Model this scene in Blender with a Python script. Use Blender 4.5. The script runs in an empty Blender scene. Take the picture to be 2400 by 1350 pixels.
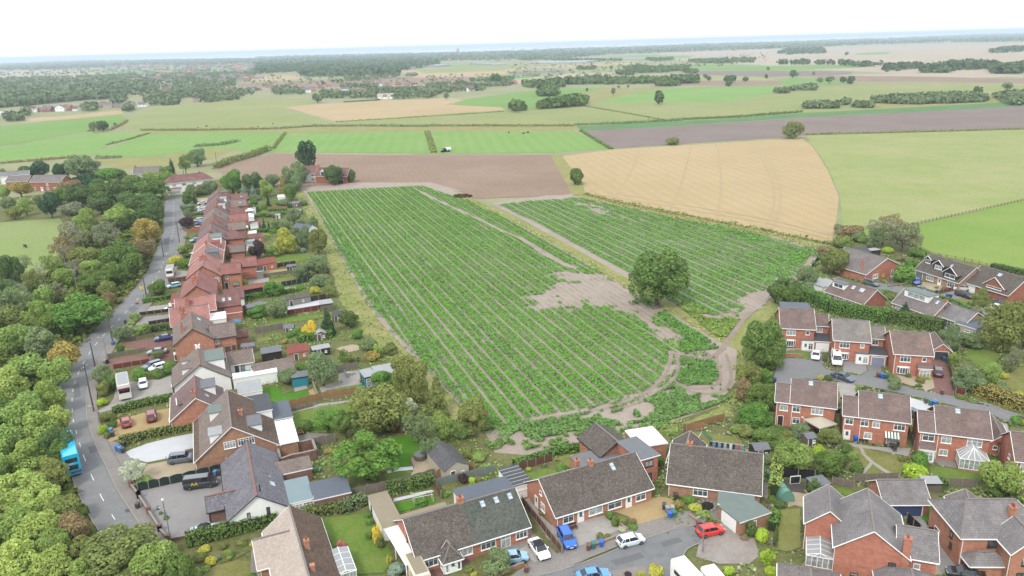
import bpy,math,random
import numpy as np
from mathutils import Vector,Matrix

# ------------------------------------------------------------------ camera,sky,sun,exposure
SC = bpy.context.scene
COL = SC.collection
CAM_H,FOCAL,PITCH,ROLL = 68.0,1800.0,math.atan(571 / 1800),math.radians(1.65)
_fw = Vector((0,math.cos(PITCH),-math.sin(PITCH)))
_u0 = Vector((0,math.sin(PITCH),math.cos(PITCH)))
_r0 = Vector((1,0,0))
_rt = _r0 * math.cos(ROLL) - _u0 * math.sin(ROLL)
_up = _u0 * math.cos(ROLL) + _r0 * math.sin(ROLL)
cam_data = bpy.data.cameras.new("drone_camera")
cam = bpy.data.objects.new("drone_camera",cam_data); COL.objects.link(cam)
cam_data.sensor_width = 36.0
cam_data.lens = FOCAL / 2400 * 36.0
cam_data.clip_start,cam_data.clip_end = 1.0,120000.0
cam.matrix_world = Matrix(((_rt.x,_up.x,-_fw.x,0),(_rt.y,_up.y,-_fw.y,0),(_rt.z,_up.z,-_fw.z,CAM_H),(0,0,0,1)))
SC.camera = cam

SUN_EL,SUN_AZ = math.radians(48),math.radians(205)      # a veiled sun behind the camera,a little to its side
world = bpy.data.worlds.new("World"); SC.world = world; world.use_nodes = True
wn = world.node_tree; wn.nodes.clear()
w_out = wn.nodes.new("ShaderNodeOutputWorld"); w_bg = wn.nodes.new("ShaderNodeBackground")
w_sky = wn.nodes.new("ShaderNodeTexSky"); w_sky.sky_type = 'NISHITA'; w_sky.sun_disc = False
w_sky.sun_elevation = SUN_EL; w_sky.sun_rotation = SUN_AZ
w_sky.air_density,w_sky.dust_density,w_sky.ozone_density = 1.0,3.0,1.0
w_mix = wn.nodes.new("ShaderNodeMixRGB"); w_mix.inputs[0].default_value = 0.86       # an even high cloud layer over the blue
w_mix.inputs[2].default_value = (9.0,9.6,10.0,1)
wn.links.new(w_sky.outputs[0],w_mix.inputs[1]); wn.links.new(w_mix.outputs[0],w_bg.inputs[0])
w_bg.inputs[1].default_value = 0.105
wn.links.new(w_bg.outputs[0],w_out.inputs[0])
sun_d = bpy.data.lights.new("sun",'SUN'); sun_d.energy = 1.5; sun_d.angle = math.radians(12); sun_d.color = (1,.95,.88)
sun = bpy.data.objects.new("sun",sun_d); COL.objects.link(sun)
_sd = Vector((math.sin(SUN_AZ) * math.cos(SUN_EL),math.cos(SUN_AZ) * math.cos(SUN_EL),math.sin(SUN_EL)))
sun.rotation_euler = _sd.to_track_quat('Z','Y').to_euler()
vs = SC.view_settings
vs.view_transform = 'Standard'; vs.look = 'None'; vs.exposure = 0.86; vs.gamma = 1.0; vs.use_curve_mapping = False
SC.render.engine = 'CYCLES'
SC.cycles.use_denoising = True
SC.cycles.max_bounces = 5; SC.cycles.diffuse_bounces = 3; SC.cycles.glossy_bounces = 2; SC.cycles.transmission_bounces = 2
SC.cycles.volume_bounces = 0; SC.cycles.transparent_max_bounces = 6
SC.cycles.caustics_reflective = SC.cycles.caustics_refractive = False

HAZE = 0.00011
R = random.Random(7)
NR = np.random.default_rng(7)

def G(px,py,z=0.0):
    """survey: a point of the photograph (2400x1350) -> the place on the level z it shows"""
    d = _fw * FOCAL + _rt * (px - 1200) + _up * (675 - py)
    t = (z - CAM_H) / d.z
    return Vector((d.x * t,d.y * t,z))
def GN(pts,z=0.0):
    return [G(x,y,z) for x,y in pts]
# survey sheets: enlarged pieces of the photograph
def _sheet(x0,y0,s): return lambda *p: [(x0 + a / s,y0 + b / s) for a,b in p] if len(p) != 1 else (x0 + p[0][0] / s,y0 + p[0][1] / s)
tA,tB,tC,tD,tE,tF = [_sheet(400 * i,1000,3.857) for i in range(6)]
m1,m2,m3 = _sheet(100,720,3.97),_sheet(380,720,3.97),_sheet(660,720,3.376)
m4,m5 = _sheet(300,400,4.22),_sheet(520,400,3.97)
m6,m7,m8 = _sheet(1720,660,3.75),_sheet(2040,660,3.75),_sheet(1800,460,3.97)
g1,g2,g3,g4 = _sheet(0,40,4),_sheet(600,40,4),_sheet(1200,40,4),_sheet(1800,40,4)
g5,g6,g7,g8 = _sheet(0,300,3.214),_sheet(380,300,4.615),_sheet(900,300,3.375),_sheet(1150,580,2.596)

# ------------------------------------------------------------------ objects
def tag(o,label=None,cat=None,group=None,kind=None):
    if label: o["label"] = label
    if cat: o["category"] = cat
    if group: o["group"] = group
    if kind: o["kind"] = kind
    return o
GROUND_LEVEL = set("car wheelie_bin garden_bench patio_table patio_chair washing_line slide polytunnel parasol hot_tub trough garden_screen climbing_frame gazebo garden_lamp road_sign hazard_board".split())
def thing(name,loc,rz=0.0,label=None,cat=None,group=None):
    o = bpy.data.objects.new(name,None); COL.objects.link(o)
    o.empty_display_size = .2
    loc = Vector(loc)
    if loc.z < .05 and name in GROUND_LEVEL: loc.z = .2        # gardens and drives lie 0.2 m above the base sheet
    o.location = loc; o.rotation_euler = (0,0,rz)
    return tag(o,label,cat,group)
def put(name,me,parent=None,M=None,color=None):
    o = bpy.data.objects.new(name,me); COL.objects.link(o)
    if parent is not None: o.parent = parent
    if M is not None: o.matrix_local = M
    if color is not None: o.color = (*color[:3],1)
    return o
def T(x=0,y=0,z=0,rz=0.0,s=1.0):
    M = Matrix.Translation((x,y,z)) @ Matrix.Rotation(rz,4,'Z')
    if s != 1.0: M = M @ (Matrix.Scale(s,4) if not isinstance(s,tuple) else Matrix.Diagonal((*s,1)))
    return M

class MB:
    """collects faces of one mesh; uv in metres, one material slot per face"""
    def __init__(s): s.v,s.f,s.m,s.uv = [],[],[],[]
    def face(s,pts,m=0,uv=None):
        n = len(s.v); s.v += [tuple(p) for p in pts]; s.f.append(tuple(range(n,n + len(pts)))); s.m.append(m)
        s.uv.append(uv or [(p[0],p[2] + p[1]) for p in pts])
    def box(s,x0,y0,z0,x1,y1,z1,m=0,skip=""):
        a,b,c,d = (x0,y0,z0),(x1,y0,z0),(x1,y1,z0),(x0,y1,z0)
        e,f,g,h = (x0,y0,z1),(x1,y0,z1),(x1,y1,z1),(x0,y1,z1)
        if "f" not in skip: s.face([a,b,f,e],m)
        if "k" not in skip: s.face([c,d,h,g],m)
        if "l" not in skip: s.face([d,a,e,h],m,[(-d[1],d[2]),(-a[1],a[2]),(-a[1],e[2]),(-d[1],h[2])])
        if "r" not in skip: s.face([b,c,g,f],m,[(b[1],b[2]),(c[1],c[2]),(c[1],g[2]),(b[1],f[2])])
        if "t" not in skip: s.face([e,f,g,h],m,[(p[0],p[1]) for p in (e,f,g,h)])
        if "b" not in skip: s.face([d,c,b,a],m)
        return s
    def slab(s,quad,t,m=0,uvs=None,down=True):
        """a plate of thickness t under a planar polygon"""
        low = [(p[0],p[1],p[2] - t) for p in quad]
        s.face(quad,m,uvs); s.face(low[::-1],m)
        n = len(quad)
        for i in range(n):
            j = (i + 1) % n
            s.face([low[i],low[j],quad[j],quad[i]],m)
        return s
    def bar(s,p,q,w,m=0,n=4,w2=None):
        p,q = Vector(p),Vector(q); d = q - p
        if d.length < 1e-6: return s
        z = d.normalized(); a = z.orthogonal().normalized(); b = z.cross(a)
        w2 = w if w2 is None else w2
        A = [p + (a * math.cos(6.28319 * i / n) + b * math.sin(6.28319 * i / n)) * w for i in range(n)]
        B = [q + (a * math.cos(6.28319 * i / n) + b * math.sin(6.28319 * i / n)) * w2 for i in range(n)]
        for i in range(n):
            j = (i + 1) % n; s.face([A[i],A[j],B[j],B[i]],m)
        s.face(A[::-1],m); s.face(B,m)
        return s
    def lathe(s,prof,n=10,c=(0,0,0),m=0):
        P = [[(c[0] + r * math.cos(6.28319 * i / n),c[1] + r * math.sin(6.28319 * i / n),c[2] + z) for i in range(n)] for r,z in prof]
        for a,b in zip(P,P[1:]):
            for i in range(n):
                j = (i + 1) % n; s.face([a[i],a[j],b[j],b[i]],m)
        s.face(P[0][::-1],m); s.face(P[-1],m)
        return s
    def loft(s,rings,m=0,caps=True):
        for a,b in zip(rings,rings[1:]):
            n = len(a)
            for i in range(n):
                j = (i + 1) % n; s.face([a[i],a[j],b[j],b[i]],m)
        if caps: s.face(rings[0][::-1],m); s.face(rings[-1],m)
        return s
    def mesh(s,name,mats,smooth=False):
        me = bpy.data.meshes.new(name)
        me.from_pydata(s.v,[],s.f)
        for mt in (mats if isinstance(mats,(list,tuple)) else [mats]): me.materials.append(mt)
        if any(s.m): me.polygons.foreach_set("material_index",s.m)
        uv = me.uv_layers.new(name="uv")
        uv.data.foreach_set("uv",[c for f in s.uv for p in f for c in p])
        if smooth: me.shade_smooth()
        me.update()
        return me
    def build(s,name,mats,parent=None,M=None,color=None,smooth=False):
        return put(name,s.mesh(name,mats,smooth),parent,M,color)

# ------------------------------------------------------------------ materials
def lin(c):
    return tuple((x / 255 / 12.92 if x / 255 <= .04045 else ((x / 255 + .055) / 1.055) ** 2.4) for x in c)
KALB = 0.43                      # photographed tone -> base colour under this light
def C(r,g,b,k=1.0): return tuple(min(.82,v * KALB * k) for v in lin((r,g,b)))
_mats = {}
def nodes(name):
    m = bpy.data.materials.new(name); m.use_nodes = True
    nt = m.node_tree; bs = nt.nodes["Principled BSDF"]
    return m,nt,bs
def N(nt,kind,**kw):
    n = nt.nodes.new(kind)
    for k,v in kw.items():
        if k[0] == "i" and k[1:].isdigit(): n.inputs[int(k[1:])].default_value = v
        else: setattr(n,k,v)
    return n
def L(nt,a,b): nt.links.new(a,b)
def ramp(nt,fac,stops):
    r = N(nt, "ShaderNodeValToRGB"); e = r.color_ramp.elements
    while len(e) < len(stops): e.new(.5)
    for x,(p,c) in zip(e,stops):
        x.position = p; x.color = (*c,1) if len(c) == 3 else c
    L(nt,fac,r.inputs[0]); return r.outputs[0]
def coords(nt,kind="Object",scale=(1,1,1),rz=0.0):
    t = N(nt, "ShaderNodeTexCoord"); mp = N(nt, "ShaderNodeMapping")
    mp.inputs["Scale"].default_value = scale; mp.inputs["Rotation"].default_value = (0,0,rz)
    L(nt,t.outputs[kind],mp.inputs[0]); return mp.outputs[0]
def noise(nt,vec,scale,detail=4,rough=.6):
    n = N(nt, "ShaderNodeTexNoise"); n.inputs["Scale"].default_value = scale
    n.inputs["Detail"].default_value = detail; n.inputs["Roughness"].default_value = rough
    if vec is not None: L(nt,vec,n.inputs["Vector"])
    return n.outputs["Fac"]
def mixc(nt,fac,a,b,mode='MIX'):
    m = N(nt, "ShaderNodeMixRGB",blend_type=mode)
    for i,v in ((0,fac),(1,a),(2,b)):
        if isinstance(v,(int,float)): m.inputs[i].default_value = v if i == 0 else (v,v,v,1)
        elif isinstance(v,tuple): m.inputs[i].default_value = (*v[:3],1)
        else: L(nt,v,m.inputs[i])
    return m.outputs[0]
def bump(nt,bs,h,strength=.4,dist=.05):
    b = N(nt, "ShaderNodeBump"); b.inputs["Strength"].default_value = strength; b.inputs["Distance"].default_value = dist
    L(nt,h,b.inputs["Height"]); L(nt,b.outputs[0],bs.inputs["Normal"])

def plain(name,col,rough=.8,var=.25,scale=1.5,metal=0.0,spec=.3,kind="Object"):
    """a painted, rendered or felted surface: one colour with uneven tone and grime"""
    if name in _mats: return _mats[name]
    m,nt,bs = nodes(name)
    v = coords(nt,kind)
    n1,n2 = noise(nt,v,scale,5,.65),noise(nt,v,scale * 7,3)
    f = mixc(nt,.4,n1,n2)
    lo = tuple(c * (1 - var) for c in col); hi = tuple(min(1,c * (1 + var)) for c in col)
    L(nt,ramp(nt,f,[(.3,lo),(.7,hi)]),bs.inputs["Base Color"])
    bs.inputs["Roughness"].default_value = rough; bs.inputs["Metallic"].default_value = metal
    bs.inputs["Specular IOR Level"].default_value = spec
    _mats[name] = m; return m

def brick(name,col,dark=.72,mortar=None):
    if name in _mats: return _mats[name]
    m,nt,bs = nodes(name)
    t = N(nt, "ShaderNodeTexCoord")
    b = N(nt, "ShaderNodeTexBrick"); L(nt,t.outputs["UV"],b.inputs["Vector"])
    b.inputs["Scale"].default_value = 1.0; b.inputs["Brick Width"].default_value = .45; b.inputs["Row Height"].default_value = .15
    b.inputs["Mortar Size"].default_value = .012; b.inputs["Bias"].default_value = -.1
    mo = mortar or tuple(min(.6,c * .75 + .06) for c in col)
    b.inputs["Color1"].default_value = (*col,1); b.inputs["Color2"].default_value = (*[c * dark for c in col],1); b.inputs["Mortar"].default_value = (*mo,1)
    n = noise(nt,coords(nt),.9,5,.7)
    L(nt,mixc(nt,.8,b.outputs[0],ramp(nt,n,[(.3,(.72,.70,.68)),(.7,(1.12,1.12,1.12))]),'MULTIPLY'),bs.inputs["Base Color"])
    bs.inputs["Roughness"].default_value = .9; bs.inputs["Specular IOR Level"].default_value = .2
    bump(nt,bs,b.outputs["Fac"],.3,.01)
    _mats[name] = m; return m

def tiles(name,col,col2=None,lift=1.5,row=.32,wid=.33,moss=None,amount=.0,speck=None,lich=None,wear=.3,line=.45):
    """roof covering: courses and joints from the roof's own metres, weathering and moss on top"""
    if name in _mats: return _mats[name]
    m,nt,bs = nodes(name)
    col = tuple(c * lift for c in col); col2 = tuple(c * lift for c in col2) if col2 else None; speck = tuple(c * lift for c in speck) if speck else None
    t = N(nt, "ShaderNodeTexCoord")
    b = N(nt, "ShaderNodeTexBrick"); L(nt,t.outputs["UV"],b.inputs["Vector"])
    b.inputs["Scale"].default_value = 1.0; b.inputs["Brick Width"].default_value = wid; b.inputs["Row Height"].default_value = row
    b.inputs["Mortar Size"].default_value = .03; b.inputs["Mortar Smooth"].default_value = .3; b.inputs["Bias"].default_value = 0
    c2 = col2 or tuple(c * .82 for c in col)
    b.inputs["Color1"].default_value = (*col,1); b.inputs["Color2"].default_value = (*c2,1)
    b.inputs["Mortar"].default_value = (*[c * (1 - line) for c in col],1)
    v = coords(nt)
    n = noise(nt,v,.35,6,.7); n2 = noise(nt,v,3.0,4,.7)
    c = mixc(nt,1.0,b.outputs[0],ramp(nt,n,[(.3,(1 - wear,) * 3),(.7,(1 + wear * .6,) * 3)]),'MULTIPLY')
    c = mixc(nt,.6,c,ramp(nt,n2,[(.35,(.75,.75,.75)),(.65,(1.15,1.15,1.15))]),'MULTIPLY')
    if speck:
        n3 = noise(nt,v,5.5,3,.75)
        c = mixc(nt,ramp(nt,n3,[(.5,(0,0,0)),(.66,(.9,.9,.9))]),c,speck)
    if moss:
        n4 = noise(nt,v,2.2,6,.75)
        c = mixc(nt,ramp(nt,n4,[(.62 - amount * .35,(0,0,0)),(.72 - amount * .3,(.9,.9,.9))]),c,moss)
    if lich:
        n5 = noise(nt,v,.55,6,.8)
        c = mixc(nt,ramp(nt,n5,[(.6,(0,0,0)),(.68,(.8,.8,.8))]),c,lich)
    L(nt,c,bs.inputs["Base Color"])
    bs.inputs["Roughness"].default_value = .85; bs.inputs["Specular IOR Level"].default_value = .25
    bump(nt,bs,mixc(nt,.4,b.outputs["Fac"],n2),.5,.04)
    _mats[name] = m; return m

def painted(name,rough=.35,metal=0.0,coat=0.0,var=0.0):
    """colour taken from the object itself (cars, bins, doors, laundry)"""
    if name in _mats: return _mats[name]
    m,nt,bs = nodes(name)
    oi = N(nt, "ShaderNodeObjectInfo")
    c = oi.outputs["Color"]
    if var:
        c = mixc(nt,1.0,c,ramp(nt,noise(nt,coords(nt),3,4),[(.3,(1 - var,) * 3),(.7,(1 + var,) * 3)]),'MULTIPLY')
    L(nt,c,bs.inputs["Base Color"])
    bs.inputs["Roughness"].default_value = rough; bs.inputs["Metallic"].default_value = metal; bs.inputs["Coat Weight"].default_value = coat
    bs.inputs["Coat Roughness"].default_value = .08
    _mats[name] = m; return m

def leafy(name,scale=.6,spread=.35,trans=.3):
    """leaves: the plant's own colour, uneven from spray to spray, some light passing through"""
    if name in _mats: return _mats[name]
    m,nt,bs = nodes(name)
    oi = N(nt, "ShaderNodeObjectInfo"); geo = N(nt, "ShaderNodeNewGeometry")
    n1 = noise(nt,geo.outputs["Position"],scale,3,.6); n2 = noise(nt,geo.outputs["Position"],scale * 6,2,.6)
    f = mixc(nt,.5,n1,n2)
    c = mixc(nt,1.0,oi.outputs["Color"],ramp(nt,f,[(.3,(1 - spread,1 - spread,1 - spread * .9)),(.7,(1 + spread * 1.05,1 + spread,1 + spread * .8))]),'MULTIPLY')
    rnd = N(nt, "ShaderNodeHueSaturation"); rnd.inputs["Saturation"].default_value = 1.0
    mr = N(nt, "ShaderNodeMapRange"); mr.inputs[3].default_value = .488; mr.inputs[4].default_value = .512
    L(nt,geo.outputs["Random Per Island"],mr.inputs[0]); L(nt,mr.outputs[0],rnd.inputs["Hue"])
    mv = N(nt, "ShaderNodeMapRange"); mv.inputs[3].default_value = .72; mv.inputs[4].default_value = 1.3
    L(nt,geo.outputs["Random Per Island"],mv.inputs[0]); L(nt,mv.outputs[0],rnd.inputs["Value"])
    L(nt,c,rnd.inputs["Color"])
    d = N(nt, "ShaderNodeBsdfDiffuse"); tr = N(nt, "ShaderNodeBsdfTranslucent"); mx = N(nt, "ShaderNodeMixShader"); mx.inputs[0].default_value = trans
    L(nt,rnd.outputs[0],d.inputs[0]); L(nt,rnd.outputs[0],tr.inputs[0]); L(nt,d.outputs[0],mx.inputs[1]); L(nt,tr.outputs[0],mx.inputs[2])
    L(nt,mx.outputs[0],nt.nodes["Material Output"].inputs[0])
    _mats[name] = m; return m

def ground(name,col,col2,scale=.05,fine=1.2,stripes=None,patch=None,bumpy=.3,amt=.25):
    """field, lawn or paving: two tones in broad patches, fine grain, optional drill lines (angle, spacing, depth)"""
    if name in _mats: return _mats[name]
    m,nt,bs = nodes(name)
    v = coords(nt)
    n1,n2,n3 = noise(nt,v,scale,5,.6),noise(nt,v,fine,4,.7),noise(nt,v,scale * 6,4,.6)
    c = mixc(nt,ramp(nt,mixc(nt,.35,n1,n3),[(.38,(0,0,0)),(.62,(1,1,1))]),col,col2)
    c = mixc(nt,1.0,c,ramp(nt,n2,[(.3,(1 - amt,) * 3),(.7,(1 + amt,) * 3)]),'MULTIPLY')
    if stripes:
        ang,sp,dep = stripes
        w = N(nt, "ShaderNodeTexWave",wave_type='BANDS',bands_direction='X'); w.inputs["Scale"].default_value = 1 / sp * .31416 * 1.0
        w.inputs["Distortion"].default_value = 1.2; w.inputs["Detail"].default_value = 2; w.inputs["Detail Scale"].default_value = .6
        L(nt,coords(nt, "Object",(1,1,1),-ang),w.inputs["Vector"])
        c = mixc(nt,1.0,c,ramp(nt,w.outputs["Fac"],[(.2,(1 - dep,) * 3),(.8,(1 + dep,) * 3)]),'MULTIPLY')
    if patch:
        n4 = noise(nt,v,patch[1],6,.7)
        c = mixc(nt,ramp(nt,n4,[(.58,(0,0,0)),(.7,(.85,.85,.85))]),c,patch[0])
    L(nt,c,bs.inputs["Base Color"])
    bs.inputs["Roughness"].default_value = .95; bs.inputs["Specular IOR Level"].default_value = .15
    if bumpy: bump(nt,bs,n2,bumpy,.08)
    _mats[name] = m; return m

def inside(poly,x,y):
    """numpy point-in-polygon"""
    P = np.array([(p[0],p[1]) for p in poly]); r = np.zeros(np.shape(x),bool); j = len(P) - 1
    for i in range(len(P)):
        xi,yi,xj,yj = *P[i],*P[j]
        r ^= ((yi > y) != (yj > y)) & (x < (xj - xi) * (y - yi) / (yj - yi + 1e-12) + xi); j = i
    return r
def resample(pts,step):
    out = []
    for a,b in zip(pts,pts[1:]):
        n = max(1,round((b - a).length / step))
        out += [a.lerp(b,i / n) for i in range(n)]
    return out + [pts[-1]]
def smooth_line(pts,n=6):
    """Catmull-Rom through points"""
    P = [pts[0]] + list(pts) + [pts[-1]]; out = []
    for i in range(1,len(P) - 2):
        a,b,c,d = P[i - 1:i + 3]
        for k in range(n):
            t = k / n
            out.append(.5 * ((2 * b) + (c - a) * t + (2 * a - 5 * b + 4 * c - d) * t * t + (3 * b - a - 3 * c + d) * t ** 3))
    return out + [pts[-1]]
ORD = "first second third fourth fifth sixth seventh eighth ninth tenth eleventh twelfth thirteenth fourteenth fifteenth sixteenth seventeenth eighteenth nineteenth twentieth".split()
def nth(i):
    if i < 20: return ORD[i]
    t = ["", "", "twenty", "thirty", "forty", "fifty", "sixty", "seventy", "eighty", "ninety"][((i + 1) // 10) % 10]
    h = "hundred-and-" if i + 1 >= 100 else ""
    u = (i + 1) % 10
    if not t: return h + ORD[(i + 1) % 100 - 1] if (i + 1) % 100 else "hundredth"
    return h + (t + "-" + ORD[u - 1] if u else t[:-1] + "ieth")

_sheet_n = [0]
def sheet(name,pts,mat,z=None,kind="structure",px=True,parent=None,edge=None):
    """a flat piece of ground; every sheet lies a few millimetres above the one before"""
    if z is None:
        _sheet_n[0] += 1; z = .01 + .002 * _sheet_n[0]
    P = GN(pts) if px else [Vector((p[0],p[1],0)) for p in pts]
    if edge:       # uneven outline
        Q = resample(P + [P[0]],edge)[:-1]
        P = [q + Vector((R.uniform(-.3,.3),R.uniform(-.3,.3),0)) * edge for q in Q]
    mb = MB(); mb.face([(p.x,p.y,z) for p in P])
    o = mb.build(name,mat,parent)
    if kind: o["kind"] = kind
    return o
def ribbon(name,pts,width,mat,z,kind="structure",parent=None):
    """a strip following a line of world points (width number or per-point list)"""
    mb = MB(); n = len(pts); Lp,Rp = [],[]
    for i,p in enumerate(pts):
        d = (pts[min(n - 1,i + 1)] - pts[max(0,i - 1)]); d.z = 0; d.normalize(); q = Vector((d.y,-d.x,0))
        w = width[i] if isinstance(width,list) else width
        Lp.append(p - q * w / 2); Rp.append(p + q * w / 2)
    for i in range(n - 1):
        mb.face([(*Lp[i].xy,z),(*Rp[i].xy,z),(*Rp[i + 1].xy,z),(*Lp[i + 1].xy,z)])
    o = mb.build(name,mat,parent)
    if kind: o["kind"] = kind
    return o
def kerb_line(name,pts,w,h,mat,z0=0,label=None,seg=None):
    mb = MB()
    n = len(pts)
    for i in range(n - 1):
        a,b = pts[i],pts[i + 1]; d = (b - a); d.z = 0
        if d.length < .01: continue
        d.normalize(); q = Vector((d.y,-d.x,0)) * w / 2
        c = [a - q,a + q,b + q,b - q]
        mb.loft([[(p.x,p.y,z0) for p in c],[(p.x,p.y,z0 + h) for p in c]])
    o = mb.build(name,mat); o["kind"] = "structure"
    return o
# ------------------------------------------------------------------ ground,sea,fields
M_BASE = ground("mixed_farmland",C(196,190,150),C(172,182,128),.004,.05,amt=.12,bumpy=0)
mb = MB(); mb.face([(-45000,-400,0),(45000,-400,0),(45000,60000,0),(-45000,60000,0)])
tag(mb.build("ground",M_BASE),kind="structure")
M_SEA = plain("sea_water",C(205,212,216),.25,.06,.0006)
sheet("sea",[(-45000,8300),(-5000,8200),(0,8600),(3000,9200),(5200,10500),(12000,16000),(45000,30000),(45000,59000),(-45000,59000)],M_SEA,z=.6,px=False)

SOIL = ground("dry_soil",C(214,198,183),C(196,180,164),.03,2.2,amt=.16)
PLOUGH = ground("ploughed_soil",C(192,164,142),C(178,150,128),.02,.9,stripes=(math.radians(12),3.2,.02),amt=.14)
PLOUGH2 = ground("dark_ploughed_soil",C(172,154,146),C(160,142,134),.02,.9,stripes=(math.radians(75),4.0,.05),amt=.12)
STUBBLE = ground("stubble",C(231,204,158),C(221,194,145),.015,1.0,stripes=(math.radians(8),6.0,.03),amt=.1)
STUBBLE2 = ground("far_stubble",C(230,204,158),C(220,192,146),.008,.4,stripes=(math.radians(60),9.0,.03),amt=.06)
PALE = ground("pale_straw_field",C(226,208,182),C(214,196,172),.004,.1,amt=.06,bumpy=0)
PAST = ground("pasture",C(200,200,138),C(176,192,112),.018,.8,amt=.14,patch=(C(208,200,146),.035))
PAST2 = ground("olive_pasture",C(190,190,128),C(168,182,110),.008,.4,amt=.12,patch=(C(204,194,142),.012))
LUSH = ground("lush_grass",C(148,194,96),C(164,198,112),.012,.6,stripes=(math.radians(5),9.0,.03),amt=.12,patch=(C(184,200,124),.02))
LUSH2 = ground("mid_green_grass",C(156,192,104),C(142,184,92),.01,.4,amt=.1)
ROUGH = ground("rough_grass",C(168,176,98),C(196,182,126),.08,1.5,amt=.25,patch=(C(214,196,140),.25))
MARGIN = ground("field_margin_grass",C(162,178,96),C(192,184,124),.09,1.2,amt=.3,patch=(C(206,194,136),.2))
LAWN = ground("garden_lawn",C(122,160,66),C(150,166,84),.25,2.5,amt=.2)
LAWN_G = ground("fresh_lawn",C(96,158,44),C(110,166,52),.3,3,amt=.12)
LAWN_D = ground("dry_lawn",C(172,164,104),C(142,152,80),.35,2.5,amt=.2)
EARTH = ground("garden_earth",C(150,148,98),C(128,136,80),.2,1.8,amt=.3,patch=(C(172,158,122),.5))
TARMAC = ground("tarmac",C(172,171,171),C(160,159,160),.12,3.5,amt=.1,patch=(C(182,180,178),.4),bumpy=.15)
TARMAC_N = ground("close_tarmac",C(168,168,168),C(154,155,157),.15,3.5,amt=.1,patch=(C(140,141,144),.35),bumpy=.15)
PAVE = ground("pavement",C(172,164,158),C(186,178,172),.3,3,amt=.15,bumpy=.15)
PAVE_P = ground("pale_paving",C(214,208,200),C(200,192,184),.3,3,amt=.1,bumpy=.12)
PAVE_G = ground("grey_block_paving",C(192,186,184),C(182,177,176),.4,6,amt=.1,bumpy=.12)
GRAVEL = ground("gold_gravel",C(226,198,148),C(214,184,134),.4,8,amt=.18,bumpy=.2)
GRAVEL_P = ground("cream_gravel",C(226,208,180),C(212,192,162),.4,8,amt=.15,bumpy=.2)
REDPAVE = ground("red_block_paving",C(176,132,124),C(158,118,112),.4,5,amt=.15,bumpy=.12)
WHITECON = ground("white_concrete",C(240,241,244,1.15),C(230,231,235,1.15),.3,4,amt=.06,bumpy=.1)
PAINTW = plain("road_paint",(.62,.62,.6),.7,.12,3)
KERB = plain("kerb_stone",C(196,188,180),.9,.15,2)

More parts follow.
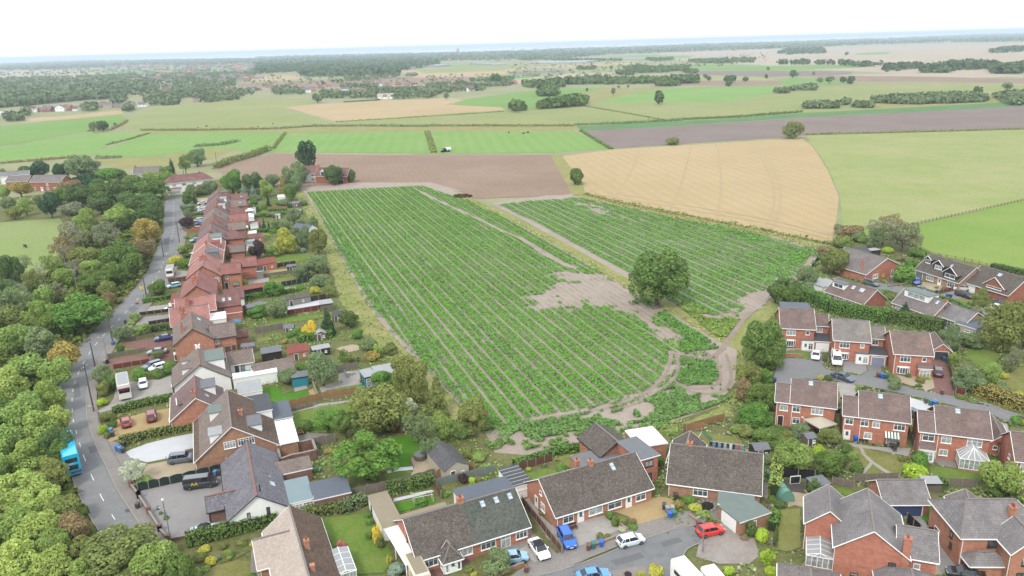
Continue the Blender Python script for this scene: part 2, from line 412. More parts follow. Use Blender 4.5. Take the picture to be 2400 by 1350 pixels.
# far country: pieces of farmland,nearest last
FAR = [
 ("straw_field",PALE,[(1540,125),(1700,118),(1900,112),(2150,104),(2400,99),(2400,182),(2100,172),(1900,162),(1780,152),(1650,146),(1560,138)]),
 ("straw_field",PALE,[(0,166),(110,163),(250,170),(230,178),(60,184),(0,186)]),
 ("straw_field",STUBBLE2,[(100,176),(245,167),(252,174),(110,185)]),
 ("meadow",LUSH2,[(245,170),(400,160),(520,162),(400,172),(260,176)]),
 ("straw_field",STUBBLE2,[(575,180),(700,176),(702,184),(680,187),(560,195)]),
 ("straw_field",PAST2,[(560,192),(720,186),(860,178),(1000,177),(900,188),(560,198)]),
 ("ploughed_field",PLOUGH,[(555,196),(780,186),(900,182),(1100,175),(1125,188),(1020,196),(860,202),(700,205),(560,208)]),
 ("straw_field",STUBBLE2,[(935,166),(1060,162),(1200,167),(1180,178),(970,182)]),
 ("meadow",LUSH2,[(1040,155),(1160,144),(1180,152),(1100,160)]),
 ("meadow",PAST2,[(970,165),(1080,155),(1200,150),(1260,158),(1180,166),(1000,172)]),
 ("meadow",LUSH2,[(1100,182),(1200,174),(1320,180),(1160,190)]),
 ("straw_field",STUBBLE2,[(1180,163),(1330,152),(1480,146),(1500,150),(1380,156),(1250,160),(1190,167)]),
 ("ploughed_field",PLOUGH2,[(1200,168),(1330,164),(1350,168),(1200,175)]),
 ("meadow",PAST2,[(1320,164),(1450,152),(1560,150),(1640,158),(1480,166),(1340,172)]),
 ("meadow",LUSH2,[(1390,137),(1520,130),(1630,130),(1610,136),(1480,140)]),
 ("straw_field",PALE,[(1180,188),(1350,172),(1460,170),(1440,180),(1230,198)]),
 ("meadow",LUSH2,[(1200,178),(1280,176),(1230,184)]),
 ("meadow",PAST,[(1430,182),(1520,178),(1660,180),(1800,182),(1820,188),(1640,192),(1460,186)]),
 ("meadow",LUSH2,[(1610,152),(1800,154),(2010,152),(2030,158),(1800,166),(1640,164)]),
 ("ploughed_field",PLOUGH2,[(1600,166),(1800,166),(2000,168),(1990,176),(1800,180),(1640,176)]),
 ("straw_field",PALE,[(1950,176),(2150,172),(2400,172),(2400,180),(2200,184)]),
 ("ploughed_field",PLOUGH,[(1900,180),(2050,178),(2200,180),(2400,186),(2400,196),(2150,192),(1950,190)]),
 ("ploughed_field",PLOUGH,[(1620,190),(1720,188),(1880,190),(1900,196),(1720,202),(1580,200)]),
 ("meadow",LUSH2,[(2008,125),(2090,121),(2080,127),(2006,129)]),
 ("meadow",LUSH2,[(1820,186),(1900,184),(2010,194),(1900,204),(1840,200)]),
 ("rough_pasture",ROUGH,[(1880,206),(1960,200),(2110,196),(2100,200),(1990,206)]),
 ("meadow",PAST2,[(1700,240),(1830,216),(1900,206),(2100,198),(2300,196),(2400,202),(2400,242),(2060,256),(1880,266),(1800,252)]),
 ("meadow",LUSH,[(1390,240),(1480,220),(1580,206),(1800,200),(1870,202),(1830,215),(1700,240),(1560,244)]),
 ("rough_pasture",ROUGH,[(1340,222),(1420,206),(1580,204),(1480,220),(1390,240),(1372,244)]),
 ("meadow",LUSH2,[(1060,247),(1082,234),(1200,218),(1330,206),(1420,205),(1345,222),(1375,240),(1290,250),(1180,256)]),
 ("stubble_field",STUBBLE2,[(668,251),(735,245),(890,236),(1060,230),(1088,235),(1042,245),(1175,252),(1186,258),(785,285)]),
 ("meadow",PAST2,[(1375,248),(1392,240),(1700,241),(1800,252),(1870,262),(1570,284),(1480,268)]),
 ("meadow",PAST2,[(785,286),(880,278),(1180,258),(1290,251),(1372,249),(1480,268),(1570,284),(1350,296),(850,297)]),
 ("rough_pasture",ROUGH,[(2020,236),(2150,228),(2400,214),(2400,244),(2060,256),(1990,252)]),
 ("meadow",PAST2,[(282,302),(300,276),(360,252),(500,241),(600,229),(735,232),(760,238),(668,251),(720,270),(785,290),(640,304),(470,308),(330,307)]),
 ("meadow",LUSH2,[(0,296),(150,282),(282,268),(296,278),(284,292),(205,308),(0,345)]),
 ("straw_field",STUBBLE,[(60,278),(150,272),(285,258),(288,267),(150,280),(60,286)]),
 ("meadow",LUSH,[(0,348),(205,311),(345,312),(255,340),(215,362),(100,374),(0,386)]),
 ("meadow",LUSH,[(212,364),(350,314),(480,311),(666,313),(636,340),(625,357),(480,350),(400,362),(330,370)]),
 ("dry_meadow",ROUGH,[(215,374),(330,370),(400,363),(480,352),(560,346),(500,372),(400,392),(280,396)]),
 ("meadow",LUSH,[(668,312),(1000,308),(1012,359),(630,357),(640,340)]),
 ("meadow",LUSH,[(1012,309),(1345,308),(1432,349),(1290,358),(1022,360)]),
 ("reed_bank",ROUGH,[(330,306),(640,304),(785,291),(850,296),(1350,296),(1345,308),(1000,309),(480,312),(345,313)]),
 ("green_bank",ground("bank_grass",C(128,170,108),C(112,158,92),.05,.6,amt=.2),[(1350,297),(1570,285),(1700,279),(1880,265),(2060,256),(2300,243),(2400,238),(2400,248),(2300,256),(2060,266),(1900,274),(1560,297),(1365,306)]),
 ("ploughed_field",PLOUGH2,[(1365,306),(1560,298),(1900,275),(2060,267),(2400,249),(2400,303),(1890,317),(1835,322),(1435,348)]),
 ("ploughed_field",PLOUGH,[(505,398),(530,385),(640,360),(900,364),(1290,363),(1342,458),(1110,466),(1085,452),(1010,431),(830,434),(700,444),(560,432)]),
 ("stubble_field",STUBBLE,[(1316,366),(1440,351),(1880,324),(1905,345),(1940,400),(1966,462),(1960,520),(1948,572),(1800,542),(1600,505),(1450,475),(1368,455),(1362,425),(1340,400)]),
 ("pasture_field",PAST,[(1888,318),(2400,305),(2700,300),(2700,405),(2400,468),(2150,525),(1975,532),(1968,455),(1935,385)]),
 ("pasture_field",ground("green_pasture",C(150,186,82),C(170,192,100),.02,.8,amt=.12),[(2150,527),(2400,470),(2700,408),(2700,700),(2400,648),(2170,604),(1980,534)]),
 ("field_track",ROUGH,[(1290,363),(1316,364),(1345,402),(1366,428),(1372,456),(1342,458)]),
]
for nm,mt,pts in FAR: sheet(nm,pts,mt)

# the ground the houses and woods stand on
sheet("garden_ground",[(-500,1700),(-300,560),(60,470),(380,440),(520,420),(712,446),(790,590),(960,835),(1140,1015),(1230,1070),(1500,1020),(1690,950),(1730,820),(1830,720),(1960,560),(2120,560),(2200,600),(2700,700),(3000,1700)],EARTH)
for nm,mt,pts in [
 ("paddock",ground("paddock_grass",C(168,190,112),C(178,190,124),.03,.8,amt=.12),[(-200,525),(0,522),(140,512),(170,560),(110,640),(30,640),(-200,640)]),
 ("paddock",LUSH2,[(250,445),(330,436),(420,432),(400,452),(300,470),(240,468)]),
]: sheet(nm,pts,mt)
sheet("farm_track",[(690,442),(830,428),(1010,428),(1080,448),(1060,450),(1000,434),(860,440),(715,452)],ground("track_dust",C(214,198,184),C(200,182,166),.2,2,amt=.12))
BIG = [(712,450),(860,440),(1000,433),(1045,442),(1110,470),(1180,505),(1250,545),(1330,590),(1420,640),(1500,692),(1600,750),(1690,803),(1728,822),(1722,900),(1685,945),(1620,975),(1500,1012),(1380,1040),(1230,1068),(1160,1062),(1140,1020),(1060,932),(960,830),(880,745),(830,660),(790,590),(755,520)]
SMALL = [(1150,478),(1250,465),(1345,455),(1480,482),(1620,512),(1800,548),(1925,585),(1915,620),(1850,672),(1800,705),(1760,740),(1690,790),(1620,742),(1500,672),(1420,624),(1330,574),(1250,530)]
sheet("crop_field_soil",BIG,SOIL); sheet("crop_field_soil",SMALL,SOIL)
sheet("field_margin",[(692,458),(712,450),(755,520),(790,590),(830,660),(880,745),(960,830),(1060,932),(1130,1012),(1085,1005),(1010,945),(930,860),(850,790),(795,700),(770,610),(735,530)],MARGIN,edge=1.5)
ribbon("field_margin",smooth_line(GN([(1085,464),(1150,490),(1240,533),(1340,588),(1440,646),(1520,694),(1600,738),(1665,775),(1705,800)])),[4.2] * 49,MARGIN,.15)
ribbon("field_margin",smooth_line(GN([(1345,457),(1480,484),(1640,516),(1800,548),(1940,582)])),5.0,MARGIN,.153)
sheet("field_margin",[(1690,800),(1728,824),(1730,910),(1690,955),(1620,985),(1450,1030),(1240,1075),(1180,1085),(1230,1095),(1420,1062),(1600,1010),(1720,975),(1745,860),(1790,760),(1850,690),(1935,600),(1930,588),(1900,640),(1800,712)],MARGIN,edge=1.5)

# ------------------------------------------------------------------ leaf-sized faces
LEAF = leafy("foliage",.5,.3,.42); CROPM = leafy("crop_leaves",.12,.16,.2); WEEDM = leafy("weed_leaves",.25,.35,.2)
def leaf_mesh(name,P,nrm,size,mat,aspect=1.0,spin=True):
    """one small quad per point, facing nrm"""
    n = len(P); P = np.asarray(P,float); nrm = np.asarray(nrm,float)
    nrm = nrm / (np.linalg.norm(nrm,axis=1,keepdims=True) + 1e-9)
    r = NR.normal(size=(n,3)); a = np.cross(nrm,r); a /= np.linalg.norm(a,axis=1,keepdims=True) + 1e-9
    b = np.cross(nrm,a); s = (np.asarray(size) * np.ones(n))[:,None] * .5
    a = a * s; b = b * s * aspect
    V = np.stack([P - a - b * .6,P + a * .9 - b,P + a + b * .7,P - a * .8 + b],1).reshape(-1,3)
    me = bpy.data.meshes.new(name)
    me.vertices.add(4 * n); me.vertices.foreach_set("co",V.astype(np.float32).ravel())
    me.loops.add(4 * n); me.loops.foreach_set("vertex_index",np.arange(4 * n,dtype=np.int32))
    me.polygons.add(n); me.polygons.foreach_set("loop_start",np.arange(0,4 * n,4,dtype=np.int32))
    me.materials.append(mat); me.update(calc_edges=True)
    return me
def dist_line(x,y,pts):
    d = np.full(x.shape,1e9)
    for a,b in zip(pts,pts[1:]):
        ax,ay,bx,by = a.x,a.y,b.x,b.y; L2 = (bx - ax) ** 2 + (by - ay) ** 2 + 1e-9
        t = np.clip(((x - ax) * (bx - ax) + (y - ay) * (by - ay)) / L2,0,1)
        d = np.minimum(d,np.hypot(x - ax - t * (bx - ax),y - ay - t * (by - ay)))
    return d
def vnoise(x,y,s,seed=0):
    """cheap smooth 2-D value noise 0..1"""
    x = x / s + seed * 17.3; y = y / s + seed * 5.7; xi,yi = np.floor(x).astype(int),np.floor(y).astype(int); fx,fy = x - xi,y - yi
    fx,fy = fx * fx * (3 - 2 * fx),fy * fy * (3 - 2 * fy)
    h = lambda i,j: np.modf(np.abs(np.sin(i * 127.1 + j * 311.7 + seed * 74.7) * 43758.5453))[0]
    return (h(xi,yi) * (1 - fx) + h(xi + 1,yi) * fx) * (1 - fy) + (h(xi,yi + 1) * (1 - fx) + h(xi + 1,yi + 1) * fx) * fy
ROW = math.radians(20.0)
RD = np.array([math.sin(ROW),-math.cos(ROW)]); RA = np.array([math.cos(ROW),math.sin(ROW)])
BARE = [GN(g8((285,190),(400,165),(520,125),(640,170),(860,255),(930,330),(1010,400),(1080,480),(1130,560),(1180,640),(1100,650),(1000,560),(880,480),(760,390),(620,355),(480,385),(370,370),(280,385),(165,235),(310,265))),
        GN(g7((1450,590),(1600,595),(1800,665),(2025,735),(2025,765),(1900,715),(1620,640))),
        GN(g7((850,600),(1000,575),(1300,535),(1500,535),(1560,555),(1300,570),(1050,590),(880,612))),
        GN(g8((1395,420),(1480,330),(1520,300),(1700,205),(1900,90),(1900,165),(1740,260),(1650,370),(1500,420)))]
TRAM = [(smooth_line(GN(g7((240,480),(430,580),(560,640),(760,730),(900,800),(1100,890),(1300,1020),(1500,1110)))),1.1)]
TRACKS = [smooth_line(GN(g8(*p))) for p in (
    [(1100,640),(1085,720),(1055,790),(980,860),(860,930),(720,975),(480,1022),(300,1042)],
    [(1130,660),(1140,740),(1105,815),(1020,880),(880,955),(740,992)],
    [(1375,650),(1380,720),(1400,790),(1370,840),(1270,862),(1180,850),(1090,800)],
    [(1430,650),(1455,730),(1462,810),(1420,870),(1340,892),(1230,882),(1130,830)],
    [(1100,650),(1200,665),(1300,680),(1390,640),(1450,560),(1530,450),(1610,370),(1720,265),(1860,140)])]
for i,t in enumerate(TRACKS): ribbon("wheel_track",t,1.3 if i == 4 else .7,ground("track_soil",C(200,182,168),C(182,162,148),.3,3,amt=.15),.158 + .003 * i)
for i,p in enumerate(BARE): sheet("bare_soil_patch",[(q.x,q.y) for q in p],SOIL,z=.175 + .002 * i,px=False,edge=2.0)
CB = GN([(718,452),(860,443),(990,437),(1100,474),(1180,510),(1250,551),(1330,597),(1420,648),(1500,700),(1590,755),(1660,800),(1590,830),(1565,880),(1500,920),(1400,955),(1300,970),(1225,985),(1200,1010),(1180,1015),(1136,1000),(1060,921),(960,817),(880,728),(833,650),(793,582),(752,510)])
CS = GN([(1165,482),(1250,470),(1340,462),(1480,490),(1620,520),(1800,556),(1905,590),(1880,630),(1830,668),(1780,700),(1730,738),(1690,745),(1640,735),(1570,708),(1500,662),(1420,612),(1330,562),(1250,518)])
def bed_lines(a,b,sp,wide=1.16):
    """beds stand in pairs, a wider wheeling between pairs"""
    out = []; v = a
    while v < b: out.append(v); v += sp * (.95 if len(out) % 2 else wide)
    return out
def beds(poly,spacing,name,color,label,phase=0.0):
    P = np.array([(p.x,p.y) for p in poly]); U,V = P @ RD,P @ RA
    out = []
    for k,v in enumerate(bed_lines(V.min(),V.max(),spacing,1.16 + phase)):
        dense = 4
        u = np.arange(U.min(),U.max(),.3)
        for j in range(dense):
            w = (j / (dense - 1) - .5) * .98
            uu = u + NR.uniform(-.17,.17,u.shape); vv = v + w + NR.normal(0,.06,u.shape)
            out.append(np.stack([uu,vv],1))
    q = np.concatenate(out); x = q[:,0] * RD[0] + q[:,1] * RA[0]; y = q[:,0] * RD[1] + q[:,1] * RA[1]
    ok = inside(poly,x,y)
    jx,jy = (vnoise(x,y,4,33) - .5) * 9 + NR.normal(0,.9,x.shape),(vnoise(x,y,4,34) - .5) * 9 + NR.normal(0,.9,x.shape)
    for b in BARE: ok &= ~(inside(b,x + jx,y + jy) & (vnoise(x,y,2.5,3) + vnoise(x,y,9,4) > .62))
    for t,w in TRAM: ok &= dist_line(x,y,t) > w * (.4 + vnoise(x,y,6,9))
    for t in TRACKS[:4]: ok &= dist_line(x,y,t) > .75
    ok &= vnoise(x,y,3,1) * .6 + vnoise(x,y,11,2) * .5 + NR.uniform(0,.25,x.shape) > .2
    x,y = x[ok],y[ok]; n = len(x)
    s = .33 + .1 * vnoise(x,y,7,5) + NR.uniform(-.1,.1,n); z = .1 + .14 * NR.random(n) + .1 * vnoise(x,y,5,6)
    nr = np.stack([NR.normal(0,.45,n),NR.normal(0,.45,n),np.ones(n)],1)
    o = put(name,leaf_mesh(name,np.stack([x,y,z + .25],1),nr,s,CROPM),color=color)
    return tag(o,label, "crop",kind="stuff")
beds(CB,1.75, "vegetable_crop",C(116,170,68,1.5), "long green vegetable beds filling the big field")
beds(CS,1.75, "vegetable_crop",C(118,172,74,1.5), "green vegetable beds in the smaller field past the grass strip",.22)
def weeds(poly,n,name,color,label,size=.5,thr=.5,sc=5,seed=1,h=.25,avoid=True):
    P = np.array([(p.x,p.y) for p in poly]); lo,hi = P.min(0),P.max(0)
    x,y = NR.uniform(lo[0],hi[0],n * 3),NR.uniform(lo[1],hi[1],n * 3)
    ok = inside(poly,x,y) & (vnoise(x,y,sc,seed) * .6 + vnoise(x,y,sc * .3,seed + 1) * .4 > thr)
    if avoid:
        for i,t in enumerate(TRACKS): ok &= dist_line(x,y,t) > (.8 if i == 4 else .5)
    x,y = x[ok][:n],y[ok][:n]; n = len(x)
    nr = np.stack([NR.normal(0,.6,n),NR.normal(0,.6,n),np.ones(n) * .8],1)
    z = .15 + h * NR.random(n) * (0.4 + vnoise(x,y,3,seed + 2))
    o = put(name,leaf_mesh(name,np.stack([x,y,z + .2],1),nr,size * NR.uniform(.6,1.3,n),WEEDM),color=color)
    return tag(o,label, "weeds",kind="stuff")
weeds(GN(g8((190,1010),(300,1050),(480,1030),(720,985),(880,945),(1060,850),(1130,800),(1230,880),(1340,900),(1450,870),(1470,920),(1300,990),(1080,1060),(860,1080),(640,1110),(400,1150),(150,1190),(60,1120))),20000, "headland_weeds",C(132,168,100,1.5), "blue-green weeds along the turning headland of the big field",.36,.47,5)
weeds(GN(g8((1150,690),(1370,700),(1390,790),(1350,840),(1200,840),(1100,790))),5000, "headland_weeds",C(124,164,92,1.5), "green weeds inside the looping wheel tracks",.36,.38,5)
weeds(GN([(755,520),(790,590),(830,660),(880,745),(960,830),(1060,932),(1140,1020),(1190,1030),(1100,925),(1000,800),(900,680),(830,590),(790,540)]),20000, "edge_weeds",C(124,164,100,1.5), "weeds crowding the beds along the garden side of the field",.36,.4,6,5)
weeds(GN([(960,560),(1010,600),(1120,730),(1290,900),(1330,960),(1290,970),(1220,900),(1080,740),(980,620)]),7000, "bed_weeds",C(120,160,104,1.5), "bluish weeds swamping the middle beds of the big field",.34,.5,5,8,avoid=False)
weeds(GN(g8((900,300),(1090,480),(1160,640),(1180,640),(1400,620),(1290,540),(1150,460),(1010,350))),5000, "edge_weeds",C(124,168,88,1.5), "weeds beside the grass strip near the looping tracks",.36,.45,5,11)
weeds(GN(g8((1180,330),(1380,420),(1500,420),(1540,440),(1430,590),(1340,520),(1250,440),(1130,350))),6000, "rough_corner_weeds",C(152,178,96,1.5), "lush weeds in the corner below the lone tree",.4,.38,5,13)
weeds(GN([(1560,505),(1800,550),(1925,588),(1920,620),(1860,660),(1800,690),(1790,640),(1830,600),(1700,545)]),9000, "far_corner_weeds",C(144,182,108,1.5), "weeds thickening at the far corner of the smaller field",.4,.46,7,15)
MG = [[(692,458),(712,450),(755,520),(790,590),(830,660),(880,745),(960,830),(1060,932),(1130,1012),(1085,1005),(1010,945),(930,860),(850,790),(795,700),(770,610),(735,530)],
      [(1090,460),(1180,503),(1330,583),(1500,682),(1600,735),(1700,796),(1680,802),(1590,752),(1490,692),(1330,596),(1180,514),(1080,468)],
      [(1690,950),(1730,820),(1830,725),(1930,605),(1940,640),(1850,740),(1760,860),(1735,965),(1600,1012),(1420,1060),(1230,1095),(1170,1085),(1240,1070),(1450,1025),(1600,985)],
      [(1345,455),(1480,480),(1640,512),(1800,545),(1945,580),(1935,592),(1800,556),(1620,522),(1470,490),(1340,463)]]
for i,(p,c) in enumerate(zip(MG,[C(166,178,106,1.5),C(184,184,114,1.5),C(156,176,98,1.5),C(192,178,122,1.5)])):
    weeds(GN(p),9000, "margin_grass",c,["tall grass on the margin behind the gardens", "yellow-green grass on the strip between the two crop fields", "rough grass behind the houses along the field end", "straw-coloured grass below the stubble field"][i],.42,.42,4,20 + i)

for k,pts in enumerate([[(1350,372),(1385,400),(1400,440),(1372,452)],[(1760,335),(1800,400),(1815,470),(1790,540)],[(1772,334),(1815,400),(1830,470),(1806,543)],[(1500,350),(1480,400),(1440,468)],[(1620,342),(1600,420),(1570,495)],[(1400,456),(1600,490),(1800,525),(1940,560)],[(1420,450),(1600,481),(1800,516),(1944,552)],[(1680,338),(1690,420),(1680,515)]]):
    ribbon("tramline",smooth_line(GN(pts)),.7,plain("tramline_soil",C(216,190,148),.95,.15,.3),.16 + .003 * k)

mb = MB()
for poly in (BARE[0],BARE[3]):
    P_ = np.array([(p.x,p.y) for p in poly]); U_,V_ = P_ @ RD,P_ @ RA
    for v in bed_lines(V_.min(),V_.max(),1.75):
        u = np.arange(U_.min(),U_.max(),1.2); vv = v + .9 + NR.normal(0,.05,u.shape); x,y = u * RD[0] + vv * RA[0],u * RD[1] + vv * RA[1]; ok = inside(poly,x,y) & (NR.random(u.shape) > .12)
        for i in range(len(u) - 1):
            if ok[i] and ok[i + 1]:
                w = NR.uniform(.09,.17); mb.face([(x[i] - RA[0] * w,y[i] - RA[1] * w,.19),(x[i] + RA[0] * w,y[i] + RA[1] * w,.19),(x[i + 1] + RA[0] * w,y[i + 1] + RA[1] * w,.19),(x[i + 1] - RA[0] * w,y[i + 1] - RA[1] * w,.19)])
tag(mb.build("furrow_lines",plain("dark_furrow_soil",C(176,158,144),.95,.2,.8)),kind="structure")  # flat strips of darker soil colour along the row lines

weeds(GN(g8((-60,1060),(60,1130),(150,1200),(400,1160),(640,1115),(860,1085),(1080,1065),(1200,1090),(800,1150),(500,1190),(250,1250),(60,1290),(-30,1200))),9000, "headland_weeds",C(136,168,96,1.5), "thin weeds on the bare strip behind the bungalow gardens",.36,.57,4,71,.3)
weeds(GN(g8((1050,640),(1140,640),(1400,620),(1460,640),(1480,820),(1440,890),(1230,890),(1100,830),(900,960),(700,1000),(480,1040),(480,1010),(860,920),(1040,800))),6000, "track_weeds",C(130,166,92,1.5), "patchy weeds between the wheel tracks of the turning headland",.34,.5,3,81,.25)
# ------------------------------------------------------------------ plants
BARK = plain("bark",C(128,112,92),.95,.35,4); BARKP = plain("pale_bark",C(196,188,172),.95,.3,4)
def crown_template(name,seed,k=22,n=3000,size=.085,rb=(.26,.42),shell=(.35,.72),zs=1.0,flat=.0,top=None,jit=.55):
    r = np.random.default_rng(seed)
    d = r.normal(size=(k,3)); d /= np.linalg.norm(d,axis=1,keepdims=True)
    rad = r.uniform(*shell,k); c = d * rad[:,None]; c[:,2] *= 1 - flat
    br = r.uniform(*rb,k)
    if top is not None: c,br = top(r,k,c,br)
    w = br ** 2; w /= w.sum()
    P,Q = [],[]
    which = r.choice(k,n * 3,p=w); dd = r.normal(size=(n * 3,3)); dd /= np.linalg.norm(dd,axis=1,keepdims=True)
    pts = c[which] + dd * br[which][:,None] * r.uniform(.8,1.06,n * 3)[:,None]
    keep = np.ones(n * 3,bool)
    for i in range(k):
        keep &= (np.linalg.norm(pts - c[i],axis=1) > br[i] * .78) | (which == i)
    keep &= (dd[:,2] > -.5) | (r.random(n * 3) < .3)
    pts,dd = pts[keep][:n],dd[keep][:n]
    pts[:,2] *= zs
    nr = dd + r.normal(0,jit,dd.shape) + np.array([0,0,.35])
    global NR
    old = NR; NR = r
    me = leaf_mesh(name,pts,nr,size * r.uniform(.65,1.35,len(pts)),LEAF)
    NR = old
    return me
def cone_top(r,k,c,br):
    z = np.sort(r.uniform(-1,.95,k)); w = (1 - (z + 1) / 2) * .72 + .03
    a = r.uniform(0,6.283,k); rr = w * r.uniform(.35,1,k) * .8
    return np.stack([rr * np.cos(a),rr * np.sin(a),z],1),.1 + w * .36
def col_top(r,k,c,br):
    z = r.uniform(-.9,.85,k); w = .62 * np.sqrt(np.clip(1 - (z * .95) ** 2,.05,1)); a = r.uniform(0,6.283,k)
    return np.stack([w * np.cos(a),w * np.sin(a),z],1),r.uniform(.22,.36,k)
CROWN = {"round": [crown_template("crown_leaves",10 + i,26,5200,.07) for i in range(4)],
         "oak": [crown_template("crown_leaves",20 + i,36,6400,.062,(.2,.34),(.45,.8)) for i in range(3)],
         "airy": [crown_template("crown_leaves",30 + i,36,3400,.06,(.16,.28),(.4,.85),jit=.9) for i in range(3)],
         "spray": [crown_template("crown_leaves",40 + i,48,5200,.058,(.13,.24),(.45,.9),flat=.15) for i in range(2)],
         "column": [crown_template("crown_leaves",50 + i,40,4600,.07,top=col_top) for i in range(2)],
         "cone": [crown_template("crown_leaves",60 + i,44,3600,.07,top=cone_top) for i in range(2)],
         "bush": [crown_template("bush_leaves",70 + i,16,1500,.13,(.34,.5),(.3,.6)) for i in range(4)],
         "ball": [crown_template("bush_leaves",80 + i,10,1300,.115,(.55,.66),(.2,.36),jit=.35) for i in range(2)],
         "wood": [crown_template("crown_leaves",90 + i,20,2600,.095,(.3,.46),(.35,.66)) for i in range(4)],
         "far": [crown_template("crown_leaves",100 + i,10,260,.3,(.38,.55),(.3,.55)) for i in range(4)]}
def trunk_template(seed,limbs=7,dead=False):
    r = random.Random(seed); mb = MB()
    h = .62 if not dead else .75
    p = [Vector((0,0,0)),Vector((r.uniform(-.05,.05),r.uniform(-.05,.05),h * .5)),Vector((r.uniform(-.08,.08),r.uniform(-.08,.08),h))]
    mb.bar(p[0],p[1],.075,n=6,w2=.055); mb.bar(p[1],p[2],.055,n=6,w2=.03)
    def limb(b,d,l,w,depth):
        e = b + d * l; mb.bar(b,e,w,n=4,w2=w * .5)
        if depth:
            for _ in range(3 if dead else 2):
                q = Vector((d.x + r.uniform(-.7,.7),d.y + r.uniform(-.7,.7),d.z + r.uniform(-.2,.4))).normalized()
                q.z *= .8
                limb(b.lerp(e,r.uniform(.45,.95)),q,l * r.uniform(.5,.75),w * .5,depth - 1)
    for i in range(limbs):
        a = 6.283 * i / limbs + r.uniform(-.4,.4)
        limb(p[1].lerp(p[2],r.uniform(0,1)),Vector((math.cos(a),math.sin(a),r.uniform(.2,.5))).normalized(),r.uniform(.3,.55),.026,2 if dead else 1)
    return mb
TRUNK = [trunk_template(i).mesh("trunk",BARK) for i in range(4)]
DEADW = [trunk_template(20 + i,9,True).mesh("branches",BARKP) for i in range(3)]
MULTI = []
for s in range(2):
    r = random.Random(s + 50); mb = MB()
    for i in range(6):
        a = 6.283 * i / 6 + r.random(); e = Vector((.45 * math.cos(a),.45 * math.sin(a),.55))
        mb.bar((.06 * math.cos(a),.06 * math.sin(a),0),e * .55 + Vector((0,0,.05)),.035,n=5,w2=.026)
        mb.bar(e * .55 + Vector((0,0,.05)),e + Vector((r.uniform(-.1,.1),r.uniform(-.1,.1),.2)),.026,n=4,w2=.012)
    MULTI.append(mb.mesh("stems",BARK))
def px_scale(x,y,z=0):
    p = G(x,y,z); d = p - Vector((0,0,CAM_H)); return FOCAL / d.dot(_fw),math.atan2(CAM_H - z,math.hypot(p.x,p.y))
_tc = [0]
LEAFK = 2.7
GREENS = {"dk": (96,116,70), "md": (106,128,70), "lt": (136,156,88), "lm": (160,176,100), "ol": (126,134,80), "ye": (176,176,84), "go": (160,146,86), "gr": (122,138,98),
          "gy": (134,138,110), "pu": (78,62,66), "br": (142,128,96), "bl": (140,158,142), "li": (160,184,72), "cy": (206,184,80), "de": (70,94,66), "vi": (106,140,70), "pk": (196,130,128), "wh": (190,196,170)}
def leaf_col(c,j=.08):
    if isinstance(c,str): c = GREENS[c]
    b = C(*c,LEAFK); k = 1 + R.uniform(-j,j); h = R.uniform(-j,j) * .5
    return (b[0] * k * (1 + h),b[1] * k,b[2] * k * (1 - h))
def tree(cx,cy,w,h=None,style="round",col="md",label=None,group=None,name="tree",clear=.25,cat="tree",far=False,dead=False,stems=None):
    """a tree from its crown as surveyed: centre and size of the crown in the photograph"""
    s,ph = px_scale(cx,cy,3)
    for _ in range(3):
        r = w / 2 / s
        hh = (h or w * .85) / 2 / s
        v = hh * hh - (r * math.sin(ph)) ** 2
        c = math.sqrt(v) / math.cos(ph) if v > (.5 * r * math.cos(ph)) ** 2 else .55 * r
        t = clear * c; zc = c * .95 + t
        s,ph = px_scale(cx,cy,zc)
    p = G(cx,cy,zc); _tc[0] += 1; k = _tc[0]; f_ = 1.0 if group == "trees of the roadside wood" else 1.12; r *= f_; c *= f_
    root = thing(name,(p.x,p.y,0),R.uniform(0,6.28),label,cat,group)
    T_ = CROWN[style]
    if dead:
        put("branches",DEADW[k % 3],root,T(s=(r * 1.1,r * 1.1,(zc + c) * .95)))
        return root
    put("crown",T_[k % len(T_)],root,T(0,0,zc,s=(r,r,c)),leaf_col(col))
    put("trunk",(MULTI[k % 2] if stems else TRUNK[k % 4]),root,T(s=(r,r,zc * 1.1)))
    return root
def bush(cx,cy,w,h=None,col="md",label=None,style="bush",group=None,name="bush",cat="bush"):
    s,ph = px_scale(cx,cy,.5); r = w / 2 / s; hh = (h or w * .8) / 2 / s
    v = hh * hh - (r * math.sin(ph)) ** 2
    c = math.sqrt(v) / math.cos(ph) if v > (.5 * r * math.cos(ph)) ** 2 else .6 * r
    p = G(cx,cy,c * .9); T_ = CROWN[style]; _tc[0] += 1
    o = put(name,T_[_tc[0] % len(T_)],None,T(p.x,p.y,c * .86,R.uniform(0,6.28),(r,r,c)),leaf_col(col))
    return tag(o,label,cat,group)
HEDGECORE = plain("hedge_shade",C(70,84,46),1,.3,2)
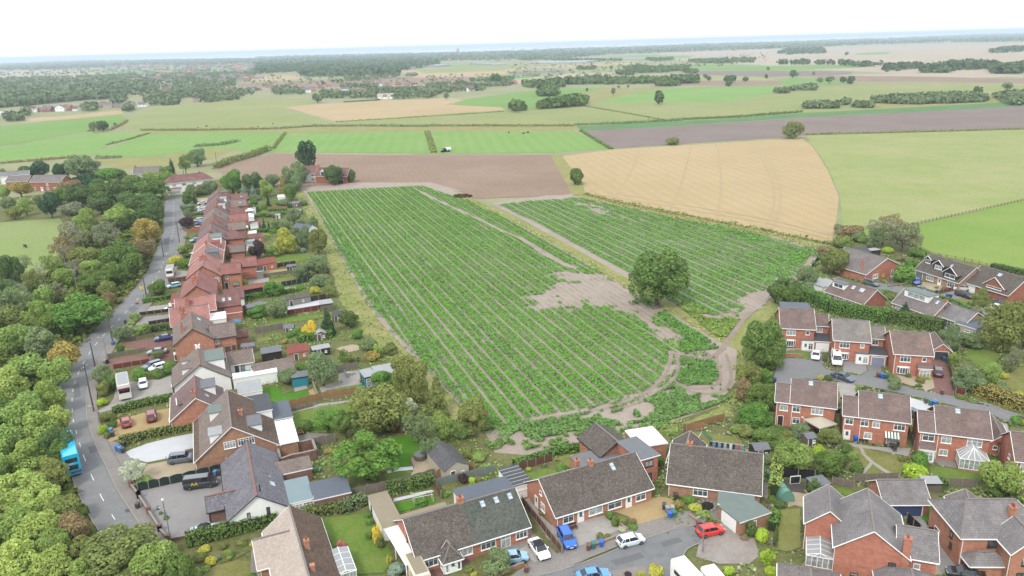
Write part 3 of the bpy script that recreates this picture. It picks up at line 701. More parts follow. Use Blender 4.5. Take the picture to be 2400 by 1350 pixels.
def hedge(pts,w,h,col,label,group=None,name="hedge",leaf=.24,px=True,dens=22,rough=.1,core_on=True):
    """a clipped or rough hedge along a line: a dense body clad in leaves"""
    P = GN(pts) if px else [Vector((*p,0)) for p in pts]
    O = P[0].copy(); c,n = [],[]
    core = MB()
    for a,b in zip(P,P[1:]):
        d = b - a; Lh = d.length; d.normalize(); q = Vector((d.y,-d.x,0))
        k = int(Lh * (w + 2 * h) * dens)
        u = NR.uniform(-.1,Lh + .1,k); f = NR.random(k) * (w + 2 * h)
        side = np.where(f < h,-1,np.where(f > h + w,1,0))
        off = np.where(side == 0,f - h - w / 2,side * w / 2); z = np.where(side == -1,f,np.where(side == 1,f - h - w,h))
        wob = (vnoise(u + a.x,u * 0 + a.y,1.3,3) - .5) * rough * 4
        off = off + side * (wob * .5 + NR.normal(0,rough,k)); z = z + (side == 0) * (wob + NR.normal(0,rough,k)) - (side != 0) * .02
        c.append(np.stack([a.x + d.x * u + q.x * off - O.x,a.y + d.y * u + q.y * off - O.y,np.maximum(z,.05)],1))
        nn = np.stack([q.x * side,q.y * side,(side == 0) * 1.0 + .25],1) + NR.normal(0,.45,(k,3)); n.append(nn)
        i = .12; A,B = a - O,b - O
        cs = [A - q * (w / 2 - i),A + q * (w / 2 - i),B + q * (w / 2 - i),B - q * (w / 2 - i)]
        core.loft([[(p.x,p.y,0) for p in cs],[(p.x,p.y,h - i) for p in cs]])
    me = leaf_mesh(name,np.concatenate(c),np.concatenate(n),leaf * NR.uniform(.7,1.3,sum(map(len,c))),LEAF)
    o = put(name,me,None,T(*O),leaf_col(col,.03)); tag(o,label, "hedge",group)
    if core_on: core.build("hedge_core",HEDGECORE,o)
    return o
# ------------------------------------------------------------------ building materials
UPVC = plain("white_frames",(.74,.74,.72),.5,.08,2)
RENDER_W = plain("white_render",(.70,.70,.68),.8,.1,.8)
RENDER_C = plain("cream_render",C(238,226,204),.85,.1,.8)
GUTTER = plain("black_gutter",C(58,56,58),.5,.2,3)
DARKWOOD = plain("dark_stained_wood",C(74,66,62),.8,.3,3)
BRICK = {"red": brick("red_brick",C(214,142,118,1.45)), "orange": brick("orange_brick",C(214,152,124,1.45)), "brown": brick("brown_brick",C(196,150,120,1.45)), "russet": brick("russet_brick",C(190,122,98,1.4)),
         "buff": brick("buff_brick",C(200,164,138,1.4)), "white": RENDER_W, "cream": RENDER_C, "grey": plain("grey_render",C(176,172,166),.9,.15,1),
         "wood": plain("weathered_boards",C(150,136,122),.9,.3,2), "darkwood": DARKWOOD, "teal": plain("turquoise_boards",C(60,176,196),.7,.12,2), "rubble": brick("old_pink_brick",C(190,142,128),.6)}
ROOF = {"brown": tiles("brown_tiles",C(146,130,122),speck=C(170,156,146)), "mossy": tiles("mossy_tiles",C(126,116,108),lift=1.2,moss=C(98,90,78),amount=.32,speck=C(162,150,142)),
        "greenslate": tiles("mossy_green_slates",C(112,116,108),moss=C(86,92,76),amount=.35,row=.25), "greyb": tiles("grey_brown_tiles",C(140,130,128),speck=C(166,158,152)),
        "red": tiles("red_tiles",C(178,122,114),wear=.3), "pink": tiles("new_red_tiles",C(198,142,132),wear=.28), "dkred": tiles("dark_red_tiles",C(154,114,108),wear=.35),
        "slate": tiles("blue_slates",C(136,132,140),C(118,112,122),row=.22,speck=C(168,166,170)), "plum": tiles("plum_tiles",C(140,116,116),speck=C(160,140,136)),
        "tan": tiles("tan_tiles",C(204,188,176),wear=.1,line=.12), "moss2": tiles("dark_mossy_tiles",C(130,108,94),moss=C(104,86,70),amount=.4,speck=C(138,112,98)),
        "conc": tiles("ridged_brown_tiles",C(150,128,122),row=.36,line=.55,lich=None), "lich": tiles("lichen_tiles",C(152,130,122),row=.36,line=.5,lich=C(206,142,78)),
        "lichg": tiles("grey_lichen_tiles",C(160,152,146),row=.36,line=.5,lich=C(208,150,84)), "grey": tiles("grey_tiles",C(156,150,150),row=.34,line=.4), "dkgrey": tiles("charcoal_tiles",C(112,110,114),row=.34)}
FLAT = {"white": plain("white_membrane",(.68,.69,.70),.7,.08,.7), "grey": plain("grey_felt",C(150,152,158),.85,.15,.8), "green": plain("green_felt",C(150,164,158),.85,.15,.8),
        "dark": plain("dark_felt",C(106,108,114),.85,.15,.8), "tan": plain("tan_felt",C(190,176,150),.9,.1,.6), "slate": plain("blue_grey_rubber",C(128,134,148),.8,.1,.7),
        "teal": plain("teal_glass_roof",C(160,184,190),.3,.08,.5), "pale": plain("pale_sheet",C(206,208,210),.7,.1,.6), "red": plain("red_felt",C(176,104,92),.85,.15,.8)}
GLASS = None
def _glass(name,c,rough=.06):
    m,nt,bs = nodes(name)
    n = noise(nt,coords(nt),1.7,3)
    L(nt,ramp(nt,n,[(.35,tuple(x * .6 for x in c)),(.65,tuple(min(1,x * 1.5) for x in c))]),bs.inputs["Base Color"])
    bs.inputs["Roughness"].default_value = rough; bs.inputs["Specular IOR Level"].default_value = .7
    return m
GLASS = _glass("window_glass",(.07,.08,.09)); GLASS_L = _glass("curtain_sky_glass",(.26,.28,.28),.15); GLASS_S = _glass("sky_glass",(.30,.36,.42),.08)  # window panes: base colours lightened for pale curtains and reflected sky
PAINT = painted("door_paint",.5,var=.08)
_cache = {}
def win_mesh(w,h,n,tr,dark=False):
    k = ("win",round(w,2),round(h,2),n,tr,dark)
    if k not in _cache:
        f = MB(); t = .085
        f.box(-w / 2,-.07,0,-w / 2 + t,0,h); f.box(w / 2 - t,-.07,0,w / 2,0,h)
        f.box(-w / 2 + t,-.07,0,w / 2 - t,0,t); f.box(-w / 2 + t,-.07,h - t,w / 2 - t,0,h)
        for i in range(1,n):
            x = -w / 2 + w * i / n; f.box(x - .03,-.066,t,x + .03,0,h - t)
        if tr: f.box(-w / 2 + t,-.064,h * .68,w / 2 - t,0,h * .68 + .05)
        p = MB(); p.face([(-w / 2 + t * .5,-.03,t * .5),(w / 2 - t * .5,-.03,t * .5),(w / 2 - t * .5,-.03,h - t * .5),(-w / 2 + t * .5,-.03,h - t * .5)])
        s = MB(); s.box(-w / 2 - .06,-.14,-.09,w / 2 + .06,0.0,-.005)
        fm = DARKWOOD if dark else UPVC
        _cache[k] = (f.mesh("window",fm),p.mesh("pane",GLASS),s.mesh("sill",fm),p.mesh("pane",GLASS_L))
    return _cache[k]
_wn = [0]
def window(root,M,w,h,n=2,tr=False,dark=False,light=None):
    f,p,s,pl = win_mesh(w,h,n,tr,dark); _wn[0] += 1
    o = put("window",f,root,M)
    lt = light if light is not None else (_wn[0] * 7 % 5 < 2)
    put("pane",pl if lt else p,o); put("sill",s,o)
    return o
def door(root,M,w=.95,h=2.05,col=(.7,.7,.68),glass=True):
    k = ("door",w,h,glass)
    if k not in _cache:
        f = MB(); f.box(-w / 2 - .08,-.06,0,-w / 2,0,h + .08); f.box(w / 2,-.06,0,w / 2 + .08,0,h + .08); f.box(-w / 2,-.06,h,w / 2,0,h + .08)
        l = MB(); l.box(-w / 2,-.045,0,w / 2,0,h)
        p = MB(); p.box(-w * .25,-.055,h * .5,w * .25,-.04,h * .9) if glass else p.box(-.02,-.05,h * .4,.02,-.04,h * .5)
        hd = MB(); hd.box(w * .34,-.1,h * .47,w * .40,-.045,h * .53)
        _cache[k] = (l.mesh("door",PAINT),f.mesh("door_frame",UPVC),p.mesh("door_glass",GLASS),hd.mesh("handle",GUTTER))
    l,f,p,hd = _cache[k]
    o = put("door",l,root,M,col); put("door_frame",f,o); put("door_glass",p,o); put("handle",hd,o)
    return o
def garage_door(root,M,w=2.4,h=2.1,col=(.7,.7,.68),frame=True):
    k = ("gar",w,h)
    if k not in _cache:
        l = MB(); n = 7
        for i in range(n): l.box(-w / 2,-.05 - .012 * (i % 2),h * i / n + .004,w / 2,0,h * (i + 1) / n - .004)
        f = MB(); f.box(-w / 2 - .12,-.08,0,-w / 2 - .002,0,h + .12); f.box(w / 2 + .002,-.08,0,w / 2 + .12,0,h + .12); f.box(-w / 2,-.08,h + .002,w / 2,0,h + .12)
        _cache[k] = (l.mesh("garage_door",PAINT),f.mesh("door_frame",UPVC))
    o = put("garage_door",_cache[k][0],root,M,col)
    if frame: put("door_frame",_cache[k][1],o)
    return o
def bay(root,M,w=2.2,h=1.3,d=.55):
    k = ("bay",w,h)
    if k not in _cache:
        f,p,b = MB(),MB(),MB()
        a = [(-w / 2,0),(-w / 2 + d * .8,-d),(w / 2 - d * .8,-d),(w / 2,0)]
        f.slab([(x * 1.06,y * 1.12,h + .18) for x,y in a],.16); f.slab([(x * 1.04,y * 1.08,.06) for x,y in a],.1)
        for i,(x,y) in enumerate(a): f.box(x - .05,y - .05,.06,x + .05,y + .05,h + .04)
        for t in (.33,.67): f.box(-w / 2 + d * .8 + (w - 1.6 * d) * t - .03,-d - .03,.06,-w / 2 + d * .8 + (w - 1.6 * d) * t + .03,-d + .03,h + .04)
        for (x,y),(x2,y2) in zip(a,a[1:]): p.face([(x,y,.06),(x2,y2,.06),(x2,y2,h + .04),(x,y,h + .04)])
        _cache[k] = (f.mesh("bay_window",UPVC),p.mesh("pane",GLASS))
    o = put("bay_window",_cache[k][0],root,M); put("pane",_cache[k][1],o)
    return o
def frame_from(A,B,z):
    """two eave corners; or a corner (photo point, or a world point with a third zero) with (width, bearing in degrees)"""
    a = Vector(A) if len(A) == 3 else G(*A,z)
    if len(B) == 2 and B[0] < 40: return Vector((a.x,a.y,0)),math.radians(B[1]),B[0]
    b = G(*B,z); d = b - a
    return Vector((a.x,a.y,0)),math.atan2(d.y,d.x),d.length
def rel(root,o,rz): return root.matrix_basis.inverted() @ (Matrix.Translation(o) @ Matrix.Rotation(rz,4,'Z'))
def wall_M(M,side,W,D,u,z):
    if side == "f": return M @ T(u,0,z)
    if side == "r": return M @ T(W,u,z,math.pi / 2)
    if side == "l": return M @ T(0,D - u,z,-math.pi / 2)
    return M @ T(W - u,D,z,math.pi)
def fit(root,M,W,D,items):
    """windows and doors: (side, kind, position along the wall 0..1, sill height, width, height)"""
    for it in items:
        sd,kd,u,z,w,h = it[:6]; ex = it[6] if len(it) > 6 else None
        Q = wall_M(M,sd,W,D,u * (W if sd in "fb" else D),z)
        if kd[0] == "w": window(root,Q,w,h,int(kd[1:] or 2),tr=h > 1.1,light=ex)
        elif kd[0] == "k": window(root,Q,w,h,int(kd[1:] or 2),dark=True)
        elif kd == "d": door(root,Q,w,h,ex or (.7,.7,.68))
        elif kd == "p": door(root,Q,w,h,ex or (.7,.7,.68),False)
        elif kd == "g": garage_door(root,Q,w,h,ex or (.7,.7,.68))
        elif kd == "b": bay(root,Q,w,h)
        elif kd == "v": put("vent_flue",_one("flue",lambda mb: mb.box(-.15,-.12,0,.15,0,.25),UPVC),root,Q)
def _one(key,fn,mat):
    if key not in _cache:
        mb = MB(); fn(mb); _cache[key] = mb.mesh(key,mat)
    return _cache[key]
POT = plain("clay_pot",C(196,110,82),.9,.2,4)
def chimney(root,M,x,y,z,w=.6,d=.9,h=1.3,pots=2,wall="red",below=1.2):
    mb = MB(); mb.box(-w / 2,-d / 2,-below,w / 2,d / 2,h); mb.box(-w / 2 - .07,-d / 2 - .07,h,w / 2 + .07,d / 2 + .07,h + .16)
    o = mb.build("chimney",BRICK[wall],root,M @ T(x,y,z))
    pm = _one("pot",lambda m: m.lathe([(.13,0),(.11,.35),(.14,.38),(.14,.45),(.09,.45)],8),POT)
    for i in range(pots): put("chimney_pot",pm,o,T(0,(i - (pots - 1) / 2) * d / max(pots,1) * .85,h + .16))
    fl = MB(); fl.box(-w / 2 - .12,-d / 2 - .12,-below,w / 2 + .12,d / 2 + .12,-below * .25); fl.build("flashing",plain("lead",C(150,152,156),.6,.1,3),o)
    return o
class Blk: pass
FOOT = []
def block(root,M,W,D,eave=2.6,rise=2.4,roof="par",wall="red",tile="brown",over=.3,hip=(0,0),trim="white",ridge=.5,flatc="grey",items=(),sky=(),chim=(),t=.13,tile2=None,split=None,parapet=0,base=None):
    """one volume of a building: walls with gables, roof, ridge, fascia, gutters; openings; roof lights; chimneys.
    par: ridge along the front; perp: gable to the front; flat / mono: low roofs"""
    TR = UPVC if trim == "white" else GUTTER
    wm = BRICK[wall]
    b = Blk(); b.root,b.M,b.W,b.D,b.eave = root,M,W,D,eave
    WM = root.matrix_basis @ M; FOOT.append([(WM @ Vector(q)) for q in ((0,0,0),(W,0,0),(W,D,0),(0,D,0))])
    w = MB()
    if roof in ("flat", "mono"):
        zb = eave + (rise if roof == "mono" else 0)
        w.box(0,0,0,W,D,eave,skip="tkb") if roof == "mono" else w.box(0,0,0,W,D,eave,skip="tb")
        if roof == "mono":
            w.face([(W,D,0),(0,D,0),(0,D,zb),(W,D,zb)])
            for x in (0,W): w.face([(x,0,eave),(x,D,eave),(x,D,zb)],0,[(0,eave),(D,eave),(D,zb)])
        w.build("wall",wm,root,M)
        q = [(-over,-over,eave + .16),(W + over,-over,eave + .16),(W + over,D + over * .5,zb + .16),(-over,D + over * .5,zb + .16)]
        MB().slab(q,.14).build("roof",FLAT[flatc] if flatc in FLAT else ROOF[flatc],root,M)
        f = MB(); f.box(-over - .03,-over - .03,eave - .04,W + over + .03,-over - .002,eave + .14); f.build("fascia",TR,root,M)
    else:
        par = roof == "par"
        Lg,S = (W,D) if par else (D,W)
        mp = (lambda l,s,z: (l,s,z)) if par else (lambda l,s,z: (s,l,z))
        rs = S * ridge
        h1,h2 = (hip if isinstance(hip,tuple) else (hip,hip))
        w.box(0,0,0,W,D,eave,skip="tb")
        for l,hh in ((0,h1),(Lg,h2)):
            if not hh: w.face([mp(l,0,eave),mp(l,S,eave),mp(l,rs,eave + rise)],0,[(0,eave),(S,eave),(rs,eave + rise)])
        w.build("wall",wm,root,M)
        s1,s2 = rise / rs,rise / (S - rs); zt = eave + rise + t
        e1,e2 = eave - over * s1 + t,eave - over * s2 + t
        la,lb = (-over if not h1 else -over),Lg + over
        ra,rb = (la if not h1 else h1),(lb if not h2 else Lg - h2)
        k1,k2 = math.hypot(1,s1),math.hypot(1,s2)
        def slope(x0,x1):
            m_ = MB()
            f = lambda l: max(la,min(lb,l))
            A = [(x0,-over,e1),(x1,-over,e1),(min(x1,rb),rs,zt),(max(x0,ra),rs,zt)]
            B = [(x1,S + over,e2),(x0,S + over,e2),(max(x0,ra),rs,zt),(min(x1,rb),rs,zt)]
            m_.slab([mp(*p) for p in A],t,0,[(p[0],(p[1] + over) * k1) for p in A])
            m_.slab([mp(*p) for p in B],t,0,[(p[0],(S + over - p[1]) * k2) for p in B])
            return m_
        if split is not None:
            xs = la + (lb - la) * split
            slope(la,xs).build("roof",ROOF[tile],root,M); slope(xs + .004,lb).build("roof",ROOF[tile2],root,M)
        else:
            m_ = slope(la,lb)
            for hh,l0,l1 in ((h1,la,ra),(h2,lb,rb)):
                if hh:
                    Tq = [(l0,-over,e1),(l0,S + over,e2),(l1,rs,zt)]
                    m_.slab([mp(*p) for p in Tq],t,0,[(p[1],abs(p[0] - l0) * 1.2) for p in Tq])
            m_.build("roof",ROOF[tile],root,M)
        rc = MB(); rc.box(*mp(ra,rs - .13,zt - .05),*mp(rb,rs + .13,zt + .07))
        for hh,l0,l1 in ((h1,la,ra),(h2,lb,rb)):
            if hh:
                for yy,ee in ((-over,e1),(S + over,e2)): rc.bar(mp(l0,yy,ee),mp(l1,rs,zt),.11,n=4)
        rc.build("ridge_tiles",plain("ridge_" + tile,tuple(c * 1.12 for c in (C(176,128,112) if tile in ("slate", "plum", "brown", "dkred", "red") else C(160,150,146))),.9,.2,3),root,M)
        for l,sg,hh in ((la,-1,h1),(lb,1,h2)):
            if hh:
                MB().box(*mp(l + sg * .005,-over,e1 - .2),*mp(l + sg * .11,S + over,e1 - .06)).build("gutter",TR,root,M); continue
            fb = MB()
            for (y0,z0),(y1,z1) in (((-over,e1),(rs,zt)),((S + over,e2),(rs,zt))):
                x0,x1 = l + sg * .004,l + sg * .06
                fb.loft([[mp(x0,y0,z0 - .13),mp(x1,y0,z0 - .13),mp(x1,y0,z0 + .015),mp(x0,y0,z0 + .015)],[mp(x0,y1,z1 - .13),mp(x1,y1,z1 - .13),mp(x1,y1,z1 + .015),mp(x0,y1,z1 + .015)]])
            fb.build("fascia",TR,root,M)
        MB().box(*mp(la,-over - .12,e1 - .2),*mp(lb,-over - .004,e1 - .07)).build("gutter",TR,root,M)
        MB().box(*mp(la,S + over + .004,e2 - .2),*mp(lb,S + over + .12,e2 - .07)).build("gutter",TR,root,M)
        dp = MB(); dp.bar(mp(.15,-.08,0),mp(.15,-.08,eave - .1),.05,n=6); dp.build("drainpipe",TR,root,M)
        b.mp,b.rs,b.rise,b.s1,b.zt,b.t,b.S,b.Lg = mp,rs,rise,s1,zt,t,S,Lg
        def on_slope(l,v,side=1):           # v: 0 eave .. 1 ridge
            y = v * rs if side == 1 else S - v * (S - rs)
            return mp(l,y,eave + v * rise + t),(math.atan(s1) if side == 1 else math.atan(s2)),side
        b.on = on_slope
        for it in sky:
            l,v,w_,h_ = it[:4]; side = it[4] if len(it) > 4 else 1
            p,a,sd = on_slope(l * Lg,v,side)
            km = ("sky",w_,h_)
            if km not in _cache:
                fm = MB(); fm.box(-w_ / 2,-h_ / 2,0,w_ / 2,h_ / 2,.1); pm = MB(); pm.face([(-w_ / 2 + .07,-h_ / 2 + .07,.106),(w_ / 2 - .07,-h_ / 2 + .07,.106),(w_ / 2 - .07,h_ / 2 - .07,.106),(-w_ / 2 + .07,h_ / 2 - .07,.106)])
                _cache[km] = (fm.mesh("skylight",plain("skylight_frame",C(190,192,196),.5,.1,2)),pm.mesh("pane",GLASS_S))
            base_r = 0 if par else -math.pi / 2
            if par: Q = M @ T(*p) @ Matrix.Rotation(a if sd == 1 else -a,4,'X')
            else: Q = M @ T(*p) @ Matrix.Rotation(-a if sd == 1 else a,4,'Y')
            o = put("skylight",_cache[km][0],root,Q); put("pane",_cache[km][1],o)
    for c in chim:
        x,y,z = c[:3]; chimney(root,M,x * W,y * D,z,*c[3:])
    fit(root,M,W,D,items)
    return b
def building(name,A,B,label,cat="house",D=8,group=None,**kw):
    """a building placed by its two front eave corners as surveyed"""
    o,rz,W = frame_from(A,B,kw.get("eave",2.6))
    root = thing(name,o,rz,label,cat,group)
    root["w"] = W; del root["w"]
    b = block(root,Matrix.Identity(4),W,D,**kw)
    return root,b
def wing(root,A,B,D,**kw):
    o,rz,W = frame_from(A,B,kw.get("eave",2.6))
    return block(root,rel(root,o,rz),W,D,**kw)
def dormer(b,l,v,w=2.2,h=1.3,depth=2.2,side=1,kind="flat",wall="white",roofc="grey",n=2,dark=False,glass=True):
    """a dormer standing out of a roof slope"""
    (x,y,z),a,sd = b.on(l * b.Lg,v,side)
    par = b.mp(1,0,0)[0] == 1
    rz = (0 if sd == 1 else math.pi) if par else (-math.pi / 2 if sd == 1 else math.pi / 2)
    Q = b.M @ T(x,y,z - .1,rz)
    mb = MB(); mb.box(-w / 2,0,-.2,w / 2,depth,h,skip="b")
    if kind == "gable": mb.face([(-w / 2,0,h),(w / 2,0,h),(0,0,h + w * .4)])
    o = mb.build("dormer",BRICK[wall],b.root,Q)
    rm = MB()
    if kind == "flat": rm.slab([(-w / 2 - .15,-.2,h + .16),(w / 2 + .15,-.2,h + .16),(w / 2 + .15,depth,h + .2),(-w / 2 - .15,depth,h + .2)],.14)
    else:
        for s in (-1,1): rm.slab([(0,-.25,h + w * .4 + .12),(s * (w / 2 + .25),-.25,h - .08),(s * (w / 2 + .25),depth + 1,h - .08),(0,depth + 1,h + w * .4 + .12)],.1)
    rm.build("dormer_roof",FLAT[roofc] if roofc in FLAT else ROOF[roofc],o)
    if kind == "gable":
        fm = MB()
        for s in (-1,1): fm.bar((0,-.3,h + w * .4 + .05),(s * (w / 2 + .25),-.3,h - .15),.09)
        fm.build("fascia",UPVC,o)
    if glass: window(o,T(0,0,.25,0),w * .72,h - .4,n,dark=dark)
    return o
def conservatory(root,A,B,D,eave=2.2,rise=1.1,hipped=True,base="red",roofc=None):
    """white glazed garden room with a faceted roof"""
    o,rz,W = frame_from(A,B,eave); M = rel(root,o,rz)
    f,p,bs = MB(),MB(),MB()
    bs.box(0,0,0,W,D,.55,skip="b")
    n = max(3,round(W / .75))
    for i in range(n + 1): f.box(W * i / n - .04,-.04,.55,W * i / n + .04,.04,eave)
    k = max(2,round(D / .8))
    for x in (0,W):
        for i in range(1,k + 1): f.box(x - .04,D * i / k - .04,.55,x + .04,D * i / k + .04,eave)
    f.box(-.08,-.1,eave,W + .08,.06,eave + .14); f.box(-.08,.06,eave,.04,D,eave + .14); f.box(W - .04,.06,eave,W + .08,D,eave + .14); f.box(-.06,-.06,.5,W + .06,0,.58)
    p.face([(0,0,.55),(W,0,.55),(W,0,eave),(0,0,eave)])
    for x in (0,W): p.face([(x,0,.55),(x,D,.55),(x,D,eave),(x,0,eave)])
    c = bs.build("conservatory",BRICK[base],root,M)
    f.build("conservatory_frame",UPVC,c); p.build("pane",GLASS_L,c)
    r,rb = MB(),MB(); z = eave + .14; ap = (W / 2,D * .5 if hipped else 0,z + rise); bk = (W / 2,D,z + rise)
    e = [(0,D,z),(0,0,z),(W * .25,-.05,z),(W * .5,-.08,z),(W * .75,-.05,z),(W,0,z),(W,D,z)]
    for a,b in zip(e[1:5],e[2:6]): r.face([a,b,ap])
    r.face([e[0],e[1],ap,bk]); r.face([e[5],e[6],bk,ap])
    for q in e[1:6]: rb.bar(q,ap,.045)
    for i in range(1,4):
        t = i / 4
        for x in (0,W): rb.bar((x,D * t,z),(W / 2,ap[1] + (D - ap[1]) * t,z + rise),.035)
    rb.bar(ap,bk,.07)
    r.build("conservatory_roof",roofc or FLAT["pale"],c); rb.build("roof_bars",UPVC,c)
    return c
def shed(A,B,D,label,wall="wood",roofc="grey",eave=1.9,rise=.5,kind="gable",name="garden_shed",cat="shed",col=None,items=(),group=None,over=.15):
    o,rz,W = frame_from(A,B,eave); root = thing(name,o,rz,label,cat,group); I = Matrix.Identity(4)
    if kind == "flat" or kind == "mono":
        b = block(root,I,W,D,eave=eave,rise=rise if kind == "mono" else 0,roof=kind,wall=wall,flatc=roofc,over=over,items=items,trim="dark" if wall != "white" else "white")
    else:
        w = MB(); par = kind == "gable"
        w.box(0,0,0,W,D,eave,skip="tb")
        if par:
            for x in (0,W): w.face([(x,0,eave),(x,D,eave),(x,D / 2,eave + rise)])
        else:
            for y in (0,D): w.face([(0,y,eave),(W,y,eave),(W / 2,y,eave + rise)])
        w.build("wall",BRICK[wall],root)
        r = MB(); g = over
        if par:
            k = rise / (D / 2); e = eave - g * k + .05
            for y0,y1 in ((-g,D / 2),(D + g,D / 2)): r.slab([(-g,y0,e),(W + g,y0,e),(W + g,y1,eave + rise + .06),(-g,y1,eave + rise + .06)],.06,0,[(0,0),(W,0),(W,D / 2),(0,D / 2)])
        else:
            k = rise / (W / 2); e = eave - g * k + .05
            for x0,x1 in ((-g,W / 2),(W + g,W / 2)): r.slab([(x0,-g,e),(x0,D + g,e),(x1,D + g,eave + rise + .06),(x1,-g,eave + rise + .06)],.06,0,[(0,0),(D,0),(D,W / 2),(0,W / 2)])
        r.build("roof",FLAT[roofc] if roofc in FLAT else ROOF[roofc],root)
        fit(root,I,W,D,items or [("f", "p",.35,.02,.8,min(1.75,eave - .1),C(120,108,96)),("f", "w1",.75,.9,.5,.5)])
    return root
# ------------------------------------------------------------------ fences and walls
CONC = plain("concrete_post",C(186,178,168),.9,.15,3)
FENCE = {"brown": plain("brown_fence",C(140,98,84),.9,.25,2), "tan": plain("tan_fence",C(196,150,102),.9,.2,2), "grey": plain("weathered_fence",C(160,148,134),.9,.25,2),
         "dark": plain("dark_fence",C(84,66,62),.9,.25,2), "green": plain("dark_green_panel",C(56,76,70),.8,.15,2), "white": RENDER_W, "red": plain("red_brown_fence",C(150,78,66),.9,.2,2), "pgreen": plain("green_grey_board",C(150,164,156),.85,.12,2), "black": plain("black_fence",C(48,46,50),.8,.2,2)}
def fence(pts,kind,label,h=1.7,step=1.85,wavy=0,base=.0,group=None,px=True,post=True,name="fence",cat="fence"):
    """posts and separate infill panels along a surveyed line; wavy: +1 arched, -1 dipped tops"""
    P = GN(pts) if px else [Vector((*p,0)) for p in pts]
    root = thing(name,P[0],0,label,cat,group)
    km = ("post",round(h,2))
    pm = _one("post%.2f" % h,lambda m: m.box(-.06,-.06,0,.06,.06,h + .08),CONC)
    for a,b in zip(P,P[1:]):
        d = b - a; n = max(1,round(d.length / step)); s = d.length / n; rz = math.atan2(d.y,d.x)
        key = ("panel",kind,round(s,1),h,wavy,base)
        if key not in _cache:
            m = MB(); w = round(s,1) - .13; k = 8
            z0 = base + .03
            top = [h + (wavy * .18 * math.sin(math.pi * i / k) if wavy else 0) for i in range(k + 1)]
            for i in range(k):
                x0,x1 = -w / 2 + w * i / k,-w / 2 + w * (i + 1) / k
                m.loft([[(x0,-.025,z0),(x1,-.025,z0),(x1,.025,z0),(x0,.025,z0)],[(x0,-.025,top[i]),(x1,-.025,top[i + 1]),(x1,.025,top[i + 1]),(x0,.025,top[i])]])
            for z in (z0 + .1,h * .55): m.box(-w / 2,-.04,z,w / 2,-.026,z + .07)
            gb = None
            if base:
                g = MB(); g.box(-w / 2,-.03,0,w / 2,.03,base); gb = g.mesh("gravel_board",CONC)
            _cache[key] = (m.mesh("panel",FENCE[kind]),gb)
        me,gb = _cache[key]
        for i in range(n):
            c = a + d * ((i + .5) / n) - P[0]
            o = put("panel",me,root,T(c.x,c.y,0,rz))
            if gb: put("gravel_board",gb,o)
            if post: c = a + d * (i / n) - P[0]; put("post",pm,root,T(c.x,c.y,0,rz))
    if post: c = P[-1] - P[0]; put("post",pm,root,T(c.x,c.y))
    return root
def low_wall(pts,label,h=.7,w=.25,wall="red",cope=True,px=True,piers=False,group=None,name="garden_wall",cat="wall"):
    P = GN(pts) if px else [Vector((*p,0)) for p in pts]; O = P[0]
    m,c = MB(),MB()
    for a,b in zip(P,P[1:]):
        d = (b - a).normalized(); q = Vector((d.y,-d.x,0))
        for mb,ww,z0,z1 in ((m,w,0,h),(c,w + .08,h + .001,h + .08)):
            cs = [a - O - q * ww / 2,a - O + q * ww / 2,b - O + q * ww / 2,b - O - q * ww / 2]
            mb.loft([[(p.x,p.y,z0) for p in cs],[(p.x,p.y,z1) for p in cs]])
    root = m.build(name,BRICK[wall] if wall in BRICK else FENCE[wall],None,T(*O)); tag(root,label,cat,group)
    if cope: c.build("coping",CONC,root)
    if piers:
        for p in P:
            q = MB(); q.box(-.24,-.24,0,.24,.24,h + .45); q.box(-.3,-.3,h + .45,.3,.3,h + .58); q.build("pier",BRICK[wall],root,T(*(p - O)))
    return root
# ------------------------------------------------------------------ vehicles
CARP = painted("car_paint",.3,.15,.8); TYRE = plain("tyre",C(50,50,52),.9,.1,5); RIM = plain("alloy",C(170,172,176),.4,.1,5,.6)
CARGLASS = _glass("car_glass",(.02,.022,.026),.05); TRIMB = plain("black_plastic",C(52,52,54),.6,.15,5)
LAMPW = plain("headlamp_lens",(.6,.62,.64),.2,.05,4); LAMPR = plain("tail_lamp",C(190,40,40),.25,.1,4); PLATEY = plain("yellow_plate",C(230,200,70),.5,.05,4); PLATEW = plain("white_plate",(.7,.7,.68),.5,.05,4)
CARS = {  # side profiles: (x,z) of body top,then cabin bottom/top; length,width
 "hatch": dict(L=4.05,W=1.76,hood=.92,deck=.98,wind=(.92,1.55),back=(3.45,3.9),roof=1.47,belt=.96),
 "saloon": dict(L=4.6,W=1.82,hood=.86,deck=.96,wind=(1.15,1.85),back=(3.2,4.0),roof=1.43,belt=.93),
 "suv": dict(L=4.45,W=1.86,hood=1.05,deck=1.1,wind=(1.0,1.55),back=(3.85,4.35),roof=1.68,belt=1.08),
 "estate": dict(L=4.7,W=1.82,hood=.9,deck=1.0,wind=(1.1,1.8),back=(4.0,4.6),roof=1.5,belt=.96),
 "convertible": dict(L=4.2,W=1.8,hood=.82,deck=.9,wind=(1.2,1.75),back=(2.7,3.2),roof=1.32,belt=.88),
 "van": dict(L=5.2,W=1.98,hood=1.15,deck=1.2,wind=(.55,1.25),back=(5.1,5.2),roof=2.0,belt=1.2)}
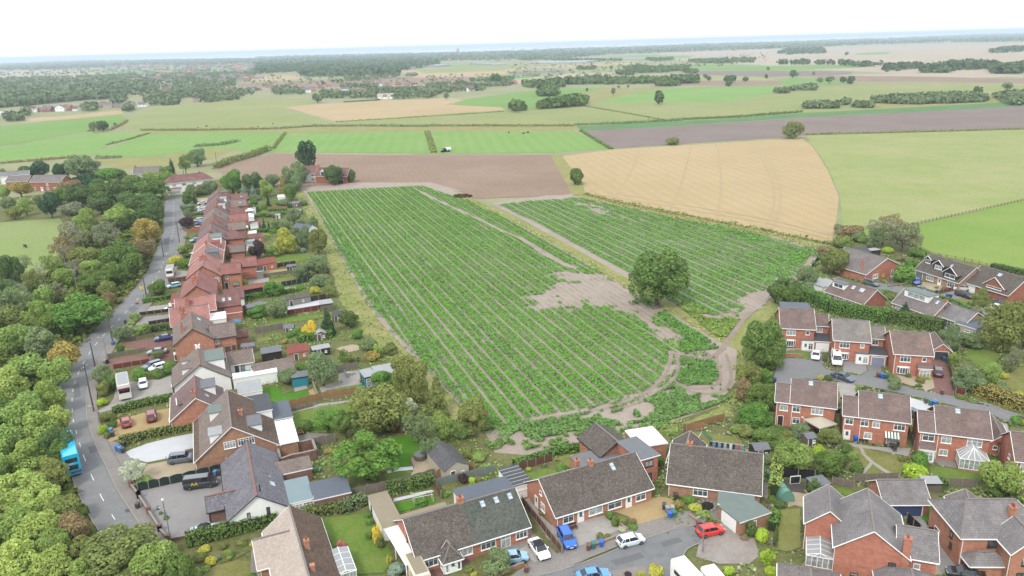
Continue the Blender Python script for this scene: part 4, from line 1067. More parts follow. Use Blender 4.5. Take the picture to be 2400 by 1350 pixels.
def car_meshes(kind):
    if ("car",kind) in _cache: return _cache[("car",kind)]
    p = CARS[kind]; Lc,W = p["L"],p["W"]; hw = W / 2
    def ring(x,zb,zt,w,tuck=.08):
        return [(x,-w + tuck,zb),(x,-w,zb + (zt - zb) * .35),(x,-w + .02,zt - .1),(x,-w + .14,zt),(x,w - .14,zt),(x,w - .02,zt - .1),(x,w,zb + (zt - zb) * .35),(x,w - tuck,zb)]
    body = MB(); hd,dk,bl = p["hood"],p["deck"],p["belt"]
    w0,w1 = p["wind"]; b0,b1 = p["back"]
    body.loft([ring(0,.38,hd * .68,hw * .8),ring(.12,.26,hd * .82,hw * .92),ring(.55,.22,hd * .95,hw),ring(w0,.2,hd + .04,hw),ring((w0 + b1) / 2,.2,bl,hw),ring(b1 - .1,.22,dk,hw),ring(Lc - .15,.26,dk * .96,hw * .95),ring(Lc,.4,dk * .78,hw * .86)])
    rf = p["roof"]
    cab = MB()   # glass house
    def cr(x,z,w,zt): return [(x,-w,z),(x,w,z)]
    A = [(w0,-hw + .1,bl - .04),(w0,hw - .1,bl - .04),(b1,hw - .1,bl - .04),(b1,-hw + .1,bl - .04)]
    B = [(w1,-hw + .26,rf - .05),(w1,hw - .26,rf - .05),(b0,hw - .26,rf - .05),(b0,-hw + .26,rf - .05)]
    cab.loft([A,B])
    roof = MB(); C_ = [(w1 - .06,-hw + .24,rf - .05),(w1 - .06,hw - .24,rf - .05),(b0 + .06,hw - .24,rf - .05),(b0 + .06,-hw + .24,rf - .05)]
    D_ = [(w1 + .2,-hw + .4,rf),(w1 + .2,hw - .4,rf),(b0 - .15,hw - .4,rf),(b0 - .15,-hw + .4,rf)]
    roof.loft([C_,D_])
    pil = MB()
    for s in (-1,1):
        lo = lambda x: (x,s * (hw - .09),bl - .02); hi = lambda x: (x,s * (hw - .25),rf - .06)
        pil.bar(lo(w0),hi(w1),.045); pil.bar(lo((w0 + b1) / 2 + .1),hi((w1 + b0) / 2 + .1),.05); pil.bar(lo(b1),hi(b0),.07); pil.bar(lo(b1 - .55 if b1 - b0 < .6 else b1 - .8),hi(b0 - .25),.05)
    wh,rim = MB(),MB()
    def wheel(): 
        m = MB(); prof = [(.2,-.1),(.31,-.1),(.33,-.05),(.33,.05),(.31,.1),(.2,.1)]; m.lathe(prof,14); return m
    tm = wheel().mesh("tyre",TYRE); rm = MB(); rm.lathe([(.21,-.105),(.21,.105)],10)
    for i in range(5): a = 1.2566 * i; rm.bar((0,0,.11),(.2 * math.cos(a),.2 * math.sin(a),.11),.03)
    rm = rm.mesh("rim",RIM)
    hl,tl,pf,pr,bm = MB(),MB(),MB(),MB(),MB()
    hl.box(-.0,0,0,.14,.36,.13); tl.box(-.1,0,0,.03,.3,.2); pf.box(-.03,-.26,0,.0,.26,.11); pr.box(0,-.26,0,.03,.26,.11)
    bm.box(-.04,-hw * .72,.3,.1,hw * .72,.42); bm.box(Lc - .1,-hw * .78,.32,Lc + .03,hw * .78,.44)
    mir = MB(); mir.box(-.08,-.1,0,.08,.1,.14)
    ms = dict(body=body.mesh("body",CARP,False),cab=cab.mesh("windows",CARGLASS),roof=roof.mesh("roof",CARP),pil=pil.mesh("pillars",CARP),tyre=tm,rim=rm,hl=hl.mesh("headlight",LAMPW),tl=tl.mesh("tail_light",LAMPR),pf=pf.mesh("number_plate",PLATEW),pr=pr.mesh("number_plate",PLATEY),bm=bm.mesh("bumper",TRIMB),mir=mir.mesh("mirror",CARP),blk=roof.mesh("roof",TRIMB))
    ms["body"].shade_smooth()
    _cache[("car",kind)] = ms
    return ms
def car(cx,cy,heading,kind,col,label,group="parked cars",black_roof=False,name="car",z=.2,scale=1.0):
    """heading: photo point the bonnet faces towards, or an angle in radians"""
    ms = car_meshes(kind); p = CARS[kind]; c = G(cx,cy,.6)
    if isinstance(heading,tuple): h = G(*heading,.6) - c; rz = math.atan2(h.y,h.x)
    else: rz = heading
    f = Vector((math.cos(rz),math.sin(rz),0)); o = c + f * p["L"] / 2 * scale
    root = thing(name,(o.x,o.y,z),rz + math.pi,label, "van" if kind == "van" else "car",group)
    if scale != 1: root.scale = (scale,) * 3
    col = lin(col); hw = p["W"] / 2; Lc = p["L"]
    b = put("body",ms["body"],root,None,col)
    put("windows",ms["cab"],root); put("roof",ms["blk"] if black_roof else ms["roof"],root,None,col); put("pillars",ms["pil"],root,None,col)
    for x in (Lc * .19,Lc * .81):
        for s in (-1,1):
            t = put("wheel",ms["tyre"],root,Matrix.Translation((x,s * (hw - .09),.33)) @ Matrix.Rotation(-s * math.pi / 2,4,'X')); put("rim",ms["rim"],t)
    zf = p["hood"] * .68
    for s in (-1,1):
        put("headlight",ms["hl"],root,T(.01,s * hw * .58 - .18,zf - .06)); put("tail_light",ms["tl"],root,T(Lc - .06,s * hw * .7 - .15,p["deck"] * .72))
        put("mirror",ms["mir"],root,T(p["wind"][0] + .35,s * (hw + .08),p["belt"] - .02),col)
    put("bumper",ms["bm"],root); put("number_plate",ms["pf"],root,T(-.03,0,.44)); put("number_plate",ms["pr"],root,T(Lc + .02,0,p["deck"] * .6))
    return root
# ------------------------------------------------------------------ bins,posts and other small things
BINP = painted("bin_plastic",.5,var=.1)
def wheelie_bin(x,y,col,label,rz=None,group="wheelie bins"):
    if "binb" not in _cache:
        m = MB(); m.loft([[(-.22,-.26,.05),(.22,-.26,.05),(.22,.26,.05),(-.22,.26,.05)],[(-.29,-.34,.95),(.29,-.34,.95),(.29,.34,.95),(-.29,.34,.95)]])
        l = MB(); l.loft([[(-.31,-.37,.955),(.31,-.37,.955),(.31,.37,.955),(-.31,.37,.955)],[(-.29,-.33,1.03),(.29,-.33,1.03),(.29,.3,1.07),(-.29,.3,1.07)]]); l.box(-.25,.37,.98,.25,.43,1.02)
        w = MB(); w.bar((-.27,.27,.1),(-.2,.27,.1),.1,n=10); w.bar((.2,.27,.1),(.27,.27,.1),.1,n=10)
        _cache["binb"] = (m.mesh("body",BINP),l.mesh("lid",BINP),w.mesh("wheels",TYRE))
    p = G(x,y,.5); root = thing("wheelie_bin",(p.x,p.y,.2),R.uniform(-.3,.3) if rz is None else rz,label, "bin",group)
    b,l,w = _cache["binb"]; c = lin(col)
    put("body",b,root,None,c); put("lid",l,root,None,tuple(v * 1.15 for v in c)); put("wheels",w,root)
    return root
POLEW = plain("wooden_pole",C(122,112,104),.95,.2,3); STEEL = plain("galvanised_steel",C(190,192,194),.5,.1,3,.3)
def lamp_post(x,y,h,label,arm=(1.2,0),old=False,group="street lamps"):
    p = G(x,y); root = thing("street_lamp",(p.x,p.y,0),0,label, "lamp post",group)
    m = MB(); m.lathe([(.11,0),(.11,1.1),(.07,1.15),(.05,h)],8); m.build("pole",STEEL,root)
    a = Vector((arm[0],arm[1],0)); b = MB(); b.bar((0,0,h - .05),(a.x * .6,a.y * .6,h + .08),.035,n=6); b.build("arm",STEEL,root)
    l = MB(); rz = math.atan2(a.y,a.x); l.loft([[(0,-.1,-.06),(.55,-.12,-.05),(.55,.12,-.05),(0,.1,-.06)],[(0,-.07,.07),(.5,-.08,.08),(.5,.08,.08),(0,.07,.07)]])
    hd = l.build("lamp_head",plain("lamp_housing",C(214,214,210),.5,.08,3),root,T(a.x * .6,a.y * .6,h + .08,rz))
    d = MB(); d.face([(.08,-.07,-.062),(.5,-.09,-.056),(.5,.09,-.056),(.08,.07,-.062)]); d.build("lens",LAMPW,hd)
    return root
def utility_pole(x,y,h,label,bar=True,group="utility poles"):
    p = G(x,y); root = thing("utility_pole",(p.x,p.y,0),R.uniform(0,3),label, "pole",group)
    MB().lathe([(.16,0),(.1,h)],8).build("pole",POLEW,root)
    if bar:
        m = MB(); m.box(-.9,-.06,h - .7,.9,.06,h - .58); m.build("crossarm",POLEW,root)
        for s in (-.8,-.3,.3,.8): MB().lathe([(.05,0),(.05,.14),(.02,.18)],6).build("insulator",LAMPW,root,T(s,0,h - .58))
    return root
# ------------------------------------------------------------------ houses along the road,nearest first
n1,n2,n3,n4 = _sheet(400,600,8.4375),_sheet(420,500,9.64),_sheet(440,420,11.25),_sheet(560,600,8.4375)
def Wp(x,y): return (x,y,0.0)
DK = C(60,58,60)
# tan-roofed bungalow at the corner
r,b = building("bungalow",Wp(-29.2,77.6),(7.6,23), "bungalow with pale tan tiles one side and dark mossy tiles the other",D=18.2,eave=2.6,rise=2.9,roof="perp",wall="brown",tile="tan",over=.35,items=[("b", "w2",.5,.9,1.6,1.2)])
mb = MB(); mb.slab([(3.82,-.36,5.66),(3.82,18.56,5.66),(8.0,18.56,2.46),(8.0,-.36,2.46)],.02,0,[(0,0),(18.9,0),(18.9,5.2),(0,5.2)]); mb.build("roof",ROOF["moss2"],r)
wing(r,Wp(-34.7,86.4),(5.5,23),6.0,eave=2.6,rise=2.3,roof="par",wall="brown",tile="tan",items=[("l", "w2",.5,.9,1.6,1.2)])
chimney(r,T(),4.6,8.2,5.3,.6,.6,.9,1, "orange"); chimney(r,T(),4.5,3.2,5.3,.5,.5,.5,0, "orange")
c = conservatory(r,tC((-45,1350)),(2.6,23),5.5,eave=2.3,rise=.3,hipped=False)
# white bungalow with slate roof
r,b = building("bungalow",tB((525,845)),(8.5,22.3), "white rendered bungalow with long weathered slate roof and black trim",D=17.4,eave=2.6,rise=3.0,roof="perp",wall="white",tile="slate",trim="dark",
    items=[("f", "k1",.33,1.9,.5,1.15),("f", "k1",.66,2.1,.5,1.15),("l", "w2",.2,.9,1.4,1.2),("l", "w2",.45,.9,1.4,1.2)],sky=[(.3,.38,.9,1.2,2),(.43,.42,.5,.4,2)])
MB().lathe([(.1,0),(.1,1.1)],8).build("flue_pipe",GUTTER,r,T(4.9,1.6,5.2))
wing(r,Wp(-46.7,100.4),(4.4,22.3),3.6,eave=2.2,rise=1.5,roof="par",wall="rubble",tile="slate",trim="dark",over=.2,items=[("f", "w2",.72,.9,.8,1.1),("l", "d",.5,0,.9,2,DK)])
wing(r,Wp(-34.7,101.5),(3.6,22.3),6.9,eave=2.4,rise=0,roof="flat",wall="white",flatc="teal",over=.1,items=[("f", "w3",.3,.8,1.5,1.3),("f", "w3",.76,.8,1.5,1.3)])
wing(r,Wp(-31.2,102.4),(5.6,21),4.6,eave=2.3,rise=.4,roof="mono",wall="rubble",flatc="slate",over=.1)
wing(r,Wp(-39.4,109.7),(6.0,22.3),3.0,eave=2.3,rise=.7,roof="mono",wall="rubble",flatc="brown",over=.1)
low_wall([tB((1000,385)),tB((980,272)),tB((1290,203)),tB((1325,300)),tB((1200,330)),tB((1110,345)),tB((1000,385))], "ruined pink brick outhouse walls with cream coping",2.0,.35, "rubble",cope=True,name="outhouse_wall")
# big brown-roofed brick house with flat dormers
r,b = building("house",Wp(-53.9,114.6),(13.4,21.5), "large brick house with mossy brown roof, flat white dormers and grid windows",D=15.5,eave=2.8,rise=5.0,roof="perp",wall="brown",tile="moss2",ridge=.47,
    items=[("f", "w4",.42,3.9,1.9,1.3),("f", "w6",.62,4.0,2.7,1.3),("f", "w4",.42,.9,1.9,1.3),("f", "w4",.66,.9,2.0,1.3)],chim=[(.6,.42,6.4,.7,.7,1.1,1, "orange")])
mb = MB(); mb.slab([(-.33,-.32,2.66),(6.28,-.32,7.96),(6.28,15.82,7.96),(-.33,15.82,2.66)],.02,0,[(0,0),(0,8.4),(16,8.4),(16,0)]); mb.build("roof",ROOF["brown"],r)
dormer(b,.13,.42,3.0,1.6,3.6,1,roofc="pale",glass=False); dormer(b,.68,.45,3.2,1.7,3.6,1,roofc="green",glass=False); dormer(b,.3,.32,4.0,1.5,3.0,2,roofc="grey",n=3)
wing(r,Wp(-48.9,127.8),(4.0,21.5),7.6,eave=4.7,roof="flat",wall="white",flatc="dark",over=.15)
wing(r,Wp(-45.2,128.9),(3.6,21.5),7.6,eave=2.6,roof="flat",wall="white",flatc="slate",over=.15)
wing(r,Wp(-41.6,119.6),(3.4,21.5),9.0,eave=2.6,roof="flat",wall="brown",flatc="white",over=.2,items=[("r", "w2",.4,.9,1.4,1.1)])
# brick gable house
r,b = building("house",Wp(-64.2,129.6),(9.4,22), "brick gabled house with plum tiled roof beside the golden gravel drive",D=11,eave=2.9,rise=3.6,roof="perp",wall="orange",tile="plum",chim=[(.46,.12,6.2,.6,.6,1.1,2, "orange")],
    items=[("f", "w1",.78,3.2,.35,.5),("f", "g",.62,0,2.4,2.1,DK),("l", "b",.75,.6,2.0,1.3)],sky=[(.3,.6,.8,1.1,2)])
dormer(b,.3,.32,1.8,.9,2.0,1, "gable",wall="grey",roofc="plum",glass=False)
dormer(b,.72,.25,4.4,1.9,3.4,2,roofc="grey",glass=False)
wing(r,Wp(-55.6,141.2),(4.6,22),4.6,eave=2.4,rise=.5,roof="mono",wall="white",flatc="pale",over=.1)
# white gable house
r,b = building("house",Wp(-69.9,144.6),(11,23), "white gabled house with two small front dormers and green flat-roofed dormer behind",D=10.8,eave=2.9,rise=3.8,roof="perp",wall="white",tile="brown",trim="dark",chim=[(.5,.96,6.4,.9,.6,1.0,4, "white")],items=[("l", "b",.7,.5,2.2,1.4),("l", "d",.4,0,.9,2)])
dormer(b,.3,.35,2.6,1.3,2.6,1,roofc="brown",glass=False); dormer(b,.75,.35,2.4,1.2,2.4,1,roofc="brown",glass=False)
dormer(b,.62,.12,6.6,2.5,5.0,2,roofc="green",glass=False)
wing(r,Wp(-62.6,156.2),(5.0,23),5.2,eave=2.6,rise=1.9,roof="par",wall="white",tile="brown",items=[("f", "k1",.3,.2,.8,1.9),("f", "k1",.55,.2,.8,1.9)])
wing(r,Wp(-59.3,148.8),(9.0,20),2.6,eave=2.5,roof="flat",wall="white",flatc="white",over=.1)
# brick pair with brown half and pink half
r,b = building("house",m2((115,350)),(8.4,23), "brick house with brown roof in front of a pink-roofed half",D=13,eave=5.0,rise=3.1,roof="perp",wall="orange",tile="brown",trim="dark",chim=[(.24,.28,6.4,.7,.7,1.7,3, "red"),(.3,.98,7.2,.9,.6,1.0,2, "red")],
    items=[("l", "w2",.8,3.2,1.4,1.2),("l", "b",.8,.5,2.0,1.4)],sky=[(.75,.62,.9,1.6,2)])
wing(r,m2((462,292)),(5.2,23),5.6,eave=4.6,rise=2.3,roof="par",wall="orange",tile="brown",trim="dark",items=[("f", "w2",.2,3.1,.9,1.2),("f", "k2",.6,.8,1.2,1.2),("f", "p",.3,0,.9,2,DK),("f", "k2",.86,.5,.8,1.6)])
wing(r,m2((662,290)),(3.4,23),3.6,eave=2.2,rise=1.1,roof="par",wall="orange",tile="dkred",trim="dark",over=.15)
wing(r,Wp(-83.2,176.4),(8.6,21),8.2,eave=4.9,rise=2.9,roof="par",wall="red",tile="pink",chim=[(.28,.35,6.9,.7,.7,1.2,3, "red")])
wing(r,Wp(-75.0,179.4),(3.8,21),5.4,eave=4.9,roof="flat",wall="white",flatc="white",over=.1)
# red houses further along
r,b = building("house",Wp(-85.6,185.4),(9.2,20.5), "house with a wide pink tiled slope facing the pink-roofed half and tall chimney",D=6.4,eave=4.9,rise=2.9,roof="par",wall="red",tile="pink",chim=[(.3,.22,6.4,.8,.8,1.8,4, "red")])
wing(r,n1((930,1015)),(5.6,20.5),6.2,eave=3.6,rise=2.2,roof="par",wall="red",tile="dkred",trim="dark",sky=[(.3,.55,.8,1.1),(.58,.55,.8,1.1),(.2,.6,.8,.9,2)])
wing(r,n1((1065,1150)),(4.4,19),2.6,eave=2.3,rise=.9,roof="mono",wall="red",flatc="red",over=.1)
r,b = building("house",Wp(-89.6,197.2),(9.0,18.5), "red gabled house with broad four-pot chimney on its ridge",D=16,eave=4.8,rise=3.3,roof="perp",wall="orange",tile="red",trim="dark",chim=[(.46,.42,7.4,2.0,.8,1.5,4, "red")],items=[("l", "w2",.3,3,1.4,1.2),("l", "w2",.7,3,1.4,1.2)])
wing(r,Wp(-92.6,198.2),(3.2,18.5),6.0,eave=3.4,rise=.9,roof="mono",wall="red",flatc="red",over=.2)
wing(r,Wp(-80.0,203.4),(5.0,18.5),6.0,eave=2.6,rise=1.8,roof="par",wall="white",tile="dkred",trim="dark")
r,b = building("house",Wp(-95.4,216.6),(9.4,17.5), "tall red gabled house with brick rear wing and big chimney",D=15,eave=4.9,rise=3.4,roof="perp",wall="orange",tile="pink",trim="dark",chim=[(.48,.62,7.6,2.2,.8,1.6,4, "red")],items=[("f", "w3",.86,3.2,1.5,1.2),("l", "w2",.3,3,1.4,1.2)])
wing(r,n1((1000,358)),(5.4,15),5.6,eave=4.8,rise=2.3,roof="par",wall="orange",tile="red",trim="dark",items=[("f", "w1",.26,3.2,.8,1.2),("f", "p",.2,0,.9,2,DK),("f", "k3",.7,.7,1.7,1.3)])
wing(r,Wp(-86.2,229.0),(7.0,17.5),5.2,eave=4.6,rise=2.1,roof="par",wall="red",tile="red",trim="dark")
wing(r,Wp(-79.6,230.6),(2.0,17.5),5.0,eave=2.6,roof="flat",wall="grey",flatc="dark",over=.1)
r,b = building("house",Wp(-100.8,232.6),(9.4,17.5), "pink-roofed house with pale blue flat dormer at the back",D=14,eave=4.8,rise=3.3,roof="perp",wall="red",tile="pink",chim=[(.5,.9,7.6,.8,.7,1.2,2, "red")])
dormer(b,.28,.16,5.2,2.4,4.2,2,roofc="slate",wall="grey",glass=False)
wing(r,n2((1110,855)),(5.6,17.5),5.0,eave=3.0,rise=1.6,roof="par",wall="red",tile="red",trim="dark")
r,b = building("house",Wp(-105.4,247.4),(9.4,17.5), "pink-roofed house with grey-green flat dormer at the back",D=14.6,eave=4.8,rise=3.3,roof="perp",wall="red",tile="pink",chim=[(.5,.98,7.4,.7,.7,1.2,2, "red")])
dormer(b,.7,.16,6.4,2.4,4.2,2,roofc="green",wall="white",glass=False); dormer(b,.2,.2,4.0,1.9,3.6,2,roofc="red",wall="red",glass=False)
wing(r,Wp(-96.0,255.0),(4.6,17.5),5.2,eave=2.8,rise=1.6,roof="par",wall="orange",tile="brown",trim="dark")
FARROW = [(-110.2,263.0,14.0, "dkred", "plum-roofed pair next past the grey-green dormer house"),(-114.8,277.6,14.4, "dkred", "dark red roofed pair with white rear shelter"),(-119.6,292.6,14.2, "dkred", "dark red roofed pair with bright red rear wing"),
          (-124.3,307.4,15.6, "dkred", "dark red roofed pair with white triangular dormer cheek"),(-129.4,323.6,14.0, "red", "dark red roofed pair with white-framed dormer"),(-134.2,338.2,15.4, "dkred", "end house of the red row with half its roof grey")]
for i,(x,y,D_,tl,lb) in enumerate(FARROW):
    r,b = building("house",Wp(x,y),(9.6,17.8),lb,D=D_,eave=4.8,rise=3.4,roof="perp",wall="red",tile=["plum", "dkred", "brown", "dkred", "plum", "dkred"][i],trim="dark",over=.35,hip=(0,4.5 if i == 5 else 0),chim=[(.5,.97,7.8,.7,.7,1.1,3, "red"),(.72,.4,5.9,.6,.6,1.3,2, "red")],items=[("l", "w3",.25,3.2,1.6,1.2),("l", "w3",.72,3.2,1.6,1.2)])
    wing(r,Wp(x + 9.2,y + 4.6),(5.2 + (i % 3) * .8,17.8),7.6,eave=4.4,rise=2.0,roof="par",wall="red",tile="red" if i == 2 else ["dkred", "brown",tl][i % 3],trim="dark",hip=(0,2.4 if i in (0,3) else 0),sky=[(.6,.5,.7,.9)] if i >= 4 else (),chim=[(.3,.5,6.2,.6,.6,1.0,2, "red")])
    wing(r,Wp(x + 14.8 + (i % 3) * .8,y + 6.4),(3.0,17.8),4.6,eave=2.4,roof="flat",wall="white",flatc="white" if i % 2 else "pale",over=.1)
    if i in (3,4): dormer(b,.5,.3,3.2,1.8,3.0,2,roofc="pale",n=2)
    if i == 5: mb = MB(); mb.slab([(-.37,7.7,4.67),(4.8,7.7,8.36),(4.8,10.9,8.36),(-.37,15.8,4.67)],.02,0,[(0,0),(0,6),(4,6),(8,0)]); mb.build("roof",ROOF["greyb"],r); dormer(b,.45,.3,4.4,1.9,3.2,2,roofc="slate",wall="red",glass=False)
# beyond the end of the road
r,b = building("house",m4((378,128)),m4((845,78)), "long white rendered pair with dark red hipped roof at the end of the road",D=9,eave=5.2,rise=3.0,roof="par",wall="white",tile="dkred",hip=(4.2,4.2),chim=[(.25,.5,7.8,.8,.6,1.0,2, "red"),(.75,.5,7.8,.8,.6,1.0,2, "red")],items=[("f", "w3",.16,3.2,2.0,1.3),("f", "w3",.36,3.2,2.0,1.3),("f", "w3",.58,3.2,2.0,1.3),("f", "w3",.82,3.2,2.0,1.3),("f", "w4",.18,.8,2.6,1.5)])
wing(r,m4((395,195)),(6.5,31),3,eave=2.8,rise=.4,roof="mono",wall="white",flatc="dkred",over=.2,items=[("f", "w6",.5,.5,5.2,1.7)])
r,b = building("house",(690,407),(752,404), "white and red brick pair beside the tall poplar",D=9,eave=5,rise=3.2,roof="par",wall="white",tile="dkred",hip=(3,3),chim=[(.3,.5,7.4,.8,.6,1.2,2, "red")],items=[("f", "w3",.7,3.2,2.0,1.2),("f", "w4",.7,.8,2.4,1.4)])
r,b = building("house",(738,412),(812,413), "brick house with half-timbered white gables facing the farm track",D=9,eave=4,rise=3.6,roof="par",wall="russet",tile="dkred",chim=[(.04,.4,6.0,1.0,.8,3.0,2, "red")],items=[("f", "g",.8,0,3.6,2.0,DK)])
dormer(b,.25,.05,3.0,2.0,3.0,1, "gable",wall="white",roofc="dkred",dark=True); dormer(b,.52,.05,2.4,1.8,3.0,1, "gable",wall="white",roofc="dkred",dark=True)
r,b = building("farmhouse",g5((1002,345)),(15,12), "white farmhouse with grey slate roof beyond the roadside trees",D=8,eave=4.8,rise=2.8,roof="par",wall="cream",tile="greyb",chim=[(.06,.5,7.2,.8,.8,1.2,2, "orange")],items=[("f", "w2",.2,3.0,1.2,1.3),("f", "w2",.5,3.0,1.2,1.3),("f", "w2",.2,.8,1.2,1.3),("r", "w1",.5,3.4,.6,.6)])
r,b = building("barn_house",g5((225,405)),g5((455,405)), "brick converted barn with grey roof across the paddock",D=9,eave=5.0,rise=2.8,roof="par",wall="russet",tile="greyb",items=[("f", "w2",.12,.9,1.2,1.2),("f", "w2",.55,3.0,1.2,1.2),("f", "w2",.55,.8,1.4,1.3),("f", "w2",.78,.8,1.4,1.3),("f", "d",.35,0,1.2,2.1)])
r,b = building("barn_house",g5((40,405)),g5((205,400)), "lower brick barn beside the converted barn",D=8,eave=3.6,rise=2.4,roof="par",wall="russet",tile="greyb",items=[("f", "w2",.5,.9,1.2,1.2)])
r,b = building("barn",g5((0,365)),(14,25), "white sheet-roofed barn behind the brick barns",D=12,eave=4.5,rise=1.5,roof="par",wall="white",tile="grey")
# ------------------------------------------------------------------ roads,drives,lawns and patios
ROAD_R = smooth_line(GN([(426,462),(427,520),(424,560),(398,640),(352,700),(300,760),(262,800),(236,842),(212,890),(203,930),(204,975),(209,1000),(230,1058),(252,1102),(272,1145),(300,1190),(327,1231),(400,1345),(470,1460)]))
ROAD_L = smooth_line(GN([(384,470),(384,520),(382,550),(345,640),(300,696),(246,752),(205,794),(168,838),(145,885),(135,925),(134,975),(140,1005),(152,1062),(166,1110),(185,1160),(212,1215),(240,1262),(300,1380),(350,1480)]))
mb = MB()
for i in range(len(ROAD_R) - 1): mb.face([(*ROAD_L[i].xy,.23),(*ROAD_R[i].xy,.23),(*ROAD_R[i + 1].xy,.23),(*ROAD_L[i + 1].xy,.23)])
tag(mb.build("road",TARMAC),kind="structure")
ROADP = []
def off(pts,d):
    out = []
    for i,p in enumerate(pts):
        t = (pts[min(len(pts) - 1,i + 1)] - pts[max(0,i - 1)]).normalized(); out.append(p + Vector((t.y,-t.x,0)) * d)
    return out
mb = MB(); PO = off(ROAD_R,-2.0)
for i in range(len(ROAD_R) - 1): mb.face([(*ROAD_R[i].xy,.33),(*PO[i].xy,.33),(*PO[i + 1].xy,.33),(*ROAD_R[i + 1].xy,.33)])
tag(mb.build("pavement",PAVE),kind="structure")
kerb_line("kerb",ROAD_R,.16,.14,KERB,.22); kerb_line("kerb",ROAD_L,.16,.14,KERB,.22)
MIDL = [a.lerp(b,.52) for a,b in zip(ROAD_L,ROAD_R)]; RS = resample(MIDL,1.0)
for k in range(4,len(RS) - 5,6): ribbon("lane_marking",RS[k:k + 3],.11,PAINTW,.236)
ribbon("give_way_line",[G(228,1252),G(262,1240)],.3,PAINTW,.239)
RM = [a.lerp(b,.97) for a,b in zip(ROAD_L,ROAD_R)]
sheet("drain_cover",[p for p in tA((1125,765),(1165,752),(1185,778),(1145,790))],plain("iron_cover",C(110,110,112),.7,.2,6),z=.243)
sheet("pavement",tD((-100,1420),(150,1260),(480,1130),(640,1080),(960,950),(1300,850),(1543,780),(1620,770),(1760,860),(1700,900),(1400,960),(1000,1080),(700,1200),(500,1290),(300,1350),(100,1420)),PAVE,z=.275)
ROADP.append([(1080,1500),(1190,1400),(1265,1352),(1330,1335),(1418,1303),(1470,1280),(1560,1250),(1606,1232),(1625,1240),(1644,1262),(1640,1275),(1612,1290),(1600,1312),(1612,1340),(1640,1400),(1680,1500)]); sheet("close_road",ROADP[-1],TARMAC_N,z=.24)
kerb_line("kerb",smooth_line(GN([(1265,1352),(1330,1335),(1418,1303),(1470,1280),(1560,1250),(1606,1232),(1625,1240),(1644,1262),(1640,1275),(1612,1290),(1600,1312),(1612,1340),(1640,1400),(1680,1500)])),.14,.1,KERB,.22)
sheet("pavement",tD((690,1350),(960,1310),(1150,1275),(1280,1290),(1330,1330),(1330,1400),(650,1400)),PAVE,z=.28)
ROADP.append(m6((350,840),(400,700),(480,680),(640,690),(760,760),(880,800),(1060,830),(1200,840),(1350,870),(1440,905),(1600,960),(1900,1010),(2080,1080),(2300,1110),(2500,1180),(2500,1290),(2250,1170),(2050,1130),(1760,1060),(1500,1000),(1280,950),(1100,920),(920,890),(890,870),(560,860),(530,930),(360,915))); sheet("upper_close_road",ROADP[-1],TARMAC,z=.24)
sheet("pavement",m7((850,1060),(1000,1085),(1250,1180),(1420,1220),(1420,1200),(1250,1160),(1000,1070)),PAVE,z=.28)
ROADP.append(m8((880,850),(1020,810),(1150,830),(1330,860),(1500,890),(1540,940),(1700,990),(1900,1060),(2050,1080),(2070,1110),(1900,1110),(1700,1030),(1540,960),(1250,920),(1100,880),(1000,870))); sheet("bungalow_close_road",ROADP[-1],TARMAC,z=.24)
